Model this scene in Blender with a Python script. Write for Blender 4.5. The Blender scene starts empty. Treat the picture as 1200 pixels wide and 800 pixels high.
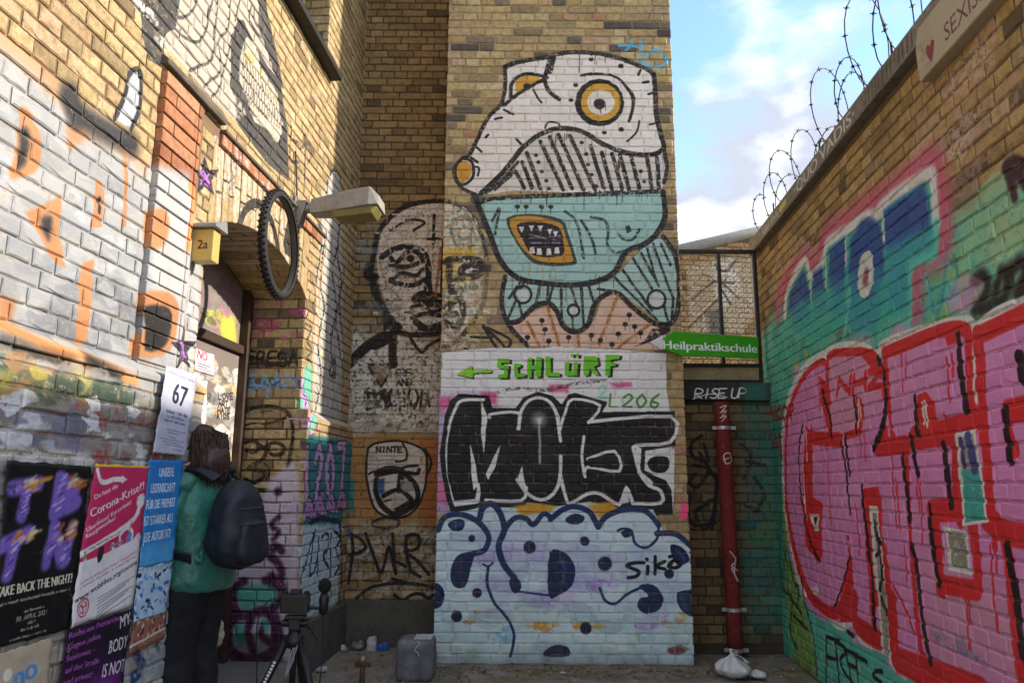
import bpy, bmesh, math, random
import numpy as np
from mathutils import Vector, Matrix, Euler
R = math.radians
random.seed(7); RNG = np.random.default_rng(11)
scene = bpy.context.scene
COL = scene.collection

# ------------------------------------------------------------------ camera
F_PX, PITCH, ROLL, EYE = 880.0, R(10.9), R(-0.34), 1.36
cam_d = bpy.data.cameras.new('camera'); cam = bpy.data.objects.new('camera', cam_d); COL.objects.link(cam)
cam_d.sensor_width = 36.0; cam_d.lens = F_PX / 1200 * 36.0; cam_d.clip_start = 0.05; cam_d.clip_end = 500
_f = Vector((0, math.cos(PITCH), math.sin(PITCH))); _r0 = Vector((1, 0, 0)); _u0 = _r0.cross(_f)
CR = _r0 * math.cos(ROLL) - _u0 * math.sin(ROLL); CU = _u0 * math.cos(ROLL) + _r0 * math.sin(ROLL); CF = _f
cam.matrix_world = Matrix(((CR.x, CU.x, -CF.x, 0), (CR.y, CU.y, -CF.y, 0), (CR.z, CU.z, -CF.z, EYE), (0, 0, 0, 1)))
scene.camera = cam
EYEV = Vector((0, 0, EYE))

# ------------------------------------------------------------------ world, sun, exposure
SUN_EL, SUN_AZ = R(27.5), R(1.5)          # sun stands to the right (+X), a touch beyond the pier front
sun_dir = Vector((math.cos(SUN_EL) * math.cos(SUN_AZ), math.cos(SUN_EL) * math.sin(SUN_AZ), math.sin(SUN_EL)))
world = bpy.data.worlds.new('World'); scene.world = world; world.use_nodes = True
nt = world.node_tree; N = nt.nodes; L = nt.links; N.clear()
wo = N.new('ShaderNodeOutputWorld'); bg = N.new('ShaderNodeBackground')
sky = N.new('ShaderNodeTexSky'); sky.sky_type = 'NISHITA'; sky.sun_disc = False
sky.sun_elevation = SUN_EL; sky.sun_rotation = math.pi / 2 - SUN_AZ; sky.air_density = 1.0; sky.dust_density = 0.1; sky.ozone_density = 2.5
tc = N.new('ShaderNodeTexCoord'); mp = N.new('ShaderNodeMapping'); mp.inputs['Scale'].default_value = (1, 1, 1.9)
mp.inputs['Location'].default_value = (0.7, 8.1, 2.3)
n1 = N.new('ShaderNodeTexNoise'); n1.inputs['Scale'].default_value = 2.1; n1.inputs['Detail'].default_value = 9; n1.inputs['Roughness'].default_value = 0.56; n1.inputs['Distortion'].default_value = 0.15
cr = N.new('ShaderNodeValToRGB'); cr.color_ramp.elements[0].position = 0.44; cr.color_ramp.elements[1].position = 0.535
n2 = N.new('ShaderNodeTexNoise'); n2.inputs['Scale'].default_value = 4.2; n2.inputs['Detail'].default_value = 6
cc = N.new('ShaderNodeValToRGB'); cc.color_ramp.elements[0].position = 0.47; cc.color_ramp.elements[0].color = (1.6, 1.72, 2.05, 1)
cc.color_ramp.elements[1].position = 0.64; cc.color_ramp.elements[1].color = (3.9, 3.9, 4.0, 1)
mx = N.new('ShaderNodeMix'); mx.data_type = 'RGBA'
L.new(tc.outputs['Generated'], mp.inputs['Vector']); L.new(mp.outputs['Vector'], n1.inputs['Vector']); L.new(mp.outputs['Vector'], n2.inputs['Vector'])
L.new(n1.outputs['Fac'], cr.inputs['Fac']); L.new(n2.outputs['Fac'], cc.inputs['Fac'])
L.new(cr.outputs['Color'], mx.inputs['Factor']); L.new(sky.outputs['Color'], mx.inputs['A']); L.new(cc.outputs['Color'], mx.inputs['B'])
L.new(mx.outputs['Result'], bg.inputs['Color']); bg.inputs['Strength'].default_value = 0.08
L.new(bg.outputs['Background'], wo.inputs['Surface'])
sl = bpy.data.lights.new('sun', 'SUN'); sl.energy = 1.4; sl.angle = R(1.5); sl.color = (1.0, 0.93, 0.82)
so = bpy.data.objects.new('sun', sl); COL.objects.link(so); so.rotation_euler = (-sun_dir).to_track_quat('-Z', 'Y').to_euler()
so.location = sun_dir * 20
scene.view_settings.view_transform = 'Standard'; scene.view_settings.look = 'None'; scene.view_settings.gamma = 1.0
scene.view_settings.exposure = 2.5
scene.render.engine = 'CYCLES'; scene.cycles.max_bounces = 6; scene.cycles.diffuse_bounces = 4

# ------------------------------------------------------------------ pixel <-> place
def ray(px, py): return CF * F_PX + CR * (px - 600) + CU * (400 - py)
def proj(p):
    d = Vector(p) - EYEV; c = d.dot(CF)
    return (600 + F_PX * d.dot(CR) / c, 400 - F_PX * d.dot(CU) / c, c)
class Plane:
    """vertical wall plane: origin o, horizontal axis u, inward normal n (away from the viewer)"""
    def __init__(s, o, u):
        s.o = Vector(o); s.u = Vector(u).normalized(); s.up = Vector((0, 0, 1)); s.n = s.up.cross(s.u)
        s.M = Matrix(((s.u.x, s.n.x, 0, s.o.x), (s.u.y, s.n.y, 0, s.o.y), (0, 0, 1, s.o.z), (0, 0, 0, 1)))
    def off(s, d): return Plane(s.o - s.n * d, s.u)          # moved towards the viewer's side by d
    def px(s, px, py):
        d = ray(px, py); t = (s.o - EYEV).dot(s.n) / d.dot(s.n); p = EYEV + d * t
        return ((p - s.o).dot(s.u), p.z)
    def at(s, u, v, d=0): return s.o + s.u * u + s.up * v - s.n * d
    def p3(s, px, py, d=0): u, v = s.off(d).px(px, py); return s.at(u, v, d)
def ground(px, py, z=0):
    d = ray(px, py); return EYEV + d * ((z - EYE) / d.z)
KS = 0.068
XL, XR, YP, YA = -1.975, 1.80, 6.2, 6.94
LW = Plane((XL, 0, 0), (KS, 1, 0)); LW = Plane((XL, 0, 0), (KS, 1, 0))        # left wall; normal must point to -X
RW = Plane((XR, 0, 0), (-0.072, -1, 0))                                        # right wall
PIER = Plane((0, YP, 0), (1, 0, 0)); ALC = Plane((0, YA, 0), (1, 0, 0)); NICHE = Plane((0, 6.62, 0), (1, 0, 0))
LPL = LW.off(0.07)                                                              # plinth face of the left wall
APL = ALC.off(0.10)

# ------------------------------------------------------------------ object helpers
def link(o, parent=None):
    COL.objects.link(o)
    if parent is not None: o.parent = parent
    return o
def tag(o, label=None, cat=None, group=None, kind=None):
    if label: o['label'] = label
    if cat: o['category'] = cat
    if group: o['group'] = group
    if kind: o['kind'] = kind
    return o
def thing(name, label, cat, loc=(0, 0, 0), group=None):
    o = bpy.data.objects.new(name, None); link(o); o.location = loc; o.empty_display_size = 0.1
    bpy.context.view_layer.update() if False else None
    return tag(o, label, cat, group)
def mesh_obj(name, verts, faces, mat, parent=None, smooth=False):
    """verts in world space; kept in place below an unrotated parent"""
    me = bpy.data.meshes.new(name); off = Vector(parent.location) if parent is not None else Vector((0, 0, 0))
    if parent is not None and parent.parent is not None: off = off + Vector(parent.parent.location)
    me.from_pydata([tuple(Vector(v) - off) for v in verts], [], [tuple(f) for f in faces]); me.update()
    if smooth: me.polygons.foreach_set('use_smooth', [True] * len(me.polygons))
    if mat is not None: me.materials.append(mat)
    return link(bpy.data.objects.new(name, me), parent)
class MB:
    def __init__(s): s.v = []; s.f = []
    def add(s, vs, fs): b = len(s.v); s.v += [Vector(v) for v in vs]; s.f += [tuple(i + b for i in f) for f in fs]; return s
    def box8(s, p): return s.add(p, [(0, 3, 2, 1), (4, 5, 6, 7), (0, 1, 5, 4), (1, 2, 6, 5), (2, 3, 7, 6), (3, 0, 4, 7)])
    def box(s, c, sx, sy, sz, rot=None):
        c = Vector(c); q = []
        for z in (-.5, .5):
            for x, y in ((-.5, -.5), (.5, -.5), (.5, .5), (-.5, .5)):
                d = Vector((x * sx, y * sy, z * sz)); q.append(c + (rot @ d if rot else d))
        return s.box8(q)
    def pbox(s, P, u0, u1, v0, v1, d0, d1):
        """box in a wall frame, d = distance in front of the wall"""
        q = [P.at(u, v, d) for v in (v0, v1) for u, d in ((u0, d1), (u1, d1), (u1, d0), (u0, d0))]
        return s.box8(q)
    def tube(s, pts, rad, n=8, cap=True, closed=False):
        pts = [Vector(p) for p in pts]; m = len(pts)
        rad = rad if hasattr(rad, '__len__') else [rad] * m
        b = len(s.v); prev = None
        for i, p in enumerate(pts):
            if closed: t = pts[(i + 1) % m] - pts[i - 1]
            else: t = pts[min(i + 1, m - 1)] - pts[max(i - 1, 0)]
            t.normalize()
            if prev is None: a = t.orthogonal().normalized()
            else:
                a = prev - t * prev.dot(t)
                a = a.normalized() if a.length > 1e-6 else t.orthogonal().normalized()
            prev = a; c = t.cross(a)
            for k in range(n):
                w = 2 * math.pi * k / n; s.v.append(p + (a * math.cos(w) + c * math.sin(w)) * rad[i])
        for i in range(m if closed else m - 1):
            j = (i + 1) % m
            for k in range(n):
                s.f.append((b + i * n + k, b + i * n + (k + 1) % n, b + j * n + (k + 1) % n, b + j * n + k))
        if cap and not closed:
            s.f.append(tuple(b + k for k in range(n))[::-1]); s.f.append(tuple(b + (m - 1) * n + k for k in range(n)))
        return s
    def lathe(s, c, axis, prof, n=16):
        """prof = [(along axis, radius)]"""
        c = Vector(c); axis = Vector(axis).normalized(); a = axis.orthogonal().normalized(); d = axis.cross(a); b = len(s.v)
        for h, r in prof:
            for k in range(n):
                w = 2 * math.pi * k / n; s.v.append(c + axis * h + (a * math.cos(w) + d * math.sin(w)) * r)
        for i in range(len(prof) - 1):
            for k in range(n): s.f.append((b + i * n + k, b + i * n + (k + 1) % n, b + (i + 1) * n + (k + 1) % n, b + (i + 1) * n + k))
        s.f.append(tuple(b + k for k in range(n))[::-1]); s.f.append(tuple(b + (len(prof) - 1) * n + k for k in range(n)))
        return s
    def build(s, name, mat, parent=None, smooth=False, bevel=0, seg=2):
        o = mesh_obj(name, s.v, s.f, mat, parent, smooth)
        bm = bmesh.new(); bm.from_mesh(o.data); bmesh.ops.recalc_face_normals(bm, faces=bm.faces)
        if bevel: bmesh.ops.bevel(bm, geom=list(bm.edges), offset=bevel, segments=seg, profile=0.6, affect='EDGES', clamp_overlap=True)
        bm.to_mesh(o.data); bm.free(); return o
def spline(pts, k=8, closed=False):
    """Catmull-Rom through points (tuples of any length)"""
    P = [np.array(p, float) for p in pts]; n = len(P)
    if n < 3: return P
    out = []
    rng = range(n if closed else n - 1)
    for i in rng:
        if closed: a, b, c, d = P[i - 1], P[i], P[(i + 1) % n], P[(i + 2) % n]
        else: a, b, c, d = P[max(i - 1, 0)], P[i], P[i + 1], P[min(i + 2, n - 1)]
        for j in range(k):
            t = j / k
            out.append(0.5 * ((2 * b) + (c - a) * t + (2 * a - 5 * b + 4 * c - d) * t * t + (3 * b - a - 3 * c + d) * t ** 3))
    if not closed: out.append(P[-1])
    return out

# ------------------------------------------------------------------ paint: strokes and fills laid down on a wall (u, v in metres)
def vnoise(h, w, cell, seed):
    g = np.random.default_rng(seed); gh, gw = int(h / cell) + 3, int(w / cell) + 3
    G = g.random((gh, gw)); y = np.arange(h) / cell; x = np.arange(w) / cell
    yi = y.astype(int); xi = x.astype(int); fy = (y - yi)[:, None]; fx = (x - xi)[None]
    fy = fy * fy * (3 - 2 * fy); fx = fx * fx * (3 - 2 * fx)
    a = G[yi][:, xi]; b = G[yi][:, xi + 1]; c = G[yi + 1][:, xi]; d = G[yi + 1][:, xi + 1]
    return (a * (1 - fx) + b * fx) * (1 - fy) + (c * (1 - fx) + d * fx) * fy
def hexc(c):
    if isinstance(c, str): return np.array([int(c[i:i + 2], 16) / 255 for i in (0, 2, 4)])
    return np.array(c, float)
_GL = {}
def glyph_tris(text):
    """triangles of a line of text in Blender's built-in letter shapes, height of capitals about 0.7"""
    if text in _GL: return _GL[text]
    cu = bpy.data.curves.new('lettering', 'FONT'); cu.body = text; cu.resolution_u = 3
    o = bpy.data.objects.new('lettering', cu); me = o.to_mesh(); me.calc_loop_triangles()
    V = np.array([v.co[:2] for v in me.vertices]) if len(me.vertices) else np.zeros((0, 2))
    T = [tuple(t.vertices) for t in me.loop_triangles]
    o.to_mesh_clear(); bpy.data.objects.remove(o); bpy.data.curves.remove(cu)
    _GL[text] = (V, T); return _GL[text]
class Canvas:
    def __init__(s, name, P, u0, u1, v0, v1, res, base=None):
        s.name, s.P, s.u0, s.v0, s.res = name, P, u0, v0, res
        s.w, s.h = int(round((u1 - u0) / res)), int(round((v1 - v0) / res)); s.u1, s.v1 = u0 + s.w * res, v0 + s.h * res
        s.c = np.zeros((s.h, s.w, 3), np.float32); s.a = np.zeros((s.h, s.w), np.float32)
        if base is not None: s.c[:] = hexc(base); s.a[:] = 1
        s.nf = vnoise(s.h, s.w, 0.02 / res, hash_(name)); s.nm = vnoise(s.h, s.w, 0.09 / res, hash_(name) + 1); s.nl = vnoise(s.h, s.w, 0.4 / res, hash_(name) + 2)
        s.nx = vnoise(s.h, s.w, 0.006 / res, hash_(name) + 3)
        s.wob = 0.004
    def pt(s, pts, P=None):
        P = P or s.P; return [P.px(*p) for p in pts]
    def _box(s, pts, pad):
        a = np.array(pts); i0 = int((a[:, 0].min() - pad - s.u0) / s.res); i1 = int((a[:, 0].max() + pad - s.u0) / s.res) + 2
        j0 = int((a[:, 1].min() - pad - s.v0) / s.res); j1 = int((a[:, 1].max() + pad - s.v0) / s.res) + 2
        i0, j0 = max(i0, 0), max(j0, 0); i1, j1 = min(i1, s.w), min(j1, s.h)
        if i1 <= i0 or j1 <= j0: return None
        u = s.u0 + (np.arange(i0, i1) + .5) * s.res; v = s.v0 + (np.arange(j0, j1) + .5) * s.res
        U, V = np.meshgrid(u, v); sl = (slice(j0, j1), slice(i0, i1))
        if s.wob: U = U + (s.nm[sl] - .5) * s.wob * 2; V = V + (s.nl[sl] - .5) * s.wob * 2
        return U, V, sl
    def lay(s, sl, m, col, rough=0.0):
        if rough: m = m * np.clip(1 - rough * 2.2 * np.clip(s.nf[sl] * .6 + s.nx[sl] * .5 - (1 - .62 * rough - .18), 0, 1) * 4, 0, 1)
        m = np.clip(m, 0, 1); A = s.a[sl]; C = s.c[sl]; na = m + A * (1 - m)
        k = np.where(na > 1e-6, m / np.maximum(na, 1e-6), 0)[..., None]
        s.c[sl] = C * (1 - k) + hexc(col) * k; s.a[sl] = na
    def inside(s, U, V, q):
        m = np.zeros(U.shape, bool); n = len(q)
        for i in range(n):
            x1, y1 = q[i - 1]; x2, y2 = q[i]
            if y1 == y2: continue
            c = ((V < y1) != (V < y2)) & (U < (x2 - x1) * (V - y1) / (y2 - y1) + x1); m ^= c
        return m
    def dist(s, U, V, q, closed=False):
        d = np.full(U.shape, 9.0); n = len(q)
        for i in range(0 if closed else 1, n):
            x1, y1 = q[i - 1]; x2, y2 = q[i]; dx, dy = x2 - x1, y2 - y1; l2 = dx * dx + dy * dy
            t = np.clip(((U - x1) * dx + (V - y1) * dy) / l2, 0, 1) if l2 > 1e-12 else 0
            d = np.minimum(d, (U - x1 - t * dx) ** 2 + (V - y1 - t * dy) ** 2)
        return np.sqrt(d)
    def fill(s, pts, col, soft=0.003, alpha=1.0, rough=0.15, sm=0, uv=False, P=None, holes=()):
        q = pts if uv else s.pt(pts, P)
        if sm: q = [tuple(p) for p in spline(q, sm, True)]
        b = s._box(q, soft * 2)
        if b is None: return
        U, V, sl = b; m = s.inside(U, V, q)
        for h in holes: m &= ~s.inside(U, V, h if uv else s.pt(h, P))
        if soft > s.res * 1.2:
            d = s.dist(U, V, q, True); sd = np.where(m, d, -d); f = np.clip(sd / soft * .5 + .5, 0, 1); f = f * f * (3 - 2 * f)
        else: f = m.astype(float)
        s.lay(sl, f * alpha, col, rough)
    def stroke(s, pts, w, col, soft=None, alpha=1.0, rough=0.15, sm=6, closed=False, uv=False, P=None):
        """w = full line width in metres (px widths: see pw)"""
        q = pts if uv else s.pt(pts, P)
        if sm and len(q) > 2: q = [tuple(p) for p in spline(q, sm, closed)]
        soft = soft if soft is not None else max(0.004, w * .12)
        b = s._box(q, w / 2 + soft)
        if b is None: return
        U, V, sl = b; d = s.dist(U, V, q, closed); f = np.clip((w / 2 + soft / 2 - d) / soft, 0, 1)
        s.lay(sl, f * alpha, col, rough)
    def dot(s, p, r, col, **k):
        s.stroke([p, (p[0] + .5, p[1])], r * 2, col, sm=0, **k)
    def drips(s, pts, col, w=0.006, ln=(0.05, 0.25), n=6, P=None, seed=1, alpha=.9):
        g = random.Random(seed); q = s.pt(pts, P)
        for i in range(n):
            k = g.randrange(len(q) - 1) if len(q) > 1 else 0; t = g.random()
            a = q[k]; b = q[min(k + 1, len(q) - 1)]; x = a[0] + (b[0] - a[0]) * t; y = a[1] + (b[1] - a[1]) * t
            l = g.uniform(*ln); s.stroke([(x, y), (x + g.uniform(-.004, .004), y - l)], w * g.uniform(.6, 1.2), col, sm=0, uv=True, alpha=alpha)
    def splat(s, box_px, cols, n, size, P=None, seed=1, alpha=.8, rough=.4, aspect=2.0):
        g = random.Random(seed); c = s.pt(box_px, P); us = [p[0] for p in c]; vs = [p[1] for p in c]
        for i in range(n):
            u, v = g.uniform(min(us), max(us)), g.uniform(min(vs), max(vs)); z = size * g.uniform(.4, 1.4); k = g.randint(5, 9)
            q = [(u + z * aspect * g.uniform(.5, 1.1) * math.cos(2 * math.pi * j / k), v + z * g.uniform(.5, 1.1) * math.sin(2 * math.pi * j / k)) for j in range(k)]
            s.fill(q, g.choice(cols), soft=.006, alpha=alpha * g.uniform(.6, 1), rough=rough, sm=3, uv=True)
    def text(s, txt, a, b, h, col, P=None, uv=False, wob=None, alpha=1.0, bold=0, slant=0, squeeze=None):
        """baseline from a to b (the text is stretched to reach b), capital height h in metres"""
        V, T = glyph_tris(txt)
        if not len(V): return
        if not uv: a, b = s.pt([a, b], P)
        ax, ay = a; dx, dy = b[0] - a[0], b[1] - a[1]; ln = math.hypot(dx, dy); ex, ey = dx / ln, dy / ln
        x0, x1 = V[:, 0].min(), V[:, 0].max(); k = ln / max(x1 - x0, 1e-6); hy = h / 0.7
        X = (V[:, 0] - x0) * k + V[:, 1] * hy * slant; Y = V[:, 1] * hy
        W = np.stack([ax + X * ex - Y * ey, ay + X * ey + Y * ex], 1)
        old = s.wob; s.wob = old if wob is None else wob
        b = s._box(W, 0.01)
        if b is not None:
            U, Vv, sl = b; sub = np.zeros(U.shape)
            for ox, oy in ((-.25, -.25), (.25, -.25), (-.25, .25), (.25, .25)):
                m = np.zeros(U.shape, bool); u0 = U[0, 0]; v0 = Vv[0, 0]
                for t in T:
                    p = W[list(t)]
                    if s.wob == 0:
                        i0 = max(int((p[:, 0].min() - u0) / s.res) - 1, 0); i1 = int((p[:, 0].max() - u0) / s.res) + 3
                        j0 = max(int((p[:, 1].min() - v0) / s.res) - 1, 0); j1 = int((p[:, 1].max() - v0) / s.res) + 3
                        if i1 <= 0 or j1 <= 0: continue
                        z = (slice(j0, j1), slice(i0, i1))
                    else: z = (slice(None), slice(None))
                    m[z] |= s.inside(U[z] + ox * s.res, Vv[z] + oy * s.res, [tuple(x) for x in p])
                sub += m * .25
            if bold:
                r = max(1, int(bold / s.res)); o = sub.copy()
                for k2 in range(1, r + 1): o[:, k2:] = np.maximum(o[:, k2:], sub[:, :-k2])
                sub = o
            s.lay(sl, sub * alpha, col, .1)
        s.wob = old
    def image(s):
        im = bpy.data.images.new(s.name, s.w, s.h, alpha=True)
        px = np.empty((s.h, s.w, 4), np.float32); px[..., :3] = np.clip(s.c, 0, 1); px[..., 3] = np.clip(s.a, 0, 1)
        im.alpha_mode = 'CHANNEL_PACKED'; im.pixels.foreach_set(px.ravel()); im.update(); im.pack(); return im
def hash_(t): return sum((i + 1) * ord(ch) for i, ch in enumerate(t)) % 9973

# ------------------------------------------------------------------ materials
class NT:
    def __init__(s, name):
        s.m = bpy.data.materials.new(name); s.m.use_nodes = True; s.t = s.m.node_tree; s.n = s.t.nodes; s.l = s.t.links
        s.b = s.n['Principled BSDF']; s.out = s.n['Material Output']
    def node(s, kind, **k):
        x = s.n.new(kind)
        for a, v in k.items():
            if a in x.inputs: x.inputs[a].default_value = v
            else: setattr(x, a, v)
        return x
    def math(s, op, a, b=None, c=None, clamp=False):
        x = s.n.new('ShaderNodeMath'); x.operation = op; x.use_clamp = clamp
        for i, v in enumerate((a, b, c)):
            if v is None: continue
            if hasattr(v, 'links'): s.l.new(v, x.inputs[i])
            else: x.inputs[i].default_value = v
        return x.outputs[0]
    def mix(s, f, a, b, mode='MIX'):
        x = s.n.new('ShaderNodeMix'); x.data_type = 'RGBA'; x.blend_type = mode; x.clamp_factor = True
        for i, v in (('Factor', f), ('A', a), ('B', b)):
            i = {'Factor': 0, 'A': 6, 'B': 7}[i]
            if hasattr(v, 'links'): s.l.new(v, x.inputs[i])
            else: x.inputs[i].default_value = v if i == 0 else (tuple(v) + (1,) if len(v) == 3 else v)
        return x.outputs[2]
    def noise(s, scale, detail=4, rough=.55, vec=None, dist=0):
        x = s.n.new('ShaderNodeTexNoise'); x.inputs['Scale'].default_value = scale; x.inputs['Detail'].default_value = detail
        x.inputs['Roughness'].default_value = rough; x.inputs['Distortion'].default_value = dist
        s.l.new(vec if vec is not None else s.pos(), x.inputs['Vector']); return x.outputs['Fac']
    def pos(s):
        if not hasattr(s, '_g'): s._g = s.n.new('ShaderNodeNewGeometry')
        return s._g.outputs['Position']
    def ramp(s, f, stops, interp='LINEAR'):
        x = s.n.new('ShaderNodeValToRGB'); e = x.color_ramp; e.interpolation = interp
        while len(e.elements) < len(stops): e.elements.new(0.5)
        for el, (p, c) in zip(e.elements, stops):
            el.position = p; el.color = tuple(c) + (1,) if len(c) == 3 else c
        s.l.new(f, x.inputs['Fac']); return x.outputs['Color']
    def step(s, f, a, b):
        x = s.n.new('ShaderNodeMapRange'); x.interpolation_type = 'SMOOTHSTEP'; x.inputs['From Min'].default_value = a; x.inputs['From Max'].default_value = b
        s.l.new(f, x.inputs['Value']); return x.outputs['Result']
    def bump(s, h, strength=.4, dist=.004):
        x = s.n.new('ShaderNodeBump'); x.inputs['Strength'].default_value = strength; x.inputs['Distance'].default_value = dist
        s.l.new(h, x.inputs['Height'])
        if s.b.inputs['Normal'].links: s.l.new(s.b.inputs['Normal'].links[0].from_socket, x.inputs['Normal'])
        s.l.new(x.outputs['Normal'], s.b.inputs['Normal'])
    def col(s, c):
        if hasattr(c, 'links'): s.l.new(c, s.b.inputs['Base Color'])
        else: s.b.inputs['Base Color'].default_value = tuple(c) + (1,)
    def rough(s, r):
        if hasattr(r, 'links'): s.l.new(r, s.b.inputs['Roughness'])
        else: s.b.inputs['Roughness'].default_value = r
def lin(h):
    c = hexc(h); return tuple(float(x) for x in np.where(c <= .04045, c / 12.92, ((c + .055) / 1.055) ** 2.4))
def plain(name, c, rough=.7, metal=0, var=.25, scale=12, bump=.2, spec=.4):
    """one colour with grain, blotches and fine relief"""
    t = NT(name); c = lin(c) if isinstance(c, str) else c
    f = t.noise(scale, 6, .6); g = t.noise(scale * 7, 3, .6)
    f = t.math('MULTIPLY_ADD', g, .4, t.math('MULTIPLY', f, .6))
    t.col(t.ramp(f, [(.3, tuple(x * (1 - var) for x in c)), (.7, tuple(min(x * (1 + var), .95) for x in c))]))
    t.rough(t.ramp(f, [(.3, (min(rough + .1, 1),) * 3), (.7, (max(rough - .1, 0.02),) * 3)]))
    t.b.inputs['Metallic'].default_value = metal; t.b.inputs['Specular IOR Level'].default_value = spec
    if bump: t.bump(g, bump, .003)
    return t.m
YELLOW = [(0, '57504a'), (.05, '6b6254'), (.1, '8c7a5a'), (.2, 'a4906a'), (.38, 'b59d70'), (.55, 'bfa878'), (.72, 'ab9362'), (.84, 'c8b48a'), (.90, 'bb9f80'), (.95, 'ac7c64'), (.965, '7e7262'), (1, 'ccb78c')]
PALE = [(0, '7d684c'), (.05, '94805c'), (.12, 'a58f66'), (.3, 'b39c70'), (.55, 'bca67c'), (.75, 'aa9266'), (.88, 'b89c7c'), (.95, '9a8058'), (1, 'c4ae86')]
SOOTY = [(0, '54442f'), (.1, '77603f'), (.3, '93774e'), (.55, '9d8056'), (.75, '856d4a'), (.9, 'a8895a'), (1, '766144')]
TERRA = [(0, '8a5a40'), (.25, 'a46c4a'), (.5, 'b07a58'), (.75, '9c6648'), (1, 'b88664')]
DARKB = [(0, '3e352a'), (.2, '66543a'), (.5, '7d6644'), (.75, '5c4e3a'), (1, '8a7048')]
def masonry(name, pal, canvas=None, mortar=False, mort='7d6a52', side_pal=None, wear=.5, grime=0.0, speck=True):
    """brick (or its mortar) with whatever has been painted on that wall"""
    t = NT(name)
    if mortar: rnd = None; base = t.ramp(t.noise(30, 5, .6), [(.3, lin(mort)), (.7, tuple(min(1, x * 1.5) for x in lin(mort)))])
    else:
        oi = t.node('ShaderNodeObjectInfo'); at = t.node('ShaderNodeAttribute', attribute_name='rnd')
        rnd = t.math('FRACT', t.math('ADD', oi.outputs['Random'], at.outputs['Fac']))
        base = t.ramp(rnd, [(p, lin(c)) for p, c in pal])
        n = t.noise(26, 4, .62); base = t.mix(t.step(n, .35, .75), base, t.mix(1.0, base, (.66, .6, .55), 'MULTIPLY'))
        
        if speck: sp = t.noise(140, 2, .6); base = t.mix(t.step(sp, .60, .72), base, (.09, .07, .055))
        if speck: base = t.mix(t.step(t.noise(75, 2, .5), .60, .76), base, t.mix(1.0, base, (1.35, 1.33, 1.3), 'MULTIPLY'))
    st = t.noise(1.7, 4, .6); base = t.mix(t.math('MULTIPLY', t.step(st, .5, .72), .35), base, t.mix(1.0, base, (.5, .43, .36), 'MULTIPLY'))
    col = base; rough = .86
    if canvas is not None:
        P = canvas.P
        dx = t.node('ShaderNodeVectorMath', operation='DOT_PRODUCT'); t.l.new(t.pos(), dx.inputs[0]); dx.inputs[1].default_value = tuple(P.u)
        sx = t.node('ShaderNodeSeparateXYZ'); t.l.new(t.pos(), sx.inputs[0])
        W, H = canvas.u1 - canvas.u0, canvas.v1 - canvas.v0
        u = t.math('MULTIPLY_ADD', dx.outputs['Value'], 1 / W, -(P.o.dot(P.u) + canvas.u0) / W)
        v = t.math('MULTIPLY_ADD', sx.outputs['Z'], 1 / H, -canvas.v0 / H)
        cx = t.node('ShaderNodeCombineXYZ'); t.l.new(u, cx.inputs[0]); t.l.new(v, cx.inputs[1])
        im = t.node('ShaderNodeTexImage', extension='CLIP', interpolation='Linear'); im.image = canvas.img
        t.l.new(cx.outputs[0], im.inputs['Vector'])
        w = t.math('ADD', t.math('MULTIPLY', t.noise(55, 3, .65), .6), t.math('MULTIPLY', t.noise(9, 3, .6), .5))
        chips = t.step(w, .74 - .12 * wear, .80 - .10 * wear)
        a = t.math('MULTIPLY', im.outputs['Alpha'], t.math('SUBTRACT', 1.0, t.math('MULTIPLY', chips, .85 if not mortar else .95)))
        if mortar: a = t.math('MULTIPLY', a, t.ramp(t.noise(22, 4, .6), [(.35, (.55,) * 3), (.6, (1,) * 3)]))
        pc = im.outputs['Color']
        pc = t.mix(t.math('MULTIPLY', t.noise(60, 3, .6), .22), pc, t.mix(1.0, pc, (.6, .57, .54), 'MULTIPLY'))
        mpn = t.node('ShaderNodeMapping'); mpn.inputs['Scale'].default_value = (14, 14, 1.1); t.l.new(t.pos(), mpn.inputs['Vector'])
        pc = t.mix(t.math('MULTIPLY', t.step(t.noise(1.0, 4, .6, vec=mpn.outputs[0]), .48, .78), .30), pc, t.mix(1.0, pc, (.62, .59, .55), 'MULTIPLY'))
        pc = t.mix(t.math('MULTIPLY', t.step(t.noise(3.1, 5, .6), .45, .75), .16), pc, t.mix(.22, pc, (.5, .47, .43)))
        if rnd is not None:                                # every brick takes the paint a little differently
            pc = t.mix(.16, pc, t.mix(1.0, pc, t.ramp(t.math('FRACT', t.math('MULTIPLY', rnd, 37.7)), [(0, (.55, .55, .55)), (1, (1.25, 1.25, 1.25))]), 'MULTIPLY'))
        col = t.mix(a, base, pc)
        rr = t.mix(a, (.88,) * 3, (.62,) * 3); t.rough(rr)
    else: t.rough(rough)
    if grime:
        sz = t.node('ShaderNodeSeparateXYZ'); t.l.new(t.pos(), sz.inputs[0])
        g = t.step(t.math('ADD', sz.outputs['Z'], t.math('MULTIPLY', t.noise(5, 5, .6), .45)), grime + .3, .12)
        col = t.mix(t.math('MULTIPLY', g, .75), col, (.075, .06, .042))
    t.col(col)
    t.bump(t.noise(150 if not mortar else 120, 3, .65), .4 if not mortar else .6, .004); t.bump(t.noise(34, 3, .6), .4, .006)
    t.b.inputs['Specular IOR Level'].default_value = .3
    return t.m
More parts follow.
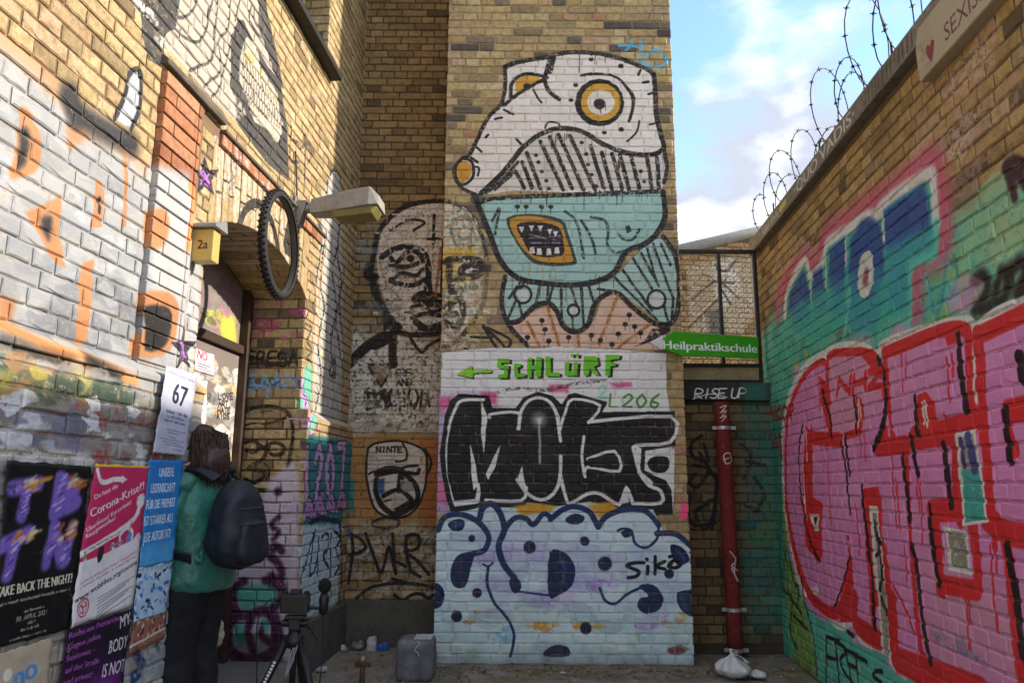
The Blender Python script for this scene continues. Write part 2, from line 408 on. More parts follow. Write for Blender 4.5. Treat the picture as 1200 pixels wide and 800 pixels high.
# ================================================================== PAINT ON THE WALLS
def Z(x0, y0, s):
    return lambda *p: [(x0 + p[i] / s, y0 + p[i + 1] / s) for i in range(0, len(p), 2)]
BLK, DRK, WHT, CRM = '1d1b1b', '2b2725', 'dedcda', 'd8cdc2'
def handwriting(c, txt, x, y, h, w, col, P=None, slant=0, gap=.28, ysl=0, px=True, wide=.62):
    """letters drawn with a spray can or marker: h = cap height in photo px, w = line width in metres"""
    S = {'A': [[(0, 0), (.5, 1), (1, 0)], [(.2, .38), (.8, .38)]], 'B': [[(0, 0), (0, 1), (.7, .9), (.6, .55), (0, .5), (.9, .35), (.7, 0), (0, 0)]], 'C': [[(1, .85), (.5, 1), (0, .5), (.4, 0), (1, .15)]],
         'D': [[(0, 0), (0, 1), (.8, .8), (.9, .3), (0, 0)]], 'E': [[(1, 1), (0, 1), (0, 0), (1, 0)], [(0, .52), (.8, .52)]], 'F': [[(1, 1), (0, 1), (0, 0)], [(0, .52), (.8, .55)]],
         'H': [[(0, 1), (0, 0)], [(1, 1), (1, 0)], [(0, .5), (1, .5)]], 'I': [[(.5, 1), (.5, 0)]], 'K': [[(0, 1), (0, 0)], [(1, 1), (0, .45), (1, 0)]], 'L': [[(0, 1), (0, 0), (.9, 0)]],
         'M': [[(0, 0), (.1, 1), (.5, .4), (.9, 1), (1, 0)]], 'N': [[(0, 0), (0, 1), (1, 0), (1, 1)]], 'O': [[(.5, 1), (0, .5), (.5, 0), (1, .5), (.5, 1)]], 'P': [[(0, 0), (0, 1), (.9, .85), (.8, .5), (0, .45)]],
         'Q': [[(.5, 1), (0, .5), (.5, 0), (1, .5), (.5, 1)], [(.6, .3), (1, -.1)]], 'R': [[(0, 0), (0, 1), (.9, .85), (.75, .5), (.1, .45), (1, 0)]], 'S': [[(1, .9), (.4, 1), (.1, .7), (.9, .35), (.6, 0), (0, .1)]],
         'T': [[(0, 1), (1, 1)], [(.5, 1), (.5, 0)]], 'U': [[(0, 1), (.1, .1), (.8, .05), (1, 1)]], 'V': [[(0, 1), (.5, 0), (1, 1)]], 'W': [[(0, 1), (.25, 0), (.5, .8), (.75, 0), (1, 1)]], 'X': [[(0, 1), (1, 0)], [(1, 1), (0, 0)]],
         'Y': [[(0, 1), (.5, .5), (1, 1)], [(.5, .5), (.5, 0)]], 'Z': [[(0, 1), (1, 1), (0, 0), (1, 0)]], '0': [[(.5, 1), (0, .5), (.5, 0), (1, .5), (.5, 1)]], '1': [[(.2, .8), (.5, 1), (.5, 0)]], '2': [[(0, .75), (.5, 1), (.95, .7), (0, 0), (1, .05)]],
         '6': [[(.9, 1), (.2, .6), (.1, .15), (.6, 0), (.9, .3), (.2, .45)]], '7': [[(0, 1), (1, 1), (.35, 0)]], '.': [[(.2, 0), (.25, .03)]], '?': [[(0, .8), (.5, 1), (1, .7), (.5, .4), (.5, .25)], [(.5, 0), (.5, .03)]], '!': [[(.5, 1), (.5, .3)], [(.5, .03), (.5, 0)]]}
    cx = x
    for ch in txt:
        if ch == ' ': cx += h * wide * .7; continue
        for st in S[ch]:
            q = [(cx + (a + b * slant) * h * wide, y - b * h + (cx + a * h * wide - x) * ysl) for a, b in st]
            c.stroke(q, w, col, P=P, sm=4 if ch in 'BCDOPQRSU0236?' else 0, rough=.1)
        cx += h * wide * (1 + gap)

# ---------------- the pier: creature, letters, bubbles
cp = Canvas('paint_on_pier', PIER, -0.78, 1.62, 0.0, 6.0, 0.0042)
z = Z(500, 30, 3.75); k = 0.0266 / 3.75 * 1000; PX = 0.00705
def pierpaint():
    c = cp; a = Z(500, 30, 3.75); b = Z(500, 220, 3.6375); w = lambda n: n / 3.75 * PX
    # half of the big face that runs round from the recess
    f = Z(420, 220, 4)
    c.fill(f(400, 75, 450, 70, 520, 110, 560, 170, 590, 260, 595, 400, 590, 500, 550, 600, 520, 640, 480, 690, 430, 740, 395, 760), 'cdc3b0', soft=.03, rough=.5, alpha=.9)
    c.fill(f(400, 290, 540, 270, 550, 330, 470, 340, 440, 420, 400, 480), 'cda63c', soft=.03, rough=.35, alpha=.95)
    c.stroke(f(405, 60, 460, 75, 520, 110, 560, 180, 590, 270, 600, 400, 590, 520, 555, 600, 510, 660, 460, 720, 400, 745), w(20), '3a3530', rough=.5)
    for q in ((450, 250, 440, 180, 480, 130, 530, 170, 520, 230, 480, 240, 470, 200, 500, 180), (480, 290, 450, 250, 420, 150), (470, 470, 550, 460, 540, 480)): c.stroke(f(*q), w(12), '5f7a6c', rough=.5)
    for q in ((410, 350, 440, 335, 560, 340, 575, 400, 520, 420, 480, 400, 500, 370, 550, 365), (430, 340, 425, 420, 440, 500), (410, 560, 470, 520, 490, 560, 470, 640, 420, 640), (450, 440, 520, 410, 545, 400), (410, 600, 460, 590), (430, 540, 410, 620)): c.stroke(f(*q), w(30), '2a2624', rough=.35)
    c.splat(f(405, 420, 580, 640), ['e0d8c8', 'd0c0a0', '7a8a70', '5a544c', 'c9a648'], 40, .03, seed=4, rough=.6)
    c.splat(f(410, 690, 560, 760), ['cbb48e', '4a443c', 'd8cfc0'], 30, .03, seed=5, rough=.6)
    t = f(490, 680, 580, 760, 620, 740, 600, 660); 
    c.fill(f(540, 400, 640, 400, 640, 660, 560, 660), 'b89d77', soft=.04, alpha=.5, rough=.6)
    # upper body
    body = a(345, 185, 380, 165, 515, 138, 560, 125, 640, 118, 760, 125, 880, 155, 985, 200, 1002, 250, 1008, 400, 1040, 510, 1045, 560, 1055, 620, 1048, 690, 1030, 725, 700, 735, 380, 725, 230, 748, 150, 705, 122, 650, 130, 605, 160, 580, 195, 555, 262, 415, 322, 352, 338, 300)
    c.fill(body, 'e2d8cf', rough=.15)
    teal = b(215, 55, 500, 30, 1010, 15, 1012, 140, 985, 190, 930, 240, 850, 275, 800, 360, 720, 400, 600, 412, 480, 405, 390, 382, 340, 345, 290, 250, 240, 130)
    c.fill(b(335, 370, 322, 480, 350, 575, 400, 560, 470, 500, 520, 490, 560, 540, 590, 600, 640, 615, 690, 580, 715, 490, 750, 450, 810, 440, 900, 500, 980, 560, 1030, 580, 1072, 520, 1078, 400, 1062, 290, 1000, 205, 940, 240, 800, 380, 600, 400), 'a9c2b8', rough=.2)
    c.fill(teal, '9dbfb5', rough=.15)
    c.fill(b(520, 180, 980, 30, 1000, 110, 800, 260, 640, 360), 'a3c3b7', soft=.08, alpha=.5, rough=.3)
    c.fill(b(345, 580, 425, 672, 1000, 690, 1030, 595, 900, 520, 815, 455, 752, 462, 715, 560, 650, 615, 590, 612, 545, 525, 510, 500, 450, 530, 400, 570), 'd9b59f', rough=.15)
    # dark jaw stripes
    c.fill(a(230, 745, 380, 590, 450, 500, 520, 470, 600, 455, 680, 470, 760, 540, 880, 570, 1040, 570, 1045, 700, 1000, 720, 380, 722), 'd0c5ba', rough=.2)
    for i, q in enumerate(((440, 560, 500, 715), (500, 510, 600, 720), (540, 490, 640, 715), (580, 480, 690, 720), (630, 485, 740, 720), (720, 530, 780, 715), (770, 560, 815, 720), (815, 565, 860, 720), (850, 570, 890, 718), (900, 580, 935, 715), (970, 585, 990, 715), (1012, 580, 1022, 715), (420, 600, 465, 715), (390, 640, 430, 715))): c.stroke(a(*q), w(19), DRK, rough=.35)
    for q in ((235, 740, 330, 650, 400, 560, 440, 520), (260, 735, 340, 670, 400, 600), (300, 720, 390, 640)): c.stroke(a(*q), w(16), DRK, rough=.4)
    for x, y in ((680, 515), (700, 565), (710, 610), (725, 655), (745, 705), (480, 570), (490, 600), (505, 640), (525, 680), (535, 715), (940, 640), (955, 685)): c.dot(a(x, y)[0], w(9), DRK)
    # outlines
    O = '26211f'
    c.stroke(a(345, 185, 385, 165, 515, 140, 620, 118, 760, 125, 880, 155, 985, 200, 1003, 250, 1010, 400, 1035, 500, 1040, 540, 990, 568, 880, 560, 780, 525, 700, 475, 640, 455, 560, 455, 480, 490, 410, 550, 340, 640, 240, 735), w(24), O, sm=5, rough=.3)
    c.stroke(a(1035, 500, 1055, 620, 1045, 690), w(20), O, rough=.3)
    c.stroke(a(345, 180, 340, 300, 322, 352, 262, 415, 195, 555, 160, 580), w(20), O, rough=.3)
    c.stroke(a(160, 580, 125, 620, 125, 670, 160, 715, 220, 745), w(18), O, rough=.3)
    c.fill(a(160, 595, 190, 605, 200, 640, 180, 680, 145, 690, 130, 660, 138, 615), 'c9922f', sm=3)
    c.stroke(a(160, 585, 200, 600, 205, 660, 175, 695, 140, 690, 125, 640, 140, 600), w(14), O, closed=True, rough=.2)
    c.stroke(a(205, 620, 230, 625, 225, 660), w(10), O)
    c.fill(a(390, 240, 430, 222, 490, 225, 490, 250, 420, 290, 395, 300), 'cf9c3c', sm=3); c.dot(a(440, 265)[0], w(16), O)
    c.stroke(a(370, 310, 370, 260, 400, 225, 450, 212, 520, 225), w(18), O, rough=.3); c.stroke(a(340, 350, 400, 300, 470, 260, 530, 230), w(18), O, rough=.3)
    c.stroke(a(545, 140, 530, 190, 520, 240, 540, 290, 580, 325), w(20), O, rough=.3); c.stroke(a(555, 145, 540, 200), w(30), O, rough=.4); c.stroke(a(470, 280, 490, 320, 505, 340), w(10), O)
    c.stroke(a(680, 220, 740, 212, 820, 222, 870, 260, 905, 320, 900, 390, 890, 420), w(13), O, rough=.35); c.stroke(a(870, 260, 910, 320, 895, 410), w(15), O, rough=.3)
    def ring(cx, cy, rx, ry, col, n=16): c.fill(a(*[v for i in range(n) for v in (cx + rx * math.cos(2 * math.pi * i / n), cy + ry * math.sin(2 * math.pi * i / n))]), col)
    ring(760, 340, 108, 105, O); ring(765, 338, 88, 84, 'cd9a34'); ring(765, 338, 62, 56, 'ddd3c8'); ring(760, 345, 26, 24, O)
    c.drips(a(735, 350, 785, 350), O, .007, (.03, .08), 5, seed=3)
    for x, y in ((655, 262), (632, 328), (780, 472), (855, 458), (722, 150), (853, 178)): c.dot(a(x, y)[0], w(11), O)
    c.stroke(a(935, 420, 920, 470, 880, 510), w(9), O); c.stroke(a(520, 450, 535, 425, 575, 428, 585, 440), w(8), O)
    for q in ((975, 245, 950, 248), (995, 295, 975, 300), (930, 215, 940, 195), (1000, 430, 980, 435), (300, 410, 330, 405), (340, 370, 380, 390), (215, 530, 240, 555), (195, 580, 225, 600), (270, 480, 260, 490), (395, 500, 415, 520)): c.stroke(a(*q), w(12), O, sm=0)
    c.drips(a(500, 480, 700, 475, 1000, 720), O, .006, (.04, .14), 12, seed=8); c.drips(a(380, 720, 1000, 725), O, .006, (.04, .2), 16, seed=9)
    for q in ((740, 130, 740, 170), (785, 140, 785, 165), (672, 125, 672, 200)): c.stroke(a(*q), .006, O, sm=0)
    # teal belly
    c.stroke(b(205, 30, 230, 100, 270, 200, 320, 320, 390, 385, 480, 405, 610, 415, 720, 400, 800, 360, 850, 275, 930, 240, 985, 190, 1015, 130, 1010, 20), w(26), O, rough=.25)
    c.stroke(b(230, 60, 300, 45, 600, 30, 1010, 15), w(22), O, rough=.4)
    c.fill(b(340, 130, 460, 112, 575, 135, 600, 190, 635, 290, 625, 330, 480, 330, 420, 290, 375, 220), '3a463c', sm=3); c.fill(b(355, 135, 460, 122, 565, 148, 590, 200, 620, 290, 610, 318, 490, 315, 430, 280, 385, 220), 'c2892f', sm=3)
    c.fill(b(385, 160, 460, 145, 560, 165, 582, 230, 575, 290, 460, 290, 420, 240), '241d22', sm=3)
    for x, y in ((405, 178), (447, 172), (485, 172), (525, 185), (550, 195)): c.fill(b(x - 12, y - 12, x + 12, y - 12, x, y + 16), 'd8d2c8')
    for x, y in ((480, 270), (520, 270), (555, 265), (450, 265)): c.fill(b(x - 12, y + 16, x + 12, y + 16, x + 8, y - 12, x - 8, y - 12), 'd8d2c8')
    for q in ((400, 215, 570, 205), (410, 235, 570, 235), (440, 200, 560, 225)): c.stroke(b(*q), w(6), 'a9a3a8', rough=.6)
    for x in (385, 422, 488, 528): c.dot(b(x, 80)[0], w(11), '22302c'); c.stroke(b(x, 80, x, 110), .006, '22302c', sm=0)
    for q in ((590, 100, 640, 150, 670, 300), (660, 140, 700, 210, 720, 280), (700, 125, 760, 140, 775, 190, 770, 240, 800, 275, 845, 270), (280, 140, 310, 90, 290, 200), (820, 195, 840, 220, 880, 220, 905, 180)): c.stroke(b(*q), w(13), '2f3b36', rough=.4)
    c.fill(b(845, 165, 865, 160, 875, 185, 855, 195), '2f3b36'); c.drips(b(420, 330, 620, 330), 'b98a3a', .006, (.05, .18), 5, seed=2); c.drips(b(340, 370, 600, 415, 800, 360), O, .006, (.05, .2), 10, seed=12)
    # tentacles, tail and skirt
    c.stroke(b(335, 380, 320, 450, 325, 520, 360, 600, 430, 670), w(22), O, rough=.3)
    c.stroke(b(345, 575, 400, 562, 460, 505, 515, 492, 550, 520, 590, 595, 640, 612, 690, 580, 715, 500, 760, 455, 815, 448, 870, 500, 960, 570, 1020, 585, 1065, 540, 1078, 400, 1060, 290, 1010, 210), w(24), O, rough=.3)
    for q in ((410, 410, 345, 560), (480, 420, 465, 500, 440, 520), (400, 400, 350, 470), (540, 420, 520, 490), (575, 420, 575, 560), (615, 425, 640, 500), (660, 425, 670, 590), (690, 420, 710, 480), (520, 420, 515, 480), (390, 480, 410, 550), (620, 550, 625, 600), (800, 380, 980, 560), (835, 350, 960, 520), (880, 300, 960, 430), (915, 280, 990, 420), (965, 240, 1050, 470), (1000, 240, 1040, 330), (940, 260, 980, 400), (1010, 490, 1030, 570), (1050, 470, 1045, 560), (730, 430, 800, 440)): c.stroke(b(*q), w(12), '26302c', rough=.35)
    for x, y, r in ((410, 455, 36), (980, 475, 38), (627, 522, 24)):
        c.stroke(b(*[v for i in range(10) for v in (x + r * math.cos(i * .628), y + r * math.sin(i * .628))]), w(11), O, closed=True); c.dot(b(x, y)[0], w(r - 8), 'cfcfca')
    for q in ((430, 570, 480, 670), (515, 505, 565, 670), (645, 625, 648, 690), (815, 455, 735, 665), (945, 585, 870, 640, 810, 690)): c.stroke(b(*q), w(14), 'a96c34', rough=.4)
    for x, y in ((490, 565), (503, 603), (430, 636), (520, 652), (605, 636), (702, 628), (740, 650), (790, 668), (815, 622), (862, 540), (845, 580), (910, 618), (885, 590)): c.dot(b(x, y)[0], w(11), O); c.stroke(b(x, y, x, y + 25), .006, O, sm=0)
    c.fill(b(885, 680, 940, 660, 1000, 640, 1005, 600, 960, 600, 930, 650), '2a2420', rough=.4); c.fill(b(985, 570, 1035, 570, 1040, 610, 1000, 630), O)
    # small blue tag
    a2 = Z(660, 0, 7.275)
    for q in ((475, 390, 560, 385, 640, 400), (585, 345, 570, 390, 515, 440), (665, 360, 660, 460), (640, 500, 700, 510, 720, 470, 790, 420, 850, 470, 890, 525, 800, 570, 720, 560, 650, 520)): c.stroke(a2(*q), .03, '5fb4d2', rough=.4)
    # tag WD
    for q in ((165, 690, 240, 730, 330, 740, 330, 680, 250, 600), (190, 640, 280, 640, 240, 600), (240, 590, 300, 690, 340, 690, 355, 650, 260, 600)): c.stroke(b(*[v - (5 if i % 2 else 0) for i, v in enumerate(q)]), w(13), '2c241e')
    # ---- white band
    g = Z(490, 390, 3.479); wq = lambda n: n / 3.479 * PX
    c.fill(g(95, 80, 200, 68, 300, 60, 480, 62, 560, 55, 700, 62, 850, 70, 1010, 82, 1015, 240, 1030, 330, 700, 420, 90, 420), 'e2e0de', rough=.12)
    c.fill(g(85, 235, 330, 240, 330, 330, 90, 420), 'c3aecb', soft=.02, rough=.4, alpha=.8)
    for q in ((85, 260, 140, 265, 130, 340, 85, 350), (530, 210, 615, 208, 610, 242, 530, 240), (780, 205, 870, 200, 870, 220, 800, 225), (250, 240, 320, 240, 320, 290, 270, 290)): c.fill(g(*q), 'd45f92', soft=.015, rough=.3)
    c.stroke(g(330, 240, 400, 225, 520, 232, 640, 205, 760, 195), wq(14), '4a3c3c', rough=.6, alpha=.8)
    c.fill(g(340, 260, 420, 250, 410, 310, 340, 320), 'e4e0dc', soft=.02)
    c.fill(g(640, 235, 900, 225, 1010, 235, 1015, 320, 760, 330, 720, 270), 'dfe3dc', soft=.02)
    handwriting(c, '2', 702, 466, 14, wq(10), '9fd6c4'); handwriting(c, 'L206', 714, 477, 15, wq(9), '4f8c3c', slant=.15, gap=.5, wide=.7)
    lt = Z(500, 390, 4)
    S = [(330, 120, 390, 120, 390, 140, 350, 140, 350, 150, 385, 150, 378, 212, 333, 212, 335, 195, 362, 192, 362, 168, 328, 162), (410, 140, 445, 145, 440, 160, 428, 160, 426, 190, 460, 188, 458, 205, 410, 208), (472, 115, 495, 115, 495, 150, 510, 150, 515, 112, 540, 112, 535, 205, 508, 205, 508, 170, 492, 170, 492, 208, 470, 208), (556, 110, 582, 110, 580, 185, 625, 185, 625, 202, 556, 202), (648, 135, 672, 135, 668, 180, 688, 180, 690, 135, 712, 138, 706, 200, 648, 200), (676, 96, 690, 96, 690, 112, 676, 112), (700, 98, 716, 98, 714, 114, 700, 114), (738, 108, 800, 112, 805, 150, 785, 158, 808, 198, 785, 198, 768, 165, 758, 200, 735, 200), (838, 105, 905, 104, 902, 122, 862, 128, 862, 140, 890, 142, 885, 155, 860, 158, 858, 202, 834, 202)]
    for s_ in S: c.fill(lt(*[v + (12 if i % 2 == 0 else 6) for i, v in enumerate(s_)]), '1c2016', rough=.2)
    for s_ in S: c.fill(lt(*s_), '6cc522', rough=.12)
    ar = (135, 195, 210, 152, 215, 175, 305, 172, 305, 186, 218, 190, 215, 212)
    c.fill(lt(*[v + (6 if i % 2 == 0 else 5) for i, v in enumerate(ar)]), '1c2016'); c.fill(lt(*ar), '86cc2a')
    # ---- MOLT
    c.fill(g(75, 330, 130, 300, 110, 500, 140, 740, 70, 740), 'b9a2c4', soft=.02, rough=.3); c.fill(g(80, 600, 120, 610, 130, 700, 80, 690), 'd46a9c', soft=.02, rough=.3)
    c.fill(g(690, 330, 760, 300, 1020, 310, 1045, 600, 1040, 740, 880, 700), 'dedede', rough=.2)
    c.fill(g(108, 340, 130, 275, 165, 248, 290, 255, 302, 305, 400, 305, 428, 262, 490, 238, 550, 255, 585, 290, 610, 250, 640, 243, 772, 282, 752, 322, 1048, 318, 1048, 462, 930, 480, 922, 560, 1010, 600, 1032, 640, 1042, 738, 900, 742, 700, 705, 600, 708, 445, 690, 430, 718, 150, 725, 130, 718, 105, 600, 92, 470), '191819', rough=.06)
    c.fill(g(925, 482, 1046, 470, 1044, 600, 1010, 600, 960, 580, 925, 550), 'dededc', rough=.1); c.fill(g(935, 530, 960, 505, 1010, 505, 1025, 535, 1005, 568, 955, 565), '191819', sm=3)
    WL = 'e0e0df'
    for q, n in (((146, 692, 118, 600, 112, 500, 122, 400, 150, 310, 180, 275, 265, 272), 13), ((290, 345, 300, 330, 410, 325, 408, 390), 12), ((412, 390, 418, 325, 445, 280, 490, 262, 540, 282, 570, 350, 580, 440), 13), ((580, 392, 600, 320, 630, 268, 742, 296, 695, 365), 12), ((695, 362, 1032, 340, 1028, 445, 890, 458, 882, 490, 905, 570, 940, 620, 988, 642, 992, 690, 880, 694), 14), ((146, 692, 240, 684, 250, 620), 18), ((275, 680, 420, 684, 440, 630), 13), ((404, 598, 440, 650, 500, 680, 550, 655, 578, 590, 580, 500), 14), ((580, 600, 600, 660, 620, 694, 690, 655, 745, 656, 820, 700, 850, 630, 875, 694), 14), ((676, 420, 666, 500, 682, 585, 690, 545, 822, 562, 800, 480, 690, 512), 12)): c.stroke(g(*q), wq(n), WL, sm=3 if n != 18 else 0, rough=.08)
    for q in ((258, 275, 282, 340, 268, 495, 258, 430), (210, 450, 235, 540, 245, 620, 225, 640, 214, 530), (335, 455, 315, 545, 285, 600, 275, 575, 310, 500), (150, 694, 245, 672, 240, 694, 150, 706), (405, 596, 425, 540, 440, 640), (588, 600, 580, 540, 600, 640, 610, 690), (815, 700, 850, 618, 862, 690), (885, 460, 910, 470, 905, 560, 960, 610, 940, 630, 895, 570), (560, 310, 580, 340, 585, 440, 572, 420)): c.fill(g(*q), WL, rough=.08)
    c.fill(g(248, 608, 285, 608, 280, 672, 258, 680), '191819')
    c.stroke(g(493, 352, 496, 450, 498, 530), wq(7), 'e6e6ea', soft=.02); c.dot(g(492, 352)[0], wq(20), 'd8dbe0', soft=.1)
    c.fill(g(690, 512, 795, 490, 808, 552, 700, 545), '191819'); c.stroke(g(110, 400, 100, 500, 115, 620, 140, 715), wq(20), '191819')
    # ---- bubbles
    h = Z(490, 570, 3.479); NV = '22335f'
    c.fill(h(75, 165, 110, 105, 200, 95, 260, 80, 480, 90, 700, 60, 820, 95, 960, 90, 1000, 180, 1080, 200, 1115, 240, 1125, 560, 1132, 735, 55, 735), 'c8dde4', rough=.12)
    c.fill(h(390, 80, 470, 68, 560, 80, 540, 100, 420, 120), 'cf9a2e', soft=.02); c.fill(h(690, 75, 780, 60, 830, 100, 740, 130), 'cf9a2e', soft=.02)
    c.fill(h(300, 180, 620, 200, 760, 280, 740, 400, 560, 480, 330, 430), 'aab2d8', soft=.15, alpha=.7, rough=.3)
    c.splat(h(260, 200, 660, 520), ['b49ad8', 'a88cd0', 'c4b2e4'], 60, .06, seed=21, alpha=.7); c.splat(h(700, 240, 800, 420), ['a47fca'], 9, .06, seed=22, alpha=.7); c.splat(h(900, 510, 1000, 560), ['a47fca'], 5, .05, seed=23)
    c.splat(h(70, 190, 1100, 470), ['d6e8ea', 'b4ccd6', 'c4d6e4', 'e0eaea', 'a8b4d4'], 130, .07, seed=24, alpha=.5); c.splat(h(60, 480, 1120, 690), ['bcdcd8', 'cce2da', 'b0d0cc', 'd4e4da', '98b4b8'], 90, .06, seed=25, alpha=.6)
    c.splat(h(100, 420, 250, 560), ['c09a4a'], 6, .02, seed=26); c.splat(h(380, 560, 560, 580), ['b06a2c', 'c9922f'], 5, .03, seed=27); c.splat(h(640, 530, 760, 580), ['c9982f'], 6, .025, seed=28); c.splat(h(1010, 500, 1110, 570), ['c0914a'], 6, .02, seed=29)
    c.splat(h(240, 570, 370, 640), ['7fb6d6'], 5, .035, seed=30)
    for q, n in (((80, 175, 110, 122, 175, 112, 240, 140, 288, 200, 272, 255, 225, 272), 22), ((250, 125, 262, 85, 300, 70, 335, 110, 352, 175, 330, 240, 345, 310, 392, 372), 24), ((345, 190, 390, 130, 440, 130, 470, 155, 510, 110, 545, 128), 20), ((540, 132, 590, 92, 640, 80, 700, 105, 735, 165), 22), ((735, 165, 770, 120, 850, 92, 930, 100, 980, 155), 22), ((980, 150, 975, 210, 930, 248, 885, 232, 868, 180, 835, 172, 815, 180), 10), ((975, 190, 1050, 192, 1110, 240), 22), ((265, 315, 285, 325, 305, 310), 8), ((285, 325, 282, 400, 310, 470, 360, 530, 390, 590, 388, 640, 375, 690), 11), ((740, 415, 760, 460, 800, 478, 850, 440, 910, 410), 10), ((350, 330, 390, 380, 400, 420), 12), ((395, 425, 520, 442, 560, 440), 8)): c.stroke(h(*q), wq(n), NV, rough=.12)
    for q in ((215, 262, 160, 280, 132, 340, 145, 405, 190, 408, 212, 340, 232, 265), (535, 270, 600, 272, 640, 335, 628, 405, 575, 442, 532, 445), (900, 405, 960, 400, 1000, 450, 985, 500, 930, 518, 895, 490, 905, 455, 940, 445), (62, 395, 95, 405, 108, 440, 95, 485, 62, 490), (1060, 430, 1110, 420, 1125, 430, 1125, 525, 1080, 510, 1058, 470), (120, 150, 160, 130, 190, 140, 180, 175, 140, 178), (600, 130, 640, 108, 680, 125, 660, 152, 615, 150), (1032, 235, 1080, 250, 1108, 300, 1060, 320, 1035, 280), (515, 670, 560, 645, 610, 655, 615, 690, 520, 692), (370, 385, 400, 370, 420, 400, 410, 430, 385, 430), (828, 185, 860, 175, 870, 200, 840, 208)): c.fill(h(*q), '1f2c52', sm=3, rough=.1)
    for x, y, r in ((218, 209, 13), (453, 248, 24), (678, 223, 18), (760, 315, 27), (240, 433, 18), (157, 530, 20), (683, 578, 22), (1022, 355, 18)): c.dot(h(x, y)[0], wq(r), '1d2443')
    for q in ((145, 160, 175, 150), (590, 300, 600, 400), (1065, 265, 1090, 300), (1075, 450, 1090, 500)): c.stroke(h(*q), wq(14), '3a5c94', alpha=.6, soft=.02)
    i_ = '16151a'
    for q in ((920, 310, 880, 312, 850, 325, 900, 345, 890, 365, 855, 372), (935, 325, 935, 355), (965, 285, 965, 355), (1005, 305, 970, 325, 1005, 335), (1035, 305, 1020, 325, 1050, 330, 1070, 315, 1045, 300, 1030, 315), (930, 295, 932, 297), (1025, 285, 1035, 283)): c.stroke(h(*q), wq(13), i_)
    c.fill(h(1070, 70, 1095, 65, 1105, 125, 1065, 135), 'ff4d8c', soft=.01); c.splat(h(1020, 655, 1090, 690), ['7a4038'], 4, .03, seed=33)
pierpaint()

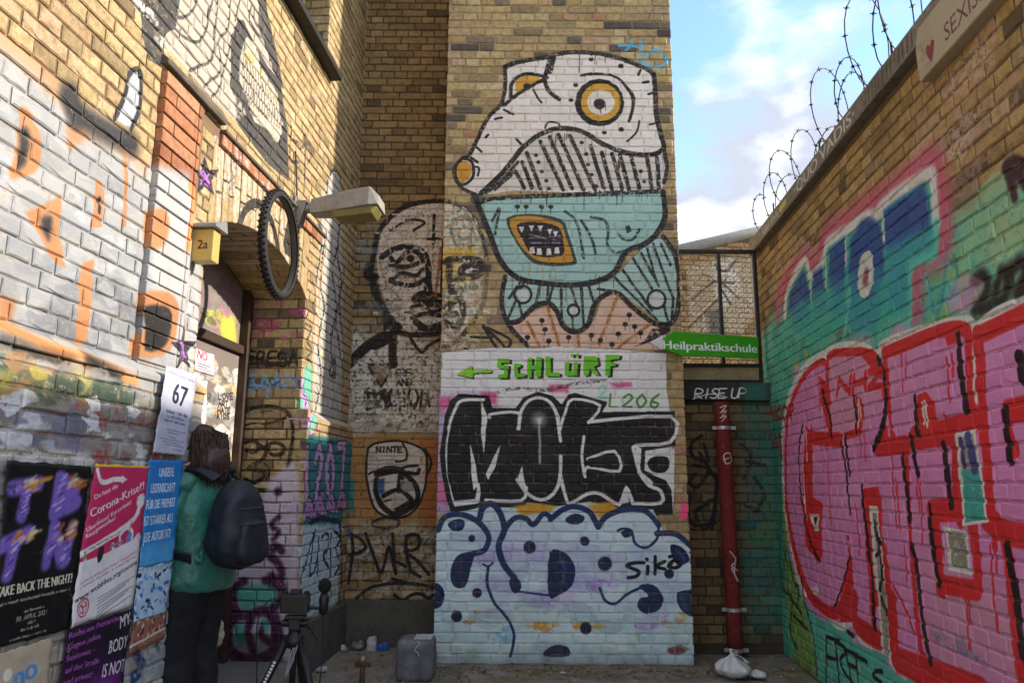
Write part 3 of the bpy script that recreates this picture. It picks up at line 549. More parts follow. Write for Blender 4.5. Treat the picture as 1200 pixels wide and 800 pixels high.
# ---------------- the recess beside the pier: other half of the face, lettering, small face
ca = Canvas('paint_in_recess', ALC, -1.75, -0.55, 0.0, 4.4, 0.0045)
def alcpaint():
    c = ca; f = Z(420, 220, 4); PA = 0.0079; w = lambda n: n / 4 * PA
    c.fill(f(-60, 640, 60, 700, 130, 660, 170, 640, 220, 690, 400, 740, 400, 1140, -60, 1140), 'dcd6cc', soft=.10, rough=.45, alpha=.85)
    c.fill(f(400, 70, 330, 75, 230, 95, 150, 150, 100, 230, 85, 330, 95, 430, 120, 520, 160, 600, 220, 670, 300, 700, 400, 690), 'd5c6b8', soft=.015, rough=.35)
    c.splat(f(110, 330, 330, 480), ['b9a99a', '4a4038', 'e2dacd'], 30, .03, seed=1, rough=.6); c.splat(f(100, 520, 390, 690), ['e0d8cc', '2b2522', '6a5a4a', '8f9a80', '2b2522'], 60, .03, seed=2, rough=.6)
    for q, n in (((400, 62, 320, 66, 220, 90, 140, 150, 90, 220, 70, 320, 60, 400, 75, 440, 100, 530, 150, 610, 180, 660), 22), ((180, 655, 150, 680, 60, 730, 0, 780, -50, 830), 44), ((165, 650, 160, 780, 165, 830), 34), ((130, 600, 140, 700, 80, 740), 40), ((190, 680, 240, 690, 320, 690, 400, 680), 22), ((240, 700, 280, 760, 300, 770, 330, 740, 400, 700), 14), ((50, 370, 45, 410, 75, 420), 40), ((60, 420, 70, 490, 110, 560), 20), ((110, 325, 160, 290, 240, 275, 310, 310, 330, 400, 320, 470), 26), ((140, 310, 170, 350, 200, 330, 230, 300, 270, 300, 300, 340, 260, 360, 210, 370, 150, 360), 20), ((150, 440, 200, 400, 270, 410, 300, 380), 18), ((150, 430, 190, 450, 260, 455, 310, 430), 22), ((320, 320, 330, 430, 340, 520), 22), ((270, 520, 310, 500, 390, 520), 40), ((280, 540, 390, 545), 34), ((250, 560, 300, 550, 340, 580, 390, 570), 16), ((250, 610, 310, 590, 390, 600), 18), ((270, 630, 320, 660, 390, 640), 30), ((290, 660, 390, 660), 24), ((355, 130, 352, 265), 14), ((325, 240, 380, 236), 12), ((210, 165, 260, 150, 310, 165, 260, 200), 12), ((150, 200, 230, 150), 10), ((400, 240, 390, 500), 14)): c.stroke(f(*q), w(n * 1.12), '1f1a18', rough=.25)
    g_ = random.Random(77)
    def dab(n, x0, x1, y0, y1, cols, wd, ln, cv_=c, mp_=f):
        for _ in range(n):
            x, y, a_ = g_.uniform(x0, x1), g_.uniform(y0, y1), g_.gauss(1.2, .9); l_ = g_.uniform(.4, 1) * ln
            cv_.stroke(mp_(x, y, x + l_ * math.cos(a_) * .5, y + l_ * .5 * math.sin(a_) + 3, x + l_ * math.cos(a_ + .4), y + l_ * math.sin(a_ + .4)), wd * g_.uniform(.5, 1.3), g_.choice(cols), rough=.45, alpha=.85)
    dab(46, 125, 330, 280, 470, ['d8cabc', 'e2d8cc', 'b09c8a', '6a5444'], .016, 34); dab(50, 140, 390, 500, 660, ['d8cabc', 'e0d6ca', '3a302a', '8a7460', '94917c'], .018, 34); dab(60, 110, 390, 100, 290, ['dccfc2', 'cdb8a4', 'e4dacf', 'c09a78'], .016, 46); dab(60, 410, 585, 90, 660, ['ddd4c2', 'c8a64c', '5f6a58', '4a443c', 'e2dccf', '8a9a88'], .018, 36, cp)
    c.dot(f(243, 330)[0], w(18), '17130f'); c.stroke(f(388, 285, 375, 400, 360, 505), w(14), 'b3562a', rough=.4)
    c.stroke(f(130, 230, 230, 160, 290, 130), w(10), 'c28a5a', rough=.6, alpha=.7); c.stroke(f(100, 350, 130, 450, 180, 500), w(14), '8a6a44', rough=.6)
    c.splat(f(0, 90, 90, 400), ['7f99a0', '94a4a6'], 22, .035, seed=5, alpha=.55); c.splat(f(-10, 540, 130, 640), ['7f99a0'], 12, .03, seed=6, alpha=.5)
    c.stroke(f(80, 560, 110, 590, 100, 650, 50, 680), w(16), '4f5a4e', alpha=.7, rough=.5)
    # heart, lettering
    m = Z(300, 360, 5); ww = lambda n: n / 5 * PA
    c.fill(m(660, 335, 790, 330, 770, 400, 735, 465, 690, 420), '8a6a48', soft=.01, rough=.3); c.stroke(m(660, 335, 725, 345, 795, 330, 780, 390, 735, 465, 690, 410, 660, 345), ww(16), '2b2422', sm=0, rough=.3)
    handwriting(c, 'SRF', 463, 441, 8, .013, '26221f', slant=.2); handwriting(c, 'AND', 465, 452, 8, .013, '26221f', slant=.1)
    for i in range(11):
        x = 430 + i * 7.2; g_ = random.Random(i); c.stroke([(x, 456 + g_.uniform(0, 4)), (x + g_.uniform(-3, 3), 466), (x + g_.uniform(-3, 4), 478 + g_.uniform(-4, 3))], .026, '26221f', rough=.4)
    for q in ((428, 460, 442, 462), (428, 470, 445, 470), (430, 479, 446, 476), (452, 478, 462, 470), (448, 458, 452, 472, 456, 460)): c.stroke([(q[i], q[i + 1]) for i in range(0, len(q), 2)], .028, '26221f', rough=.3)
    c.drips(m(620, 500, 1000, 500), '3a342e', .006, (.05, .2), 14, seed=3); c.splat([(408, 425), (512, 515)], ['e0dbd2', 'c4bcae', 'd8d2c6'], 40, .05, seed=9, rough=.5, alpha=.7)
    c.splat([(408, 480), (512, 515)], ['8a8478', '5c564c', 'b4aca0'], 30, .03, seed=10, rough=.6)
    # plinth below: small face on ochre
    P = APL; n_ = Z(400, 490, 6.15); PB = .0077; wn = lambda n: n / 6.15 * PB
    c.fill(n_(0, 120, 700, 120, 690, 740, 540, 800, 300, 800, 60, 780, 60, 160), 'b5834a', soft=.03, rough=.35, P=P, alpha=.9); c.fill(n_(550, 140, 690, 130, 690, 760, 560, 780, 590, 500), 'b2622a', soft=.05, rough=.3, P=P, alpha=.85)
    c.fill(n_(-20, 90, 60, 120, 50, 420, 90, 440, 90, 660, 40, 700, -20, 690), '2f7c78', soft=.02, P=P)
    c.fill(n_(190, 215, 240, 180, 370, 160, 480, 175, 590, 230, 605, 330, 595, 500, 560, 620, 480, 690, 370, 710, 280, 680, 220, 600, 190, 450), 'cfc0b0', rough=.3, P=P, sm=2)
    for q, s_ in (((190, 215, 240, 180, 370, 162, 480, 175, 590, 230, 620, 330, 600, 500, 560, 620, 480, 700, 370, 715, 270, 680, 215, 590, 185, 450, 180, 300, 190, 215), 13), ((440, 180, 470, 240, 460, 300, 390, 310), 12), ((250, 390, 330, 360, 420, 370, 480, 420, 540, 500, 545, 590, 480, 660, 380, 690, 300, 640, 250, 540, 255, 440), 30), ((260, 400, 420, 375, 430, 420, 415, 520), 34), ((300, 560, 380, 520, 420, 510, 480, 560, 500, 600, 400, 660), 26), ((430, 360, 480, 345, 550, 340), 16), ((480, 390, 540, 400, 560, 370), 22), ((200, 400, 230, 380, 270, 380), 12), ((310, 600, 350, 590, 420, 590), 10), ((600, 220, 650, 320, 610, 420), 14)): c.stroke(n_(*q), wn(s_ * 1.25), '1e1917', P=P, rough=.2)
    c.fill(n_(260, 440, 310, 430, 310, 540, 270, 550), '3a5a84', soft=.01, P=P); c.fill(n_(350, 405, 395, 400, 400, 500, 355, 510), 'cfc8bf', P=P, rough=.3); c.fill(n_(425, 440, 510, 460, 520, 520, 460, 540, 425, 500), '9a928a', P=P, rough=.4); c.fill(n_(350, 570, 440, 560, 480, 600, 380, 640), 'b9ada2', P=P, rough=.3)
    handwriting(c, 'NINTE', 441, 529.5, 6.4, .013, '1f1b1a', P=P, gap=.3, wide=.75)
    for y_ in (242, 300, 360): c.stroke(n_(195, y_, 400, y_ - 3), wn(5), '6a5040', P=P, sm=0)
    c.stroke(n_(230, 745, 320, 715, 410, 735, 400, 775, 310, 795, 240, 775), wn(20), '1f1a18', P=P, closed=True, rough=.2); c.fill(n_(255, 750, 320, 732, 385, 745, 375, 768, 310, 778, 260, 765), 'a97d48', P=P)
    # PWR on worn paint
    pz = Z(390, 600, 4); wp = lambda n: n / 4 * PB
    c.splat([(402, 610), (512, 712)], ['b7b0a2', '9a9484', 'c4bcae', 'a98e60', 'b6ac9a'], 110, .05, P=P, seed=14, rough=.5, alpha=.7)
    for q in ((85, 100, 95, 180, 80, 270, 75, 330), (85, 105, 130, 125, 155, 165, 120, 190, 80, 200), (155, 100, 190, 200, 225, 280, 250, 200, 265, 160, 280, 220, 295, 285, 285, 180, 280, 100), (345, 110, 345, 180, 365, 275), (340, 140, 360, 105, 400, 110, 405, 150, 380, 175, 340, 180, 400, 230, 450, 290), (110, 400, 180, 350, 290, 330, 400, 335, 470, 350), (290, 385, 330, 410, 370, 385, 410, 380, 450, 400, 470, 385), (280, 310, 320, 320), (300, 230, 340, 250), (370, 280, 410, 300)): c.stroke(pz(*q), wp(15), '1e1b1c', P=P, rough=.2)
    c.stroke(n_(-60, 730, 40, 760, 60, 860), .02, '3a5a84', P=P)
alcpaint(); ca.img = ca.image(); cp.img = cp.image()
# ---------------- the left wall (u runs away from the viewer)
cl = Canvas('paint_on_house', LW, 1.9, 7.1, 0.0, 6.1, 0.0036)
def leftpaint():
    c = cl; c.wob = .008
    # silver field with orange letters
    sil = [(-20, 38), (0, 50), (40, 78), (64, 112), (100, 145), (140, 172), (178, 196), (215, 205), (238, 300), (232, 380), (222, 450), (180, 448), (90, 420), (0, 392), (-40, 380)]
    c.fill(sil, 'a09f9d', soft=.03, rough=.22)
    c.splat([(0, 90), (170, 420)], ['8e9094', '84868a', '9a9c9e', '929396'], 70, .07, seed=3, alpha=.55, rough=.3); c.splat([(60, 300), (170, 420)], ['74767a', '7e8084'], 36, .07, seed=4, alpha=.6, rough=.3)
    c.splat([(0, 60), (220, 430)], ['b4b4b6', 'a8a8aa'], 60, .03, seed=5, alpha=.6, rough=.4, aspect=2.5)
    c.fill([(178, 200), (215, 215), (236, 300), (228, 430), (190, 430), (170, 330)], 'b2b0ae', soft=.03, alpha=.85, rough=.15)
    OR = 'b07a50'
    a = Z(0, 0, 2.963)
    c.stroke([(-10, 42), (20, 62), (52, 92), (75, 118), (110, 150), (140, 165), (170, 195)], .08, 'b98f6c', soft=.06, alpha=.75)
    c.fill(a(70, 370, 110, 400, 140, 470, 142, 550, 110, 600, 60, 620, 30, 605, 50, 520, 60, 440), OR, sm=3, soft=.01); c.fill(a(70, 445, 100, 455, 105, 510, 80, 570, 60, 580, 65, 520), '2d2b2e', sm=3, soft=.02)
    c.fill(a(90, 735, 215, 675, 205, 800, 222, 930, 180, 900, 140, 820), OR, soft=.008); c.fill(a(140, 755, 175, 748, 170, 830, 150, 800), '2d2b2e', sm=3, soft=.02)
    c.fill(a(335, 640, 360, 640, 358, 740, 350, 790, 310, 790, 320, 770), OR, sm=3); c.stroke(a(345, 690, 342, 740), .02, '2d2b2e'); c.fill(a(235, 430, 330, 425, 430, 500, 440, 580, 400, 500, 330, 470, 260, 510, 240, 520), OR, sm=3, soft=.02, alpha=.85)
    c.stroke(a(438, 570, 436, 680, 430, 780), .03, OR); c.fill([(170, 250), (186, 245), (192, 262), (186, 284), (170, 290)], OR, sm=3, soft=.02)
    c.splat([(0, 80), (170, 430)], ['8a8478', '7c7a76', '9a948a'], 40, .03, seed=15, alpha=.35, rough=.6); c.fill([(97, 308), (111, 306), (105, 380), (98, 404), (86, 402), (92, 350)], OR, soft=.008); c.fill([(0, 345), (20, 350), (14, 372), (0, 372)], OR, soft=.02)
    c.fill([(163, 343), (192, 342), (203, 362), (199, 395), (185, 414), (153, 416), (154, 395), (163, 380)], OR, sm=3, soft=.015); c.fill([(164, 358), (185, 357), (195, 368), (192, 395), (180, 408), (163, 408), (163, 380)], '252221', sm=2, soft=.012)
    c.stroke([(218, 220), (222, 240), (215, 290)], .06, 'd98d55', soft=.03)
    # black smear and the pale wing
    c.stroke([(82, 116), (88, 130), (104, 140), (130, 155), (156, 168)], .115, '2c2b2c', soft=.06); c.stroke([(84, 114), (88, 134)], .11, '2c2b2c', soft=.05)
    c.fill([(158, 82), (166, 88), (165, 120), (158, 148), (136, 138), (148, 105)], 'a8aaae', rough=.15, sm=2); c.stroke([(134, 138), (146, 112), (150, 90), (159, 82), (166, 90), (165, 120), (160, 134), (153, 152)], .028, '2a292b')
    # dark and cream painted figure above the arch
    b = Z(160, 0, 3.6346)
    cream = b(180, -60, 540, -60, 545, 100, 590, 260, 620, 420, 600, 600, 560, 560, 440, 540, 100, 180, 160, 100)
    c.fill(cream, 'b0a494', rough=.12)
    c.fill(b(-10, -40, 190, -40, 180, 60, 160, 130, 130, 150, 100, 290, 50, 260, 30, 170, 20, 60), '403d3a', rough=.25)
    c.fill(b(430, 85, 455, 90, 500, 180, 560, 290, 610, 340, 640, 520, 650, 770, 560, 700, 480, 600, 430, 530, 400, 350, 400, 200), '46423e', rough=.15)
    c.fill(b(520, -40, 545, -40, 560, 60, 590, 200, 625, 380, 600, 350, 560, 230, 520, 130), '46423e', rough=.15)
    c.fill(b(470, 160, 510, 200, 530, 290, 600, 400, 625, 560, 600, 610, 560, 560, 500, 520, 470, 420, 440, 350, 440, 240), 'bdb09c', rough=.25)
    c.splat(b(450, 200, 600, 450), ['cbb04a', 'd8c070', 'e8dcc8', 'a8b0a8'], 30, .04, seed=6, rough=.5, aspect=.5); 
    for i in range(17): 
        x = 450 + i * 11; c.stroke(b(x, 230 + i * 14, x + 8, 330 + i * 13, x + 2, 420 + i * 9), .014, '5d5853', rough=.4)
    for q in ((160, 70, 210, 75, 250, 20, 255, -20), (150, 110, 200, 160, 250, 180, 285, 150, 320, 20, 325, -30), (350, -30, 330, 200, 310, 260, 230, 300), (400, -20, 390, 120, 350, 180, 360, 300, 320, 340, 290, 370), (440, 0, 420, 90), (410, 150, 380, 260, 360, 360, 330, 410)): c.stroke(b(*q), .018, '4c4743', rough=.3)
    for q in ((490, 20, 480, 80, 520, 150, 545, 150, 545, 60, 520, 20), (500, 40, 500, 90, 525, 120, 530, 60)): c.stroke(b(*q), .02, '5d5853')
    c.splat(b(0, 0, 100, 120), ['e8e0d4'], 9, .03, seed=8, rough=.5); c.splat(b(90, 140, 140, 240), ['d8cdbd'], 7, .03, seed=9, rough=.6)
    c.splat(b(380, 380, 450, 520), ['bfb2a2'], 8, .03, seed=10, rough=.4)
    # voussoirs washed with white
    for i in range(15):
        g_ = random.Random(i + 40); x = 255 + i * 6.2; y0 = 130 + (x - 240) * 1.02
        c.stroke([(x, y0 + g_.uniform(10, 30)), (x + 2, y0 + g_.uniform(70, 110))], .05, 'c2bcb2', rough=.5, alpha=.7, sm=0)
    # star
    def star(cx, cy, r, rot=0):
        return [(cx + (r if i % 2 == 0 else r * .42) * math.sin(rot + i * math.pi / 5) * .72, cy - (r if i % 2 == 0 else r * .42) * math.cos(rot + i * math.pi / 5)) for i in range(10)]
    for (x, y, r) in ((240, 208, 26), (212, 408, 28)):
        c.fill(star(x, y, r), '2b2530', rough=.2)
        for i in range(7): g_ = random.Random(i); c.stroke([(x + g_.uniform(-8, 8), y + g_.uniform(-10, 12)), (x + g_.uniform(-8, 8), y + g_.uniform(-10, 12))], .012, 'b06cc4', sm=0)
    # far sunlit strip: tall pale figure with black contour, tags
    c.fill([(386, 202), (394, 200), (400, 215), (401, 300), (402, 400), (400, 500), (366, 490), (368, 420), (372, 330), (378, 240)], 'b4aea2', rough=.25, soft=.01)
    for q in ((383, 230, 386, 206, 392, 198, 398, 206, 400, 222), (394, 230, 398, 270, 390, 320, 394, 360, 388, 400, 392, 440), (399, 240, 396, 300, 400, 330, 393, 380, 396, 390, 401, 430), (382, 270, 376, 330, 380, 360, 373, 400, 376, 440, 370, 480), (372, 260, 378, 280, 370, 330), (392, 420, 386, 436, 394, 440, 392, 420), (402, 330, 398, 350, 402, 400)): c.stroke([(q[i], q[i + 1]) for i in range(0, len(q), 2)], .035, '2f2d2c', rough=.45)
    for i in range(26):
        g_ = random.Random(i + 90); x = g_.uniform(370, 400); y = g_.uniform(240, 480); c.stroke([(x, y), (x + g_.uniform(-2, 2), y + g_.uniform(8, 24))], .016, g_.choice(['3a3836', '6a6660', '504c48']), sm=0, rough=.4)
    c.splat([(370, 330), (380, 420)], ['e0d890', 'd8e0d8'], 6, .03, seed=12, alpha=.5)
    for q in ((342, 150, 340, 185, 350, 190), (352, 175, 360, 168, 366, 175, 362, 190), (358, 160, 357, 215), (344, 165, 352, 170)): c.stroke([(q[i], q[i + 1]) for i in range(0, len(q), 2)], .03, '4a4038', rough=.4)
    for q in ((362, 365, 358, 378, 366, 384, 360, 398), (360, 400, 366, 410, 360, 418, 366, 424)): c.stroke([(q[i], q[i + 1]) for i in range(0, len(q), 2)], .022, '4a4038', rough=.3)
    for q in ((366, 330, 370, 345, 366, 360, 372, 368),): c.stroke([(q[i], q[i + 1]) for i in range(0, len(q), 2)], .02, '4a4038')
    c.stroke([(376, 300), (374, 350), (373, 400)], .03, 'cf8a52', rough=.4)
    c.fill([(357, 430), (363, 424), (366, 440), (364, 480), (352, 520), (346, 520)], '6cb39c', soft=.012); c.splat([(352, 440), (362, 510)], ['c08cc4', 'd0a0cc'], 4, .05, seed=14, aspect=.6)
    for q in ((355, 445, 353, 460, 358, 465), (358, 468, 356, 480, 362, 482, 360, 470), (352, 488, 350, 510, 356, 508)): c.stroke([(q[i], q[i + 1]) for i in range(0, len(q), 2)], .05, 'c79ccb'); c.stroke([(q[i] + 1.5, q[i + 1]) for i in range(0, len(q), 2)], .012, '5a2a5e')
    # chamfer of the plinth, near
    c.fill([(-10, 382), (90, 412), (190, 444), (190, 462), (90, 436), (-10, 412)], '989a9a', soft=.02, rough=.3, P=LPL); c.stroke([(-8, 366), (30, 388), (70, 412), (100, 420)], .07, 'd2854a', soft=.05, P=LPL); c.stroke([(105, 424), (130, 436), (160, 450)], .06, 'd2854a', soft=.04, P=LPL)
    c.stroke([(0, 400), (40, 415), (80, 425)], .06, '3c3a34', soft=.05, P=LPL, alpha=.8); c.stroke([(100, 420), (120, 432), (140, 442)], .05, '2d2c2a', soft=.04, P=LPL)
    # plinth, near: many layers of torn paint
    P = LPL
    c.fill([(-30, 405), (205, 462), (240, 470), (240, 900), (-40, 900)], '9c9a94', soft=.02, rough=.3, P=P)
    c.splat([(185, 520), (225, 830)], ['a8aaa6', '8c9494', 'b8b8b2', '747c80'], 70, .05, P=P, seed=27, alpha=.8, rough=.4); c.splat([(-20, 415), (200, 545)], ['8a8a84', 'a8a49c', '74787a', 'a09488', '8c8078', 'b0aca6'], 150, .055, P=P, seed=20, alpha=.8, rough=.4)
    c.splat([(0, 415), (110, 480)], ['b9aa4c', 'a8a23c', 'c08a58', '5f6a4c', '4c5a50'], 26, .045, P=P, seed=21, alpha=.85, rough=.4); c.splat([(60, 440), (150, 470)], ['3f5044', '53604e', '38423c'], 16, .05, P=P, seed=22, alpha=.8, rough=.4)
    c.splat([(90, 470), (205, 545)], ['b04a48', 'a85a58', '8c5452', 'c03c3c'], 24, .035, P=P, seed=23, alpha=.8, rough=.5); c.splat([(0, 480), (90, 530)], ['9a7c98', '8f88a8', 'b89a9a', '6f7488'], 20, .05, P=P, seed=24, alpha=.7, rough=.4)
    c.splat([(0, 455), (60, 540)], ['deddd8', 'e4e2de'], 16, .03, P=P, seed=25, alpha=.95, rough=.3); c.splat([(95, 460), (190, 545)], ['deddd8', 'e4e2de'], 14, .028, P=P, seed=26, alpha=.95, rough=.3)
    for q in ((101, 466, 112, 463, 119, 470, 117, 482, 106, 480), (95, 486, 104, 490, 112, 484, 118, 490, 114, 498, 118, 506, 108, 504, 100, 508, 102, 498), (150, 476, 160, 472, 166, 482, 158, 490, 150, 486), (0, 470, 25, 464, 36, 470, 20, 484, 8, 490)): c.fill([(q[i], q[i + 1]) for i in range(0, len(q), 2)], 'e2e1de', P=P, rough=.3)
    c.fill([(0, 523), (88, 528), (88, 540), (0, 540)], 'cfc9bc', P=P, soft=.01, rough=.4); c.splat([(150, 640), (205, 800)], ['b6bcbc', '9aa8b0', 'c4c8c4', '8a9498'], 40, .05, P=P, seed=28, rough=.4); c.stroke([(165, 745), (160, 765), (168, 780), (155, 795)], .05, '2c4470', P=P, rough=.4); c.stroke([(188, 690), (180, 720), (186, 760)], .03, '6a7a80', P=P)
    c.splat([(-20, 745), (80, 830)], ['a8a296', 'b4b0a6', '8c867a'], 30, .05, P=P, seed=29, rough=.4)
    # plinth, far: 1207 on turquoise
    d = Z(330, 470, 2.7586); 
    c.fill(d(60, 105, 225, 130, 240, 260, 235, 300, 205, 330, 190, 410, 30, 400, 30, 260, 50, 200), '2f7f7c', P=P, soft=.015, rough=.15)
    c.fill(d(20, 400, 200, 400, 190, 470, 180, 660, 110, 700, 10, 680, 0, 560), 'b8cdd4', P=P, soft=.02, rough=.25)
    PU = 'c0a0c4'
    L4 = [(60, 130, 78, 120, 88, 150, 86, 250, 95, 330, 90, 370, 60, 385, 40, 360, 42, 300, 62, 260, 66, 190), (98, 125, 118, 130, 126, 180, 122, 260, 128, 350, 112, 368, 100, 340, 102, 280, 98, 200), (136, 130, 156, 128, 162, 180, 158, 280, 162, 350, 146, 372, 134, 330, 138, 240), (168, 120, 205, 122, 212, 180, 196, 240, 202, 340, 186, 365, 168, 340, 172, 250)]
    for wd_, co_ in ((.105, '3c1f44'), (.078, PU)):
        handwriting(c, '1207', 356, 588, 60, wd_, co_, P=P, wide=.13, gap=.75, ysl=-.12)
    for wd_, co_ in ((.085, '3c1f44'), (.06, 'b48cb8')): [c.stroke([(356 + k * 13, 606 - k * 3), (362 + k * 13, 588 - k * 3), (366 + k * 13, 602 - k * 3), (358 + k * 13, 598 - k * 3)], wd_, co_, P=P) for k in range(4)]
    for i in range(16): g_ = random.Random(i + 5); x, y = g_.uniform(354, 402), g_.uniform(530, 598); c.stroke([(x, y), (x + g_.uniform(-2, 2), y + g_.uniform(4, 12))], .012, g_.choice(['6a2f6a', 'd8c4da', '8a5a90']), P=P, sm=0, rough=.3)
    NB = '1f2e4a'
    for q, n in (((20, 600, 30, 480, 45, 430, 60, 440, 55, 500, 30, 560), .035), ((60, 590, 90, 480, 110, 420), .03), ((110, 420, 96, 500, 92, 560, 110, 540, 120, 480), .03), ((120, 440, 118, 560), .03), ((130, 440, 150, 430, 150, 480, 135, 500, 150, 540), .03), ((160, 430, 158, 560), .035), ((170, 420, 190, 440, 176, 480, 190, 520, 172, 560), .03), ((95, 395, 130, 380, 190, 390), .04), ((10, 620, 20, 560), .03), ((190, 400, 195, 560, 185, 640), .04), ((140, 600, 160, 620, 150, 650), .02)): c.stroke(d(*q), n, NB, P=P, rough=.25)
    c.splat(d(20, 420, 190, 680), ['c8dadc', 'a4c2cc', 'd4dedc'], 30, .04, P=P, seed=35, alpha=.5)
    c.fill(d(10, 560, 180, 590, 170, 680, 0, 690), 'aab8b4', P=P, soft=.05, alpha=.5, rough=.5)
leftpaint(); cl.img = cl.image()

# ---------------- far reveal of the doorway (faces the viewer)
UN = LW.px(228, 440)[0]; UF = LW.px(352, 470)[0]; REC = 0.46
REV = Plane(LW.at(UF, 0, 0), -LW.n)
cv = Canvas('paint_on_reveal', REV, -0.62, 0.12, 0.0, 3.2, 0.0042)
def revpaint():
    c = cv; a = Z(250, 340, 2.6667); w = lambda n: n / 2.6667 * .0065
    c.splat([(285, 350), (355, 400)], ['c24e8a', 'b8437c', 'd070a0'], 14, .045, seed=1, rough=.4, alpha=.8)
    for q in ((104, 245, 104, 190, 130, 192), (104, 218, 126, 216), (138, 240, 140, 195, 160, 200, 150, 220, 166, 240), (196, 192, 174, 196, 172, 235, 196, 232), (174, 214, 192, 212), (226, 200, 206, 196, 204, 215, 226, 215, 226, 235, 204, 235), (236, 235, 250, 190, 262, 232), (240, 215, 268, 213), (110, 230, 260, 225), (110, 205, 200, 235)): c.stroke(a(*q), w(9), '231d1a', sm=0 if len(q) < 7 else 3, rough=.25)
    for q in ((105, 270, 130, 265, 120, 290, 150, 300, 160, 265, 175, 300, 200, 262, 205, 300, 230, 265, 250, 290, 265, 270), (120, 320, 125, 290), (170, 330, 172, 300), (110, 300, 260, 300)): c.stroke(a(*q), w(13), '7fb2d6', rough=.45, alpha=.85)
    for q, n in (((85, 430, 90, 390, 130, 365, 190, 362, 235, 385, 248, 440, 240, 520, 228, 580, 205, 610), 12), ((80, 430, 120, 415, 170, 415, 215, 400, 228, 390), 7), ((140, 480, 165, 500, 150, 530, 110, 555, 160, 570, 130, 600, 100, 590), 13), ((100, 475, 130, 470, 145, 490, 125, 505, 102, 498), 12), ((170, 480, 200, 475, 222, 490, 215, 510, 185, 512, 170, 495), 12), ((140, 490, 175, 488), 12), ((125, 622, 185, 625), 14), ((160, 540, 175, 560, 165, 590), 7), ((150, 380, 170, 375, 190, 378), 4)): c.stroke(a(*q), w(n), '1f1a17', rough=.25)
    c.dot(a(122, 487)[0], w(4), 'd0c8b8'); c.dot(a(205, 495)[0], w(5), 'd0c8b8')
    c.splat([(290, 480), (345, 560)], ['8a7248', '6a563a', 'a58a58'], 30, .05, seed=4, rough=.6, alpha=.5)
    c.fill([(270, 680), (300, 600), (318, 560), (345, 540), (350, 560), (346, 770), (240, 770), (255, 680)], 'd4c6d4', soft=.03, rough=.25); c.splat([(255, 590), (345, 770)], ['cfc4cc', 'b4a4b8', 'd4ccd0'], 40, .05, seed=5, alpha=.6)
    c.fill([(262, 690), (345, 640), (346, 775), (240, 785), (250, 720)], 'b3a8ac', soft=.05, alpha=.7, rough=.4)
    PU = '4c2444'
    for q, n in (((326, 605, 318, 615, 326, 622, 320, 632), 9), ((325, 575, 326, 576), 14), ((330, 645, 322, 640, 316, 650, 326, 660, 330, 676, 318, 690, 310, 680), 14), ((285, 682, 276, 690, 272, 706, 280, 720, 300, 716, 320, 712, 330, 690, 318, 676), 18), ((276, 720, 266, 740, 268, 760, 284, 772, 310, 770, 326, 752, 322, 724), 20), ((296, 720, 290, 740, 296, 762), 14), ((310, 716, 322, 730, 318, 752, 306, 744, 310, 730), 12), ((284, 696, 290, 700), 14)): c.stroke([(q[i], q[i + 1]) for i in range(0, len(q), 2)], n * .0040, PU, soft=.025, rough=.25)
    for q in ((278, 690, 300, 684, 300, 712, 282, 712), (300, 684, 324, 690, 322, 706, 302, 706), (276, 730, 286, 732, 284, 756, 276, 750), (306, 724, 316, 730, 312, 744)): c.fill([(q[i], q[i + 1]) for i in range(0, len(q), 2)], '5fae9c', soft=.02, sm=2)
revpaint(); cv.img = cv.image()

# ---------------- niche between pier and boundary wall
cn = Canvas('paint_in_niche', NICHE, 1.2, 2.6, 0.0, 2.5, 0.0045)
def nichepaint():
    c = cn
    c.fill([(870, 470), (895, 470), (930, 560), (930, 730), (880, 740), (868, 690), (875, 560)], '2c6b5e', soft=.12, alpha=.8, rough=.4); c.splat([(872, 600), (925, 700)], ['2f7a70', '35607a', '2a5648', '4c7a4a'], 26, .06, seed=2, alpha=.5)
    for q in ((822, 510, 810, 520, 812, 535, 830, 540, 824, 520), (812, 545, 830, 550, 818, 570, 808, 565, 815, 555), (830, 555, 840, 560, 836, 600, 826, 620, 815, 600, 830, 590), (810, 580, 806, 600, 815, 615, 838, 612), (815, 600, 838, 585, 834, 620), (820, 530, 838, 560)): c.stroke([(q[i], q[i + 1]) for i in range(0, len(q), 2)], .03, '171515', rough=.2)
    for q in ((868, 520, 880, 535, 872, 560), (884, 560, 896, 580, 884, 600), (870, 590, 890, 600), (876, 540, 896, 545)): c.stroke([(q[i], q[i + 1]) for i in range(0, len(q), 2)], .035, '191c1a', rough=.5, alpha=.8)
nichepaint(); cn.img = cn.image()

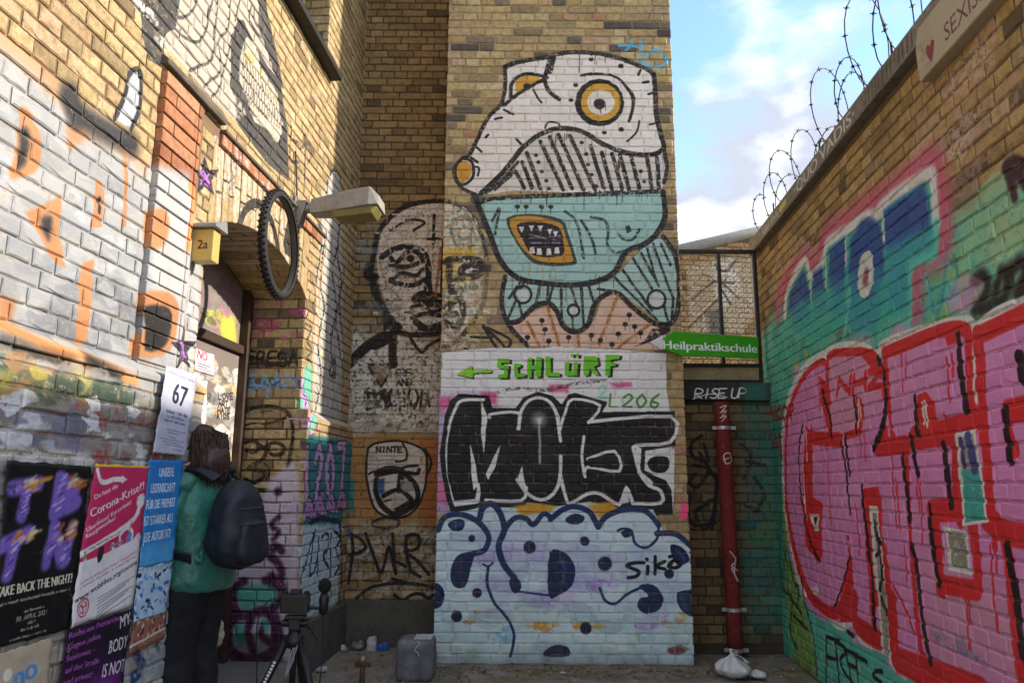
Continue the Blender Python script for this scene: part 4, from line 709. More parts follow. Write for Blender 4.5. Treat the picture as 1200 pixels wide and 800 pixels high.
# ---------------- boundary wall on the right
cr_ = Canvas('paint_on_boundary_wall', RW, -6.75, -1.9, 0.0, 3.7, 0.0036)
def rightpaint():
    c = cr_; c.wob = .008; PT = lambda *q: [(q[i], q[i + 1]) for i in range(0, len(q), 2)]
    # pale scribble under the coping, washed pink bricks
    for q in ((906, 330, 912, 300, 918, 322, 926, 290), (930, 300, 938, 278, 946, 296, 936, 305), (950, 290, 958, 262, 966, 280, 974, 258), (915, 340, 960, 285)): c.stroke(PT(*q), .03, 'c99a86', rough=.5, alpha=.8)
    c.splat(PT(1080, 30, 1200, 160), ['c49a88', 'b98f7c', 'cfae9c'], 24, .09, seed=2, alpha=.45, rough=.5)
    # turquoise ground
    c.fill(PT(890, 470, 893, 392, 915, 360, 940, 380, 1000, 400, 1070, 330, 1100, 268, 1150, 236, 1210, 205, 1260, 180, 1300, 900, 940, 860, 905, 740, 888, 560), '54b8a4', soft=.10, rough=.25, alpha=.97)
    c.splat(PT(1100, 250, 1210, 330), ['a0bc84', '8cc49c', 'a9b984', '7cc0a4'], 30, .10, seed=3, alpha=.5, rough=.4); c.splat(PT(1070, 290, 1150, 380), ['8fae5c', '7aa860', '4c96a4', 'a2b25a', '3f8a98'], 40, .06, seed=4, alpha=.6, rough=.4, aspect=.7)
    c.splat(PT(900, 340, 960, 450), ['4a9a82', '5aa88c', '3c8c7c'], 30, .08, seed=5, alpha=.6); c.splat(PT(930, 420, 950, 440), ['b3bb3c'], 4, .05, seed=6, alpha=.8)
    c.fill(PT(905, 470, 922, 480, 918, 600, 930, 660, 905, 740, 893, 600), '2c7468', soft=.12, alpha=.7); c.fill(PT(918, 640, 932, 670, 950, 740, 960, 800, 935, 790, 924, 740, 920, 690), '8a9a3c', soft=.10, alpha=.75, rough=.3); c.fill(PT(916, 560, 922, 600, 926, 640, 918, 640), 'a4a63c', soft=.05, alpha=.6)
    for q in ((1118, 300, 1120, 330, 1112, 350), (1108, 310, 1104, 350, 1098, 370), (1090, 340, 1094, 365), (1112, 280, 1108, 300, 1116, 310)): c.stroke(PT(*q), .03, '3f86a0', rough=.4, alpha=.7)
    # blue letters with white and pink outline
    a = Z(880, 150, 2.9625)
    c.stroke(a(95, 650, 105, 560, 185, 450, 215, 480, 245, 425, 262, 375, 340, 320, 400, 270, 440, 250, 520, 195, 620, 110, 655, 190, 665, 300, 660, 420, 580, 480, 570, 640), .16, 'c65a76', soft=.10, alpha=.85)
    let = a(125, 650, 130, 560, 185, 470, 205, 530, 245, 460, 262, 400, 335, 350, 370, 315, 420, 300, 450, 320, 455, 275, 605, 165, 625, 200, 640, 330, 635, 450, 555, 480, 550, 640, 480, 660, 430, 710, 350, 730, 320, 690, 250, 740, 180, 730)
    c.fill(let, '3fb09c', soft=.03)
    c.stroke(a(118, 650, 128, 560, 185, 462, 208, 515, 250, 455, 264, 400, 335, 350, 400, 308, 440, 300, 457, 268, 610, 155, 632, 200, 642, 330), .075, 'd8d4cc', soft=.03)
    c.stroke(a(642, 330, 636, 440, 560, 480, 552, 640, 545, 690), .05, '5cc4ac', soft=.03)
    NV, TL = '2c4c8c', '3890a4'
    for q in ((130, 640, 135, 570, 182, 490, 200, 560, 205, 600, 170, 610, 150, 640), (212, 580, 216, 500, 245, 480, 255, 560, 230, 570), (270, 530, 272, 420, 325, 375, 330, 460, 320, 560, 290, 570), (335, 500, 345, 390, 380, 325, 420, 310, 448, 340, 462, 420, 460, 520, 440, 560, 400, 600, 350, 560), (458, 400, 462, 290, 600, 185, 618, 280, 620, 350, 480, 430)): c.fill(a(*q), NV, soft=.03, rough=.12)
    for q in ((335, 500, 460, 490, 455, 620, 430, 700, 350, 720, 325, 640), (465, 420, 620, 340, 615, 420, 540, 470, 545, 620, 480, 640, 470, 520), (270, 530, 322, 520, 325, 640, 280, 660), (215, 570, 255, 560, 262, 640, 222, 640), (135, 630, 170, 600, 210, 600, 200, 660, 150, 690)): c.fill(a(*q), TL, soft=.06, alpha=.75, rough=.15)
    for q in ((330, 360, 328, 470), (455, 300, 460, 390), (205, 520, 208, 600), (258, 450, 262, 560)): c.stroke(a(*q), .03, 'cfd2cc', soft=.02)
    c.fill(a(400, 430, 420, 440, 425, 540, 395, 590, 372, 560, 375, 470), 'd0d0c4', sm=2); c.fill(a(395, 490, 405, 490, 405, 540, 388, 540), '8a5060', sm=2, soft=.02)
    c.stroke(a(330, 600, 345, 560, 320, 740), .04, '5cc4ac', soft=.03)
    # 202, R
    b = Z(1000, 150, 5); k = Z(1000, 300, 5)
    for q in ((900, 260, 890, 220, 950, 190, 990, 210, 975, 260, 920, 250), (910, 250, 945, 400), (960, 260, 1010, 330)): c.stroke(b(*q), .045, '3f2228', soft=.02)
    for q in ((700, 140, 750, 110, 780, 170, 760, 240, 715, 310, 800, 285), (835, 190, 870, 90, 910, 150, 880, 250, 840, 262, 830, 190), (920, 80, 980, 30, 1010, 100, 960, 215, 1020, 190)): c.stroke(k(*q), .065, '282320', soft=.04)
    # big pink letters: body, white rim, red contour
    body = PT(918, 590, 917, 510, 925, 465, 942, 432, 962, 418, 970, 424, 970, 414, 1000, 406, 1022, 410, 1034, 424, 1034, 402, 1080, 388, 1132, 378, 1140, 384, 1200, 356, 1260, 330, 1300, 860, 1200, 850, 1090, 806, 1040, 780, 1040, 768, 1000, 752, 992, 722, 985, 732, 960, 726, 940, 700, 925, 650)
    c.fill(body, 'd886b8', rough=.1)
    c.splat(PT(930, 440, 1200, 760), ['e090c4', 'cc80ae', 'dc9cc2', 'd07cb8', 'd892be'], 120, .10, seed=7, alpha=.5, rough=.3); c.fill(PT(1080, 640, 1200, 700, 1200, 800, 1100, 790), 'c8929f', soft=.15, alpha=.7, rough=.3); c.fill(PT(965, 415, 1030, 415, 1032, 470, 1010, 520, 970, 500), 'cc92a8', soft=.1, alpha=.6)
    c.splat(PT(1096, 740, 1160, 790), ['6f7a90', '8a8088'], 8, .04, seed=8, alpha=.6, rough=.5)
    WR, RD, BK = 'd9d4cd', 'cf2a2e', '2a1418'
    c.stroke(PT(958, 690, 940, 690, 927, 640, 919, 590, 917, 510, 925, 465, 942, 431, 962, 416, 968, 420, 969, 412, 985, 406, 1010, 405, 1028, 416, 1033, 405, 1060, 393, 1132, 376, 1138, 386, 1170, 365, 1200, 354, 1230, 342), .055, WR)
    c.stroke(PT(930, 640, 945, 690, 970, 722, 985, 735, 1000, 725, 1002, 700, 1005, 745, 1040, 762, 1046, 778, 1060, 790), .05, WR); c.stroke(PT(1094, 800, 1120, 808), .06, WR)
    c.stroke(PT(1136, 378, 1140, 420, 1142, 480, 1145, 502), .04, WR, sm=0)
    for q, n in (((921, 590, 921, 510, 929, 468, 945, 438, 962, 424, 969, 430), .05), ((921, 590, 930, 640, 946, 690, 964, 712, 980, 718, 992, 700, 996, 660), .09), ((972, 470, 970, 420, 1000, 412, 1020, 414, 1030, 424), .055), ((1038, 412, 1080, 396, 1130, 386, 1134, 430, 1137, 485), .07), ((1146, 392, 1200, 366, 1230, 352), .08), ((1146, 390, 1149, 450, 1156, 540, 1162, 610), .075), ((970, 425, 970, 470, 974, 510), .05), ((946, 514, 984, 516), .1), ((964, 460, 974, 512), .03), ((1002, 700, 1004, 735, 1040, 752, 1038, 700, 1030, 640), .09), ((1003, 730, 1040, 754), .10), ((990, 512, 1008, 506), .05), ((1036, 410, 1040, 450, 1046, 510, 1060, 520), .055), ((1046, 700, 1048, 740, 1052, 772, 1075, 790, 1095, 794), .09), ((1050, 772, 1110, 796, 1150, 812), .14), ((1028, 525, 1062, 520), .10), ((1062, 522, 1066, 620, 1072, 700, 1080, 770), .05), ((1035, 640, 1042, 690, 1048, 730), .06), ((1076, 510, 1110, 500, 1140, 490), .14), ((1070, 512, 1116, 506), .12), ((1118, 512, 1120, 580, 1126, 610), .07), ((1090, 598, 1128, 592), .10), ((1096, 600, 1100, 660, 1102, 690), .09), ((1105, 685, 1145, 692), .09), ((1138, 600, 1144, 650, 1146, 690), .08), ((1098, 606, 1140, 602), .05), ((1182, 482, 1215, 476), .10), ((1180, 490, 1188, 530), .06), ((1168, 610, 1180, 640, 1186, 700, 1196, 780, 1200, 820), .075), ((1156, 610, 1182, 625, 1220, 630), .10), ((1158, 590, 1166, 640), .05)): c.stroke(PT(*q), n, RD, rough=.06)
    for q in ((940, 470, 950, 500, 944, 540, 940, 590, 945, 640, 953, 650, 962, 630, 964, 590, 948, 580, 950, 540, 952, 500, 946, 490), (944, 500, 952, 508, 952, 600, 962, 605, 964, 650, 957, 660, 945, 620, 940, 560), (960, 440, 970, 450, 974, 500, 972, 512, 962, 470), (1001, 462, 1010, 466, 1013, 485, 1010, 505, 1000, 510, 1004, 490), (1008, 415, 1032, 424, 1034, 460, 1038, 500, 1042, 520, 1025, 526, 1036, 490, 1036, 450), (1010, 572, 1028, 570, 1033, 585, 1034, 640, 1030, 700, 1022, 735, 1014, 640), (985, 700, 996, 650, 1000, 690, 1000, 730, 985, 730), (1075, 462, 1086, 458, 1094, 468, 1098, 490, 1076, 500), (1105, 388, 1118, 386, 1120, 410, 1114, 418), (1092, 596, 1112, 590, 1115, 600, 1096, 610)): c.fill(PT(*q), RD, rough=.06)
    # windows in the letters, left unpainted pink
    c.fill(PT(1100, 396, 1104, 440, 1106, 490, 1098, 492, 1094, 470, 1086, 458, 1074, 462, 1072, 505, 1046, 505, 1042, 440, 1042, 420, 1062, 412), 'd48ab6', rough=.1); c.fill(PT(1106, 408, 1128, 400, 1134, 470, 1130, 484, 1108, 488), 'd48aba', rough=.1)
    c.fill(PT(1072, 470, 1072, 508, 1100, 502, 1094, 472), RD); c.stroke(PT(1072, 508, 1140, 496), .09, RD, sm=0)
    c.fill(PT(1030, 570, 1034, 600, 1030, 700, 1020, 700, 1014, 640, 1012, 590), RD)
    # white slots
    for q in ((1018, 591, 1028, 592, 1034, 650, 1040, 720, 1044, 770, 1034, 765, 1028, 700, 1022, 650), (1119, 506, 1143, 502, 1158, 612, 1128, 616), (1106, 616, 1133, 622, 1138, 674, 1112, 668)): c.fill(PT(*q), WR, rough=.1)
    c.fill(PT(1022, 600, 1027, 600, 1040, 720, 1042, 768, 1037, 765, 1030, 690), '948878', rough=.3); c.fill(PT(1123, 512, 1141, 508, 1147, 552, 1127, 556), 'a08c86', rough=.3); c.fill(PT(1127, 550, 1147, 550, 1155, 608, 1130, 612), '46a092', rough=.15); c.fill(PT(1110, 621, 1130, 626, 1134, 666, 1116, 664), '8e8a76', rough=.3)
    c.stroke(PT(1126, 515, 1130, 545), .035, '3a3a6c'); c.stroke(PT(1135, 512, 1142, 548), .06, '4a4a80'); c.stroke(PT(1024, 610, 1029, 640, 1026, 650), .03, '241f1d'); c.stroke(PT(1030, 650, 1033, 670, 1031, 690), .03, '241f1d'); c.stroke(PT(1033, 700, 1039, 718), .03, '241f1d'); c.stroke(PT(1026, 630, 1032, 636), .03, '241f1d')
    # highlights and black shadow lines
    for q in ((944, 505, 946, 540), (941, 545, 943, 590, 946, 608), (1005, 468, 1006, 500), (1007, 468, 1009, 490), (1081, 472, 1083, 495), (1084, 470, 1087, 498)): c.stroke(PT(*q), .022, 'ded6cc', sm=0)
    c.fill(PT(948, 602, 960, 603, 959, 622, 954, 622), 'ded6cc'); c.fill(PT(953, 606, 958, 607, 956, 616), '2a1c20')
    for q, n in (((941, 498, 937, 520, 937, 560, 943, 610, 952, 640, 960, 656), .03), ((964, 458, 972, 490, 974, 514), .035), ((999, 460, 1003, 490, 1003, 508), .03), ((1029, 420, 1036, 440, 1038, 470, 1034, 500, 1024, 526), .05), ((986, 520, 992, 560, 996, 600), .03), ((990, 512, 995, 556), .035), ((1009, 570, 1016, 630, 1022, 680, 1025, 736), .04), ((1122, 394, 1126, 440, 1132, 480), .05), ((1072, 464, 1074, 500, 1077, 508), .04), ((1068, 512, 1072, 545, 1075, 555), .045), ((1106, 520, 1110, 560, 1114, 592), .045), ((1058, 534, 1064, 590, 1066, 610), .04), ((1068, 640, 1074, 665, 1080, 720, 1090, 776), .045), ((1089, 594, 1093, 640, 1100, 684), .045), ((1178, 480, 1182, 520, 1185, 540), .045), ((1194, 416, 1198, 445), .05), ((1181, 640, 1190, 700, 1200, 770), .05), ((996, 650, 986, 690, 978, 712), .02)): c.stroke(PT(*q), n, BK, rough=.15)
    # drips
    for x, y, l in ((958, 430, 50), (968, 524, 90), (1007, 506, 30), (1012, 506, 34), (1044, 528, 90), (1050, 560, 60), (1055, 412, 45), (1060, 410, 30), (1110, 420, 50), (1115, 416, 26), (1077, 566, 70), (1131, 690, 70), (1134, 690, 40), (1160, 640, 100), (1166, 640, 30), (1060, 640, 40), (1003, 590, 60), (1074, 560, 40)): c.stroke(PT(x, y, x + l * .07, y + l), .016, RD, sm=0)
    c.stroke(PT(1046, 685, 1060, 710, 1072, 742), .02, RD); c.dot((994, 630), .02, RD); c.dot((995, 644), .022, RD)
    handwriting(c, 'NHZ.', 981, 462, 19, .042, RD, ysl=-.2, wide=.75, slant=.1); handwriting(c, 'AKO?', 901, 492, 17, .03, 'a8322c', ysl=-.05, gap=.1, wide=.4); [c.stroke(PT(902 + k * 5, 524, 904 + k * 5, 508, 906 + k * 5, 522 + k * 8), .03, '8c302c') for k in range(3)]
    # lettering at the foot
    for q in ((1000, 746, 992, 740), (968, 746, 968, 800), (968, 746, 984, 752), (969, 770, 980, 773), (978, 752, 984, 800), (978, 752, 992, 762, 984, 775, 998, 800), (990, 760, 998, 800), (990, 762, 1005, 768), (994, 778, 1002, 782), (1002, 768, 1006, 806), (1002, 768, 1016, 775), (1034, 786, 1026, 786, 1024, 792, 1034, 800, 1030, 806)): c.stroke(PT(*q), .026, '1c1a1a', rough=.15)
    for q in ((914, 660, 918, 690, 928, 700, 926, 740, 934, 760), (925, 655, 930, 680, 936, 690, 934, 710), (936, 664, 944, 710, 952, 740, 957, 790), (926, 700, 938, 716, 942, 732), (930, 720, 946, 736), (918, 640, 922, 660)): c.stroke(PT(*q), .03, '1f2420', rough=.4)
    c.drips(PT(900, 560, 915, 560), '8c302c', .01, (.1, .3), 5, seed=4)
rightpaint(); cr_.img = cr_.image()
# ================================================================== BRICKWORK
CH, BH, ST, HD, JT = 0.077, 0.0655, 0.25, 0.12, 0.0115
def brick_variant(L_, seed, r=1.0):
    """one hand-made brick: front outline of 12 points, worn arris, short body; front at y = 0"""
    g = random.Random(seed); h = BH / 2; l = L_ / 2; o = []
    n = 3
    for k in range(n): o.append((-l + 2 * l * k / n, -h))
    o.append((l, -h)); o.append((l, 0))
    for k in range(n): o.append((l - 2 * l * k / n, h))
    o.append((-l, h)); o.append((-l, 0))
    j = lambda s: g.uniform(-s, s) * r
    rim = [(x + j(.0022), .005, y_ + j(.0022)) for x, y_ in o]
    fr = []
    for (x, _, y_) in rim:
        c = .0045 + abs(j(.004)) + (.012 if g.random() < .07 * r else 0)
        q = math.hypot(x, y_); sx = 1 - c / max(abs(x), .02) if abs(x) > l * .9 else 1; sy = 1 - c / h if abs(y_) > h * .6 else 1
        fr.append((x * sx, j(.0012), y_ * sy))
    back = [(x, .05, y_) for x, _, y_ in rim]
    m = len(o); V = fr + rim + back; Fc = [tuple(range(m))]
    for i in range(m):
        k = (i + 1) % m; Fc.append((i, m + i, m + k, k)); Fc.append((m + i, 2 * m + i, 2 * m + k, m + k))
    return np.array(V), Fc
VAR = {True: [brick_variant(ST, i) for i in range(10)], False: [brick_variant(HD, 50 + i) for i in range(10)]}
BMESH = {}
def brick_mesh(long, i, mat):
    k = (long, i, mat.name)
    if k not in BMESH:
        V, Fc = VAR[long][i]; me = bpy.data.meshes.new('brick'); me.from_pydata([tuple(v) for v in V], [], Fc); me.materials.append(mat); me.update(); BMESH[k] = me
    return BMESH[k]
def subtract(iv, cuts):
    for a, b in cuts:
        out = []
        for x, y in iv:
            if b <= x or a >= y: out.append((x, y)); continue
            if a > x: out.append((x, a))
            if b < y: out.append((b, y))
        iv = out
    return iv
def courses(u0, u1, v0, v1, bond='cross', skip=None, seed=0):
    g = random.Random(seed); out = []; r0 = int(math.ceil(v0 / CH - .3)); r = r0
    while (r + 1) * CH <= v1 + .02:
        vc = (r + .5) * CH
        if bond == 'cross': pat = [ST] if r % 2 else [HD]; off = {1: 0, 3: .13}.get(r % 4, .065)
        else:
            pat = g.choice([[HD], [ST], [ST, HD], [HD], [ST, ST, HD], [HD, HD, ST]]); off = g.uniform(0, .3)
        u = math.floor(u0 / .26) * .26 - off - .5; seq = []; i = g.randrange(len(pat))
        while u < u1:
            l = pat[i % len(pat)]; i += 1
            if bond != 'cross' and g.random() < .1: l = HD if l == ST else ST
            seq.append((u, u + l)); u += l + JT
        ivs = subtract([(u0, u1)], skip(vc) if skip else [])
        for a, b in seq:
            for x, y in ivs:
                lo, hi = max(a, x), min(b, y)
                if hi - lo > .028: out.append(((lo + hi) / 2, vc, hi - lo))
        r += 1
    return out
class BrickSet:
    def __init__(s, root): s.root = root; s.items = []
    def add(s, P, lst, mat, jit=.0022, depth=0.0):
        for (u, v, l) in lst: s.items.append((P, u, v, l, mat, jit, depth))
    def build(s, limit=300, seed=0):
        g = random.Random(seed); sc = []
        for i, (P, u, v, l, mat, jit, dp) in enumerate(s.items):
            p = P.at(u, v); x, y, c = proj(p)
            if c < .3 or not (-25 < x < 1225 and -15 < y < 815): sc.append((0, i)); continue
            e1 = proj(P.at(u - l / 2, v)); e2 = proj(P.at(u + l / 2, v)); e3 = proj(P.at(u, v - BH / 2)); e4 = proj(P.at(u, v + BH / 2))
            sc.append((math.hypot(e1[0] - e2[0], e1[1] - e2[1]) * math.hypot(e3[0] - e4[0], e3[1] - e4[1]), i))
        sc.sort(reverse=True); ind = set(i for a, i in sc[:limit] if a > 30)
        merged = {}; off = Vector(s.root.location)
        for i, (P, u, v, l, mat, jit, dp) in enumerate(s.items):
            long = l > .17; k = g.randrange(10); base = ST if long else HD
            d = g.uniform(-jit, jit) + dp
            rot = Matrix.Rotation(g.uniform(-.010, .010), 4, 'Y') @ Matrix.Rotation(g.uniform(-.012, .012) * (1 if jit < .004 else 2), 4, 'Z') @ Matrix.Rotation(g.uniform(-.015, .015), 4, 'X')
            fl = -1 if g.random() < .5 else 1
            M = Matrix.Translation(P.at(u, v + g.uniform(-.0012, .0012), d)) @ P.M.to_3x3().to_4x4() @ rot @ Matrix.Diagonal((l / base, 1, 1 + g.uniform(-.03, .03), 1))
            if i in ind:
                o = bpy.data.objects.new('brick', brick_mesh(long, k, mat)); o.parent = s.root; o.matrix_basis = Matrix.Translation(-off) @ M; COL.objects.link(o)
            else:
                V, Fc = VAR[long][k]; W = V @ np.array(M.to_3x3()).T + np.array(M.translation - off)
                q = merged.setdefault(mat.name, [mat, [], [], [], 0]); q[1].append(W); b = q[4]; q[2] += [tuple(j + b for j in f) for f in Fc]; q[3].append(np.full(len(W), g.random())); q[4] += len(W)
        for mat, vs, fs, rs, n in merged.values():
            me = bpy.data.meshes.new('brick_courses'); me.from_pydata(np.concatenate(vs).tolist(), [], fs); me.materials.append(mat)
            at = me.attributes.new('rnd', 'FLOAT', 'POINT'); at.data.foreach_set('value', np.concatenate(rs).astype(np.float32)); me.update()
            tag(link(bpy.data.objects.new('brick_courses', me), s.root), kind='stuff')
REC_M = 0.0085                                             # joints lie this far behind the brick faces
def core(P, boxes, mat, root, name='mortar'):
    b = MB()
    for (u0, u1, v0, v1, d0, d1) in boxes: b.pbox(P, u0, u1, v0, v1, d0, d1)
    return b.build(name, mat, root)

# ------------------------------------------------------------------ ground
def ground_mat():
    t = NT('dirty_asphalt'); n = t.noise(1.3, 6, .6, dist=.5); f = t.noise(42, 5, .7); v = t.node('ShaderNodeTexVoronoi'); v.inputs['Scale'].default_value = 95; t.l.new(t.pos(), v.inputs['Vector'])
    c = t.ramp(n, [(.28, lin('7a746a')), (.46, lin('958e82')), (.6, lin('847a66')), (.75, lin('a09a88'))])
    c = t.mix(t.step(f, .56, .7), c, lin('aaa294')); c = t.mix(t.step(t.noise(70, 3, .6), .6, .68), c, lin('4a443c'))
    s = t.node('ShaderNodeSeparateXYZ'); t.l.new(t.pos(), s.inputs[0])
    moss = t.math('MULTIPLY', t.step(t.noise(6, 5, .65), .42, .62), t.step(s.outputs['Y'], 5.2, 6.0)); moss = t.math('MULTIPLY', moss, t.step(s.outputs['X'], -1.0, -.4))
    c = t.mix(t.math('MULTIPLY', moss, .75), c, lin('63603a')); c = t.mix(t.math('MULTIPLY', t.step(t.noise(3.3, 4, .6), .5, .66), .6), c, lin('6a5842'))
    t.col(c); t.rough(.92); t.bump(t.noise(60, 5, .7), .9, .012); t.bump(v.outputs['Distance'], .5, .004); t.bump(t.noise(7, 4, .6), .8, .03); return t.m
M_GROUND = ground_mat()
def ground_sheet():
    xs = np.unique(np.concatenate([np.linspace(-40, -3, 6), np.linspace(-3, 3.2, 90), np.linspace(3.2, 40, 6)])); ys = np.unique(np.concatenate([np.linspace(-20, 1, 5), np.linspace(1, 7.2, 100), np.linspace(7.2, 60, 8)]))
    H = vnoise(len(ys), len(xs), 9, 5) * .6 + vnoise(len(ys), len(xs), 3.3, 6) * .3
    v = []; f = []
    for j, y in enumerate(ys):
        for i, x in enumerate(xs):
            near = -3 < x < 3.2 and 1 < y < 7.2
            v.append((x, y, (H[j, i] - .55) * .03 if near else -.012))
    n = len(xs)
    for j in range(len(ys) - 1):
        for i in range(n - 1): a = j * n + i; f.append((a, a + 1, a + n + 1, a + n))
    o = mesh_obj('ground', v, f, M_GROUND, None, True); tag(o, kind='structure')
    o['label'] = 'trodden grey-brown ground of the alley with moss by the pier'
ground_sheet()

# ------------------------------------------------------------------ materials of the walls
M_PIER = masonry('brick_pier', YELLOW, cp, wear=.25, grime=.14); M_PIERM = masonry('mortar_pier', None, cp, True, '8a7860', wear=.35, grime=.08); M_SIDE = masonry('brick_plain', YELLOW, None); M_MORT = masonry('mortar_plain', None, None, True, '75644e')
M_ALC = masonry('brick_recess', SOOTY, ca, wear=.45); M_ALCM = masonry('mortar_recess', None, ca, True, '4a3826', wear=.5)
M_LEFT = masonry('brick_house', PALE, cl, wear=.3); M_LEFTM = masonry('mortar_house', None, cl, True, '6b543e', wear=.3)
M_TERR = masonry('terracotta', TERRA, cl, wear=.3); M_REV = masonry('brick_reveal', [(p, c) for p, c in YELLOW if p not in (.95,)], cv, wear=.4); M_REVM = masonry('mortar_reveal', None, cv, True, '6a563e', wear=.4)
M_RIGHT = masonry('brick_boundary', [(0, '5c4c36'), (.08, '776242'), (.2, '9a7e50'), (.4, 'b4935c'), (.55, 'a58750'), (.7, 'bc9c66'), (.85, '967a50'), (.93, 'c2a47c'), (1, '867050')], cr_, wear=.28, grime=.05); M_RIGHTM = masonry('mortar_boundary', None, cr_, True, '5c4a34', wear=.35, grime=.05)
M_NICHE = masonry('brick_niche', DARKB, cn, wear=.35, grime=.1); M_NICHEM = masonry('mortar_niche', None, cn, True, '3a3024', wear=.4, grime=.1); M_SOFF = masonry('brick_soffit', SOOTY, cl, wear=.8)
M_CONC = plain('old_concrete', '6d6a63', .9, var=.35, scale=5, bump=.5); M_CONCD = plain('dirty_concrete', '57524a', .92, var=.4, scale=4, bump=.6); M_COPE = plain('coping_concrete', '7d7669', .9, var=.3, scale=7, bump=.5)
M_DARK = plain('weathered_steel', '2a2624', .6, metal=.3, var=.4, scale=8); M_SLATE = plain('sooty_slate', '5a5142', .85, var=.45, scale=9, bump=.5)

# ------------------------------------------------------------------ boundary wall on the right
ZR = 3.50
UR0 = -RW.px(919, 700)[0]; UR0 = RW.px(917, 690)[0]
rw = thing('boundary_wall', 'tall yellow brick wall with giant pink and red letters and concrete coping', 'wall', (XR + .4, 4.0, 0))
bs = BrickSet(rw); bs.add(RW, courses(UR0 - .25, -0.95, 0, ZR, 'mixed', seed=5), M_RIGHT, .002, 0); bs.build(300, 1)
core(RW, [(UR0 - .25, -0.8, -.05, ZR + .005, -.36, -.0058)], M_RIGHTM, rw)
u = UR0 - .28; i = 0
while u < -0.8:
    l = min(1.02, -0.8 - u); MB().pbox(RW, u, u + l - .008, ZR + .008, ZR + .135, -.40, .055 + random.uniform(-.004, .004)).build('coping_slab', M_COPE, rw, bevel=.008); u += l; i += 1

# ------------------------------------------------------------------ pier
XP0 = (PIER.px(508, 760)[0] + PIER.px(526, 5)[0]) / 2; XP1 = (PIER.px(813, 760)[0] + PIER.px(785, 5)[0]) / 2
pier = thing('wall_pier', 'broad brick pier painted with a cream and turquoise big-eyed creature', 'wall pier', ((XP0 + XP1) / 2, YP + .4, 0))
bs = BrickSet(pier); bs.add(PIER, courses(XP0, XP1, .02, 8.2, 'mixed', seed=9), M_PIER, .003)
PSIDE = Plane((XP1, YP + .012, 0), (0, 1, 0)); bs.add(PSIDE, courses(0.0, 1.3, .02, 8.2, 'cross', seed=3), M_SIDE)
bs.build(300, 2)
MB().pbox(PIER, XP0 + .004, XP1 - REC_M, -.05, 8.25, -1.35, -REC_M).build('mortar', M_PIERM, pier)

# ------------------------------------------------------------------ recess back wall
UC = LW.px(404, 500)[0]                                    # where house wall and recess meet
CAPZ = 1.86
XA0 = LW.at(UC, 0).x - .3
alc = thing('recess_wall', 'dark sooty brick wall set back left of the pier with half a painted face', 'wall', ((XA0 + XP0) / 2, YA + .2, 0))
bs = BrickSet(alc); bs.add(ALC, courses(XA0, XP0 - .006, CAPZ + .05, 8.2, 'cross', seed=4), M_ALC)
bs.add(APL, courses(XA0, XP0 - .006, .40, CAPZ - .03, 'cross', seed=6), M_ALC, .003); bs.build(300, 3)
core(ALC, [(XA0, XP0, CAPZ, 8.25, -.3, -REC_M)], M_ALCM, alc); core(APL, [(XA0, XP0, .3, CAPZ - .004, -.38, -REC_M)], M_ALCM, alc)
def chamfer(P, u0, u1, z0, z1, d0, mat, root, name='plinth_cap', step=.255, back=.1):
    u = u0
    while u < u1 - .02:
        e = min(u + step, u1); q = []
        for uu in (u, e - .006):
            q.append([P.at(uu, z0, d0 + .012), P.at(uu, z0 + .03, d0 + .012), P.at(uu, z1, -.002), P.at(uu, z1, -back), P.at(uu, z0, -back)])
        b = MB(); n = 5; b.add(q[0] + q[1], [tuple(range(n))[::-1], tuple(range(n, 2 * n))] + [(k, (k + 1) % n, n + (k + 1) % n, n + k) for k in range(n)])
        b.build(name, mat, root, bevel=.004, seg=1); u = e
chamfer(ALC, XA0, XP0 - .01, CAPZ - .03, CAPZ + .055, .10, M_ALC, alc, step=.26)
MB().pbox(APL, XA0, XP0 - .01, -.05, .385, -.2, .025).build('concrete_skirting', M_CONCD, alc, bevel=.012)

# ------------------------------------------------------------------ house on the left
house = thing('brick_house', 'pale yellow brick house wall with arched doorway and silver and cream graffiti', 'house', (XL - .6, 4.0, 0))
UQ0 = LW.px(179, 200)[0]; UQ1 = LW.px(236, 150)[0]; ZQ = LW.px(205, 92)[1]; ZB0 = LW.px(255, 168)[1]; ZB1 = ZB0 + .075
UB1 = LW.px(379, 281)[0]; ZSP = LW.px(357, 347)[1]; ZCR = LW.px(303, 271)[1]
UW0, UW1, ZWS = LW.px(330, 0)[0] - .25, LW.px(384, 60)[0], LW.px(388, 88)[1]
U_NEAR, U_END = 1.55, UC + .75
def skip_upper(v):
    c = []
    if v < ZB0: c.append((UQ0 - .008, UQ1 + .006)); c.append((UN - .003, UF + .008))
    elif v < ZB1 + .01: c.append((UQ0 - .008, UB1))
    if v > ZWS: c.append((UW0, UW1))
    return c
bs = BrickSet(house)
bs.add(LW, courses(U_NEAR, U_END, CAPZ + .06, 7.2, 'cross', skip_upper, 8), M_LEFT, .0025)
bs.add(LPL, courses(U_NEAR, UN - .004, .02, CAPZ - .03, 'mixed', seed=12), M_LEFT, .004); bs.add(LPL, courses(UF + .002, U_END, .38, CAPZ - .03, 'cross', seed=13), M_LEFT, .003)
bs.add(REV, courses(-REC, -.004, CAPZ + .06, ZSP + .12, 'mixed', seed=14), M_REV, .003); bs.add(REV, courses(-REC, .066, .3, CAPZ + .05, 'mixed', seed=15), M_REV, .003)
WREV = Plane(LW.at(UW1, 0, 0), -LW.n); bs.add(WREV, courses(-.24, -.004, ZWS, 7.2, 'cross', seed=16), M_SIDE)
bs.build(300, 4)
m = REC_M
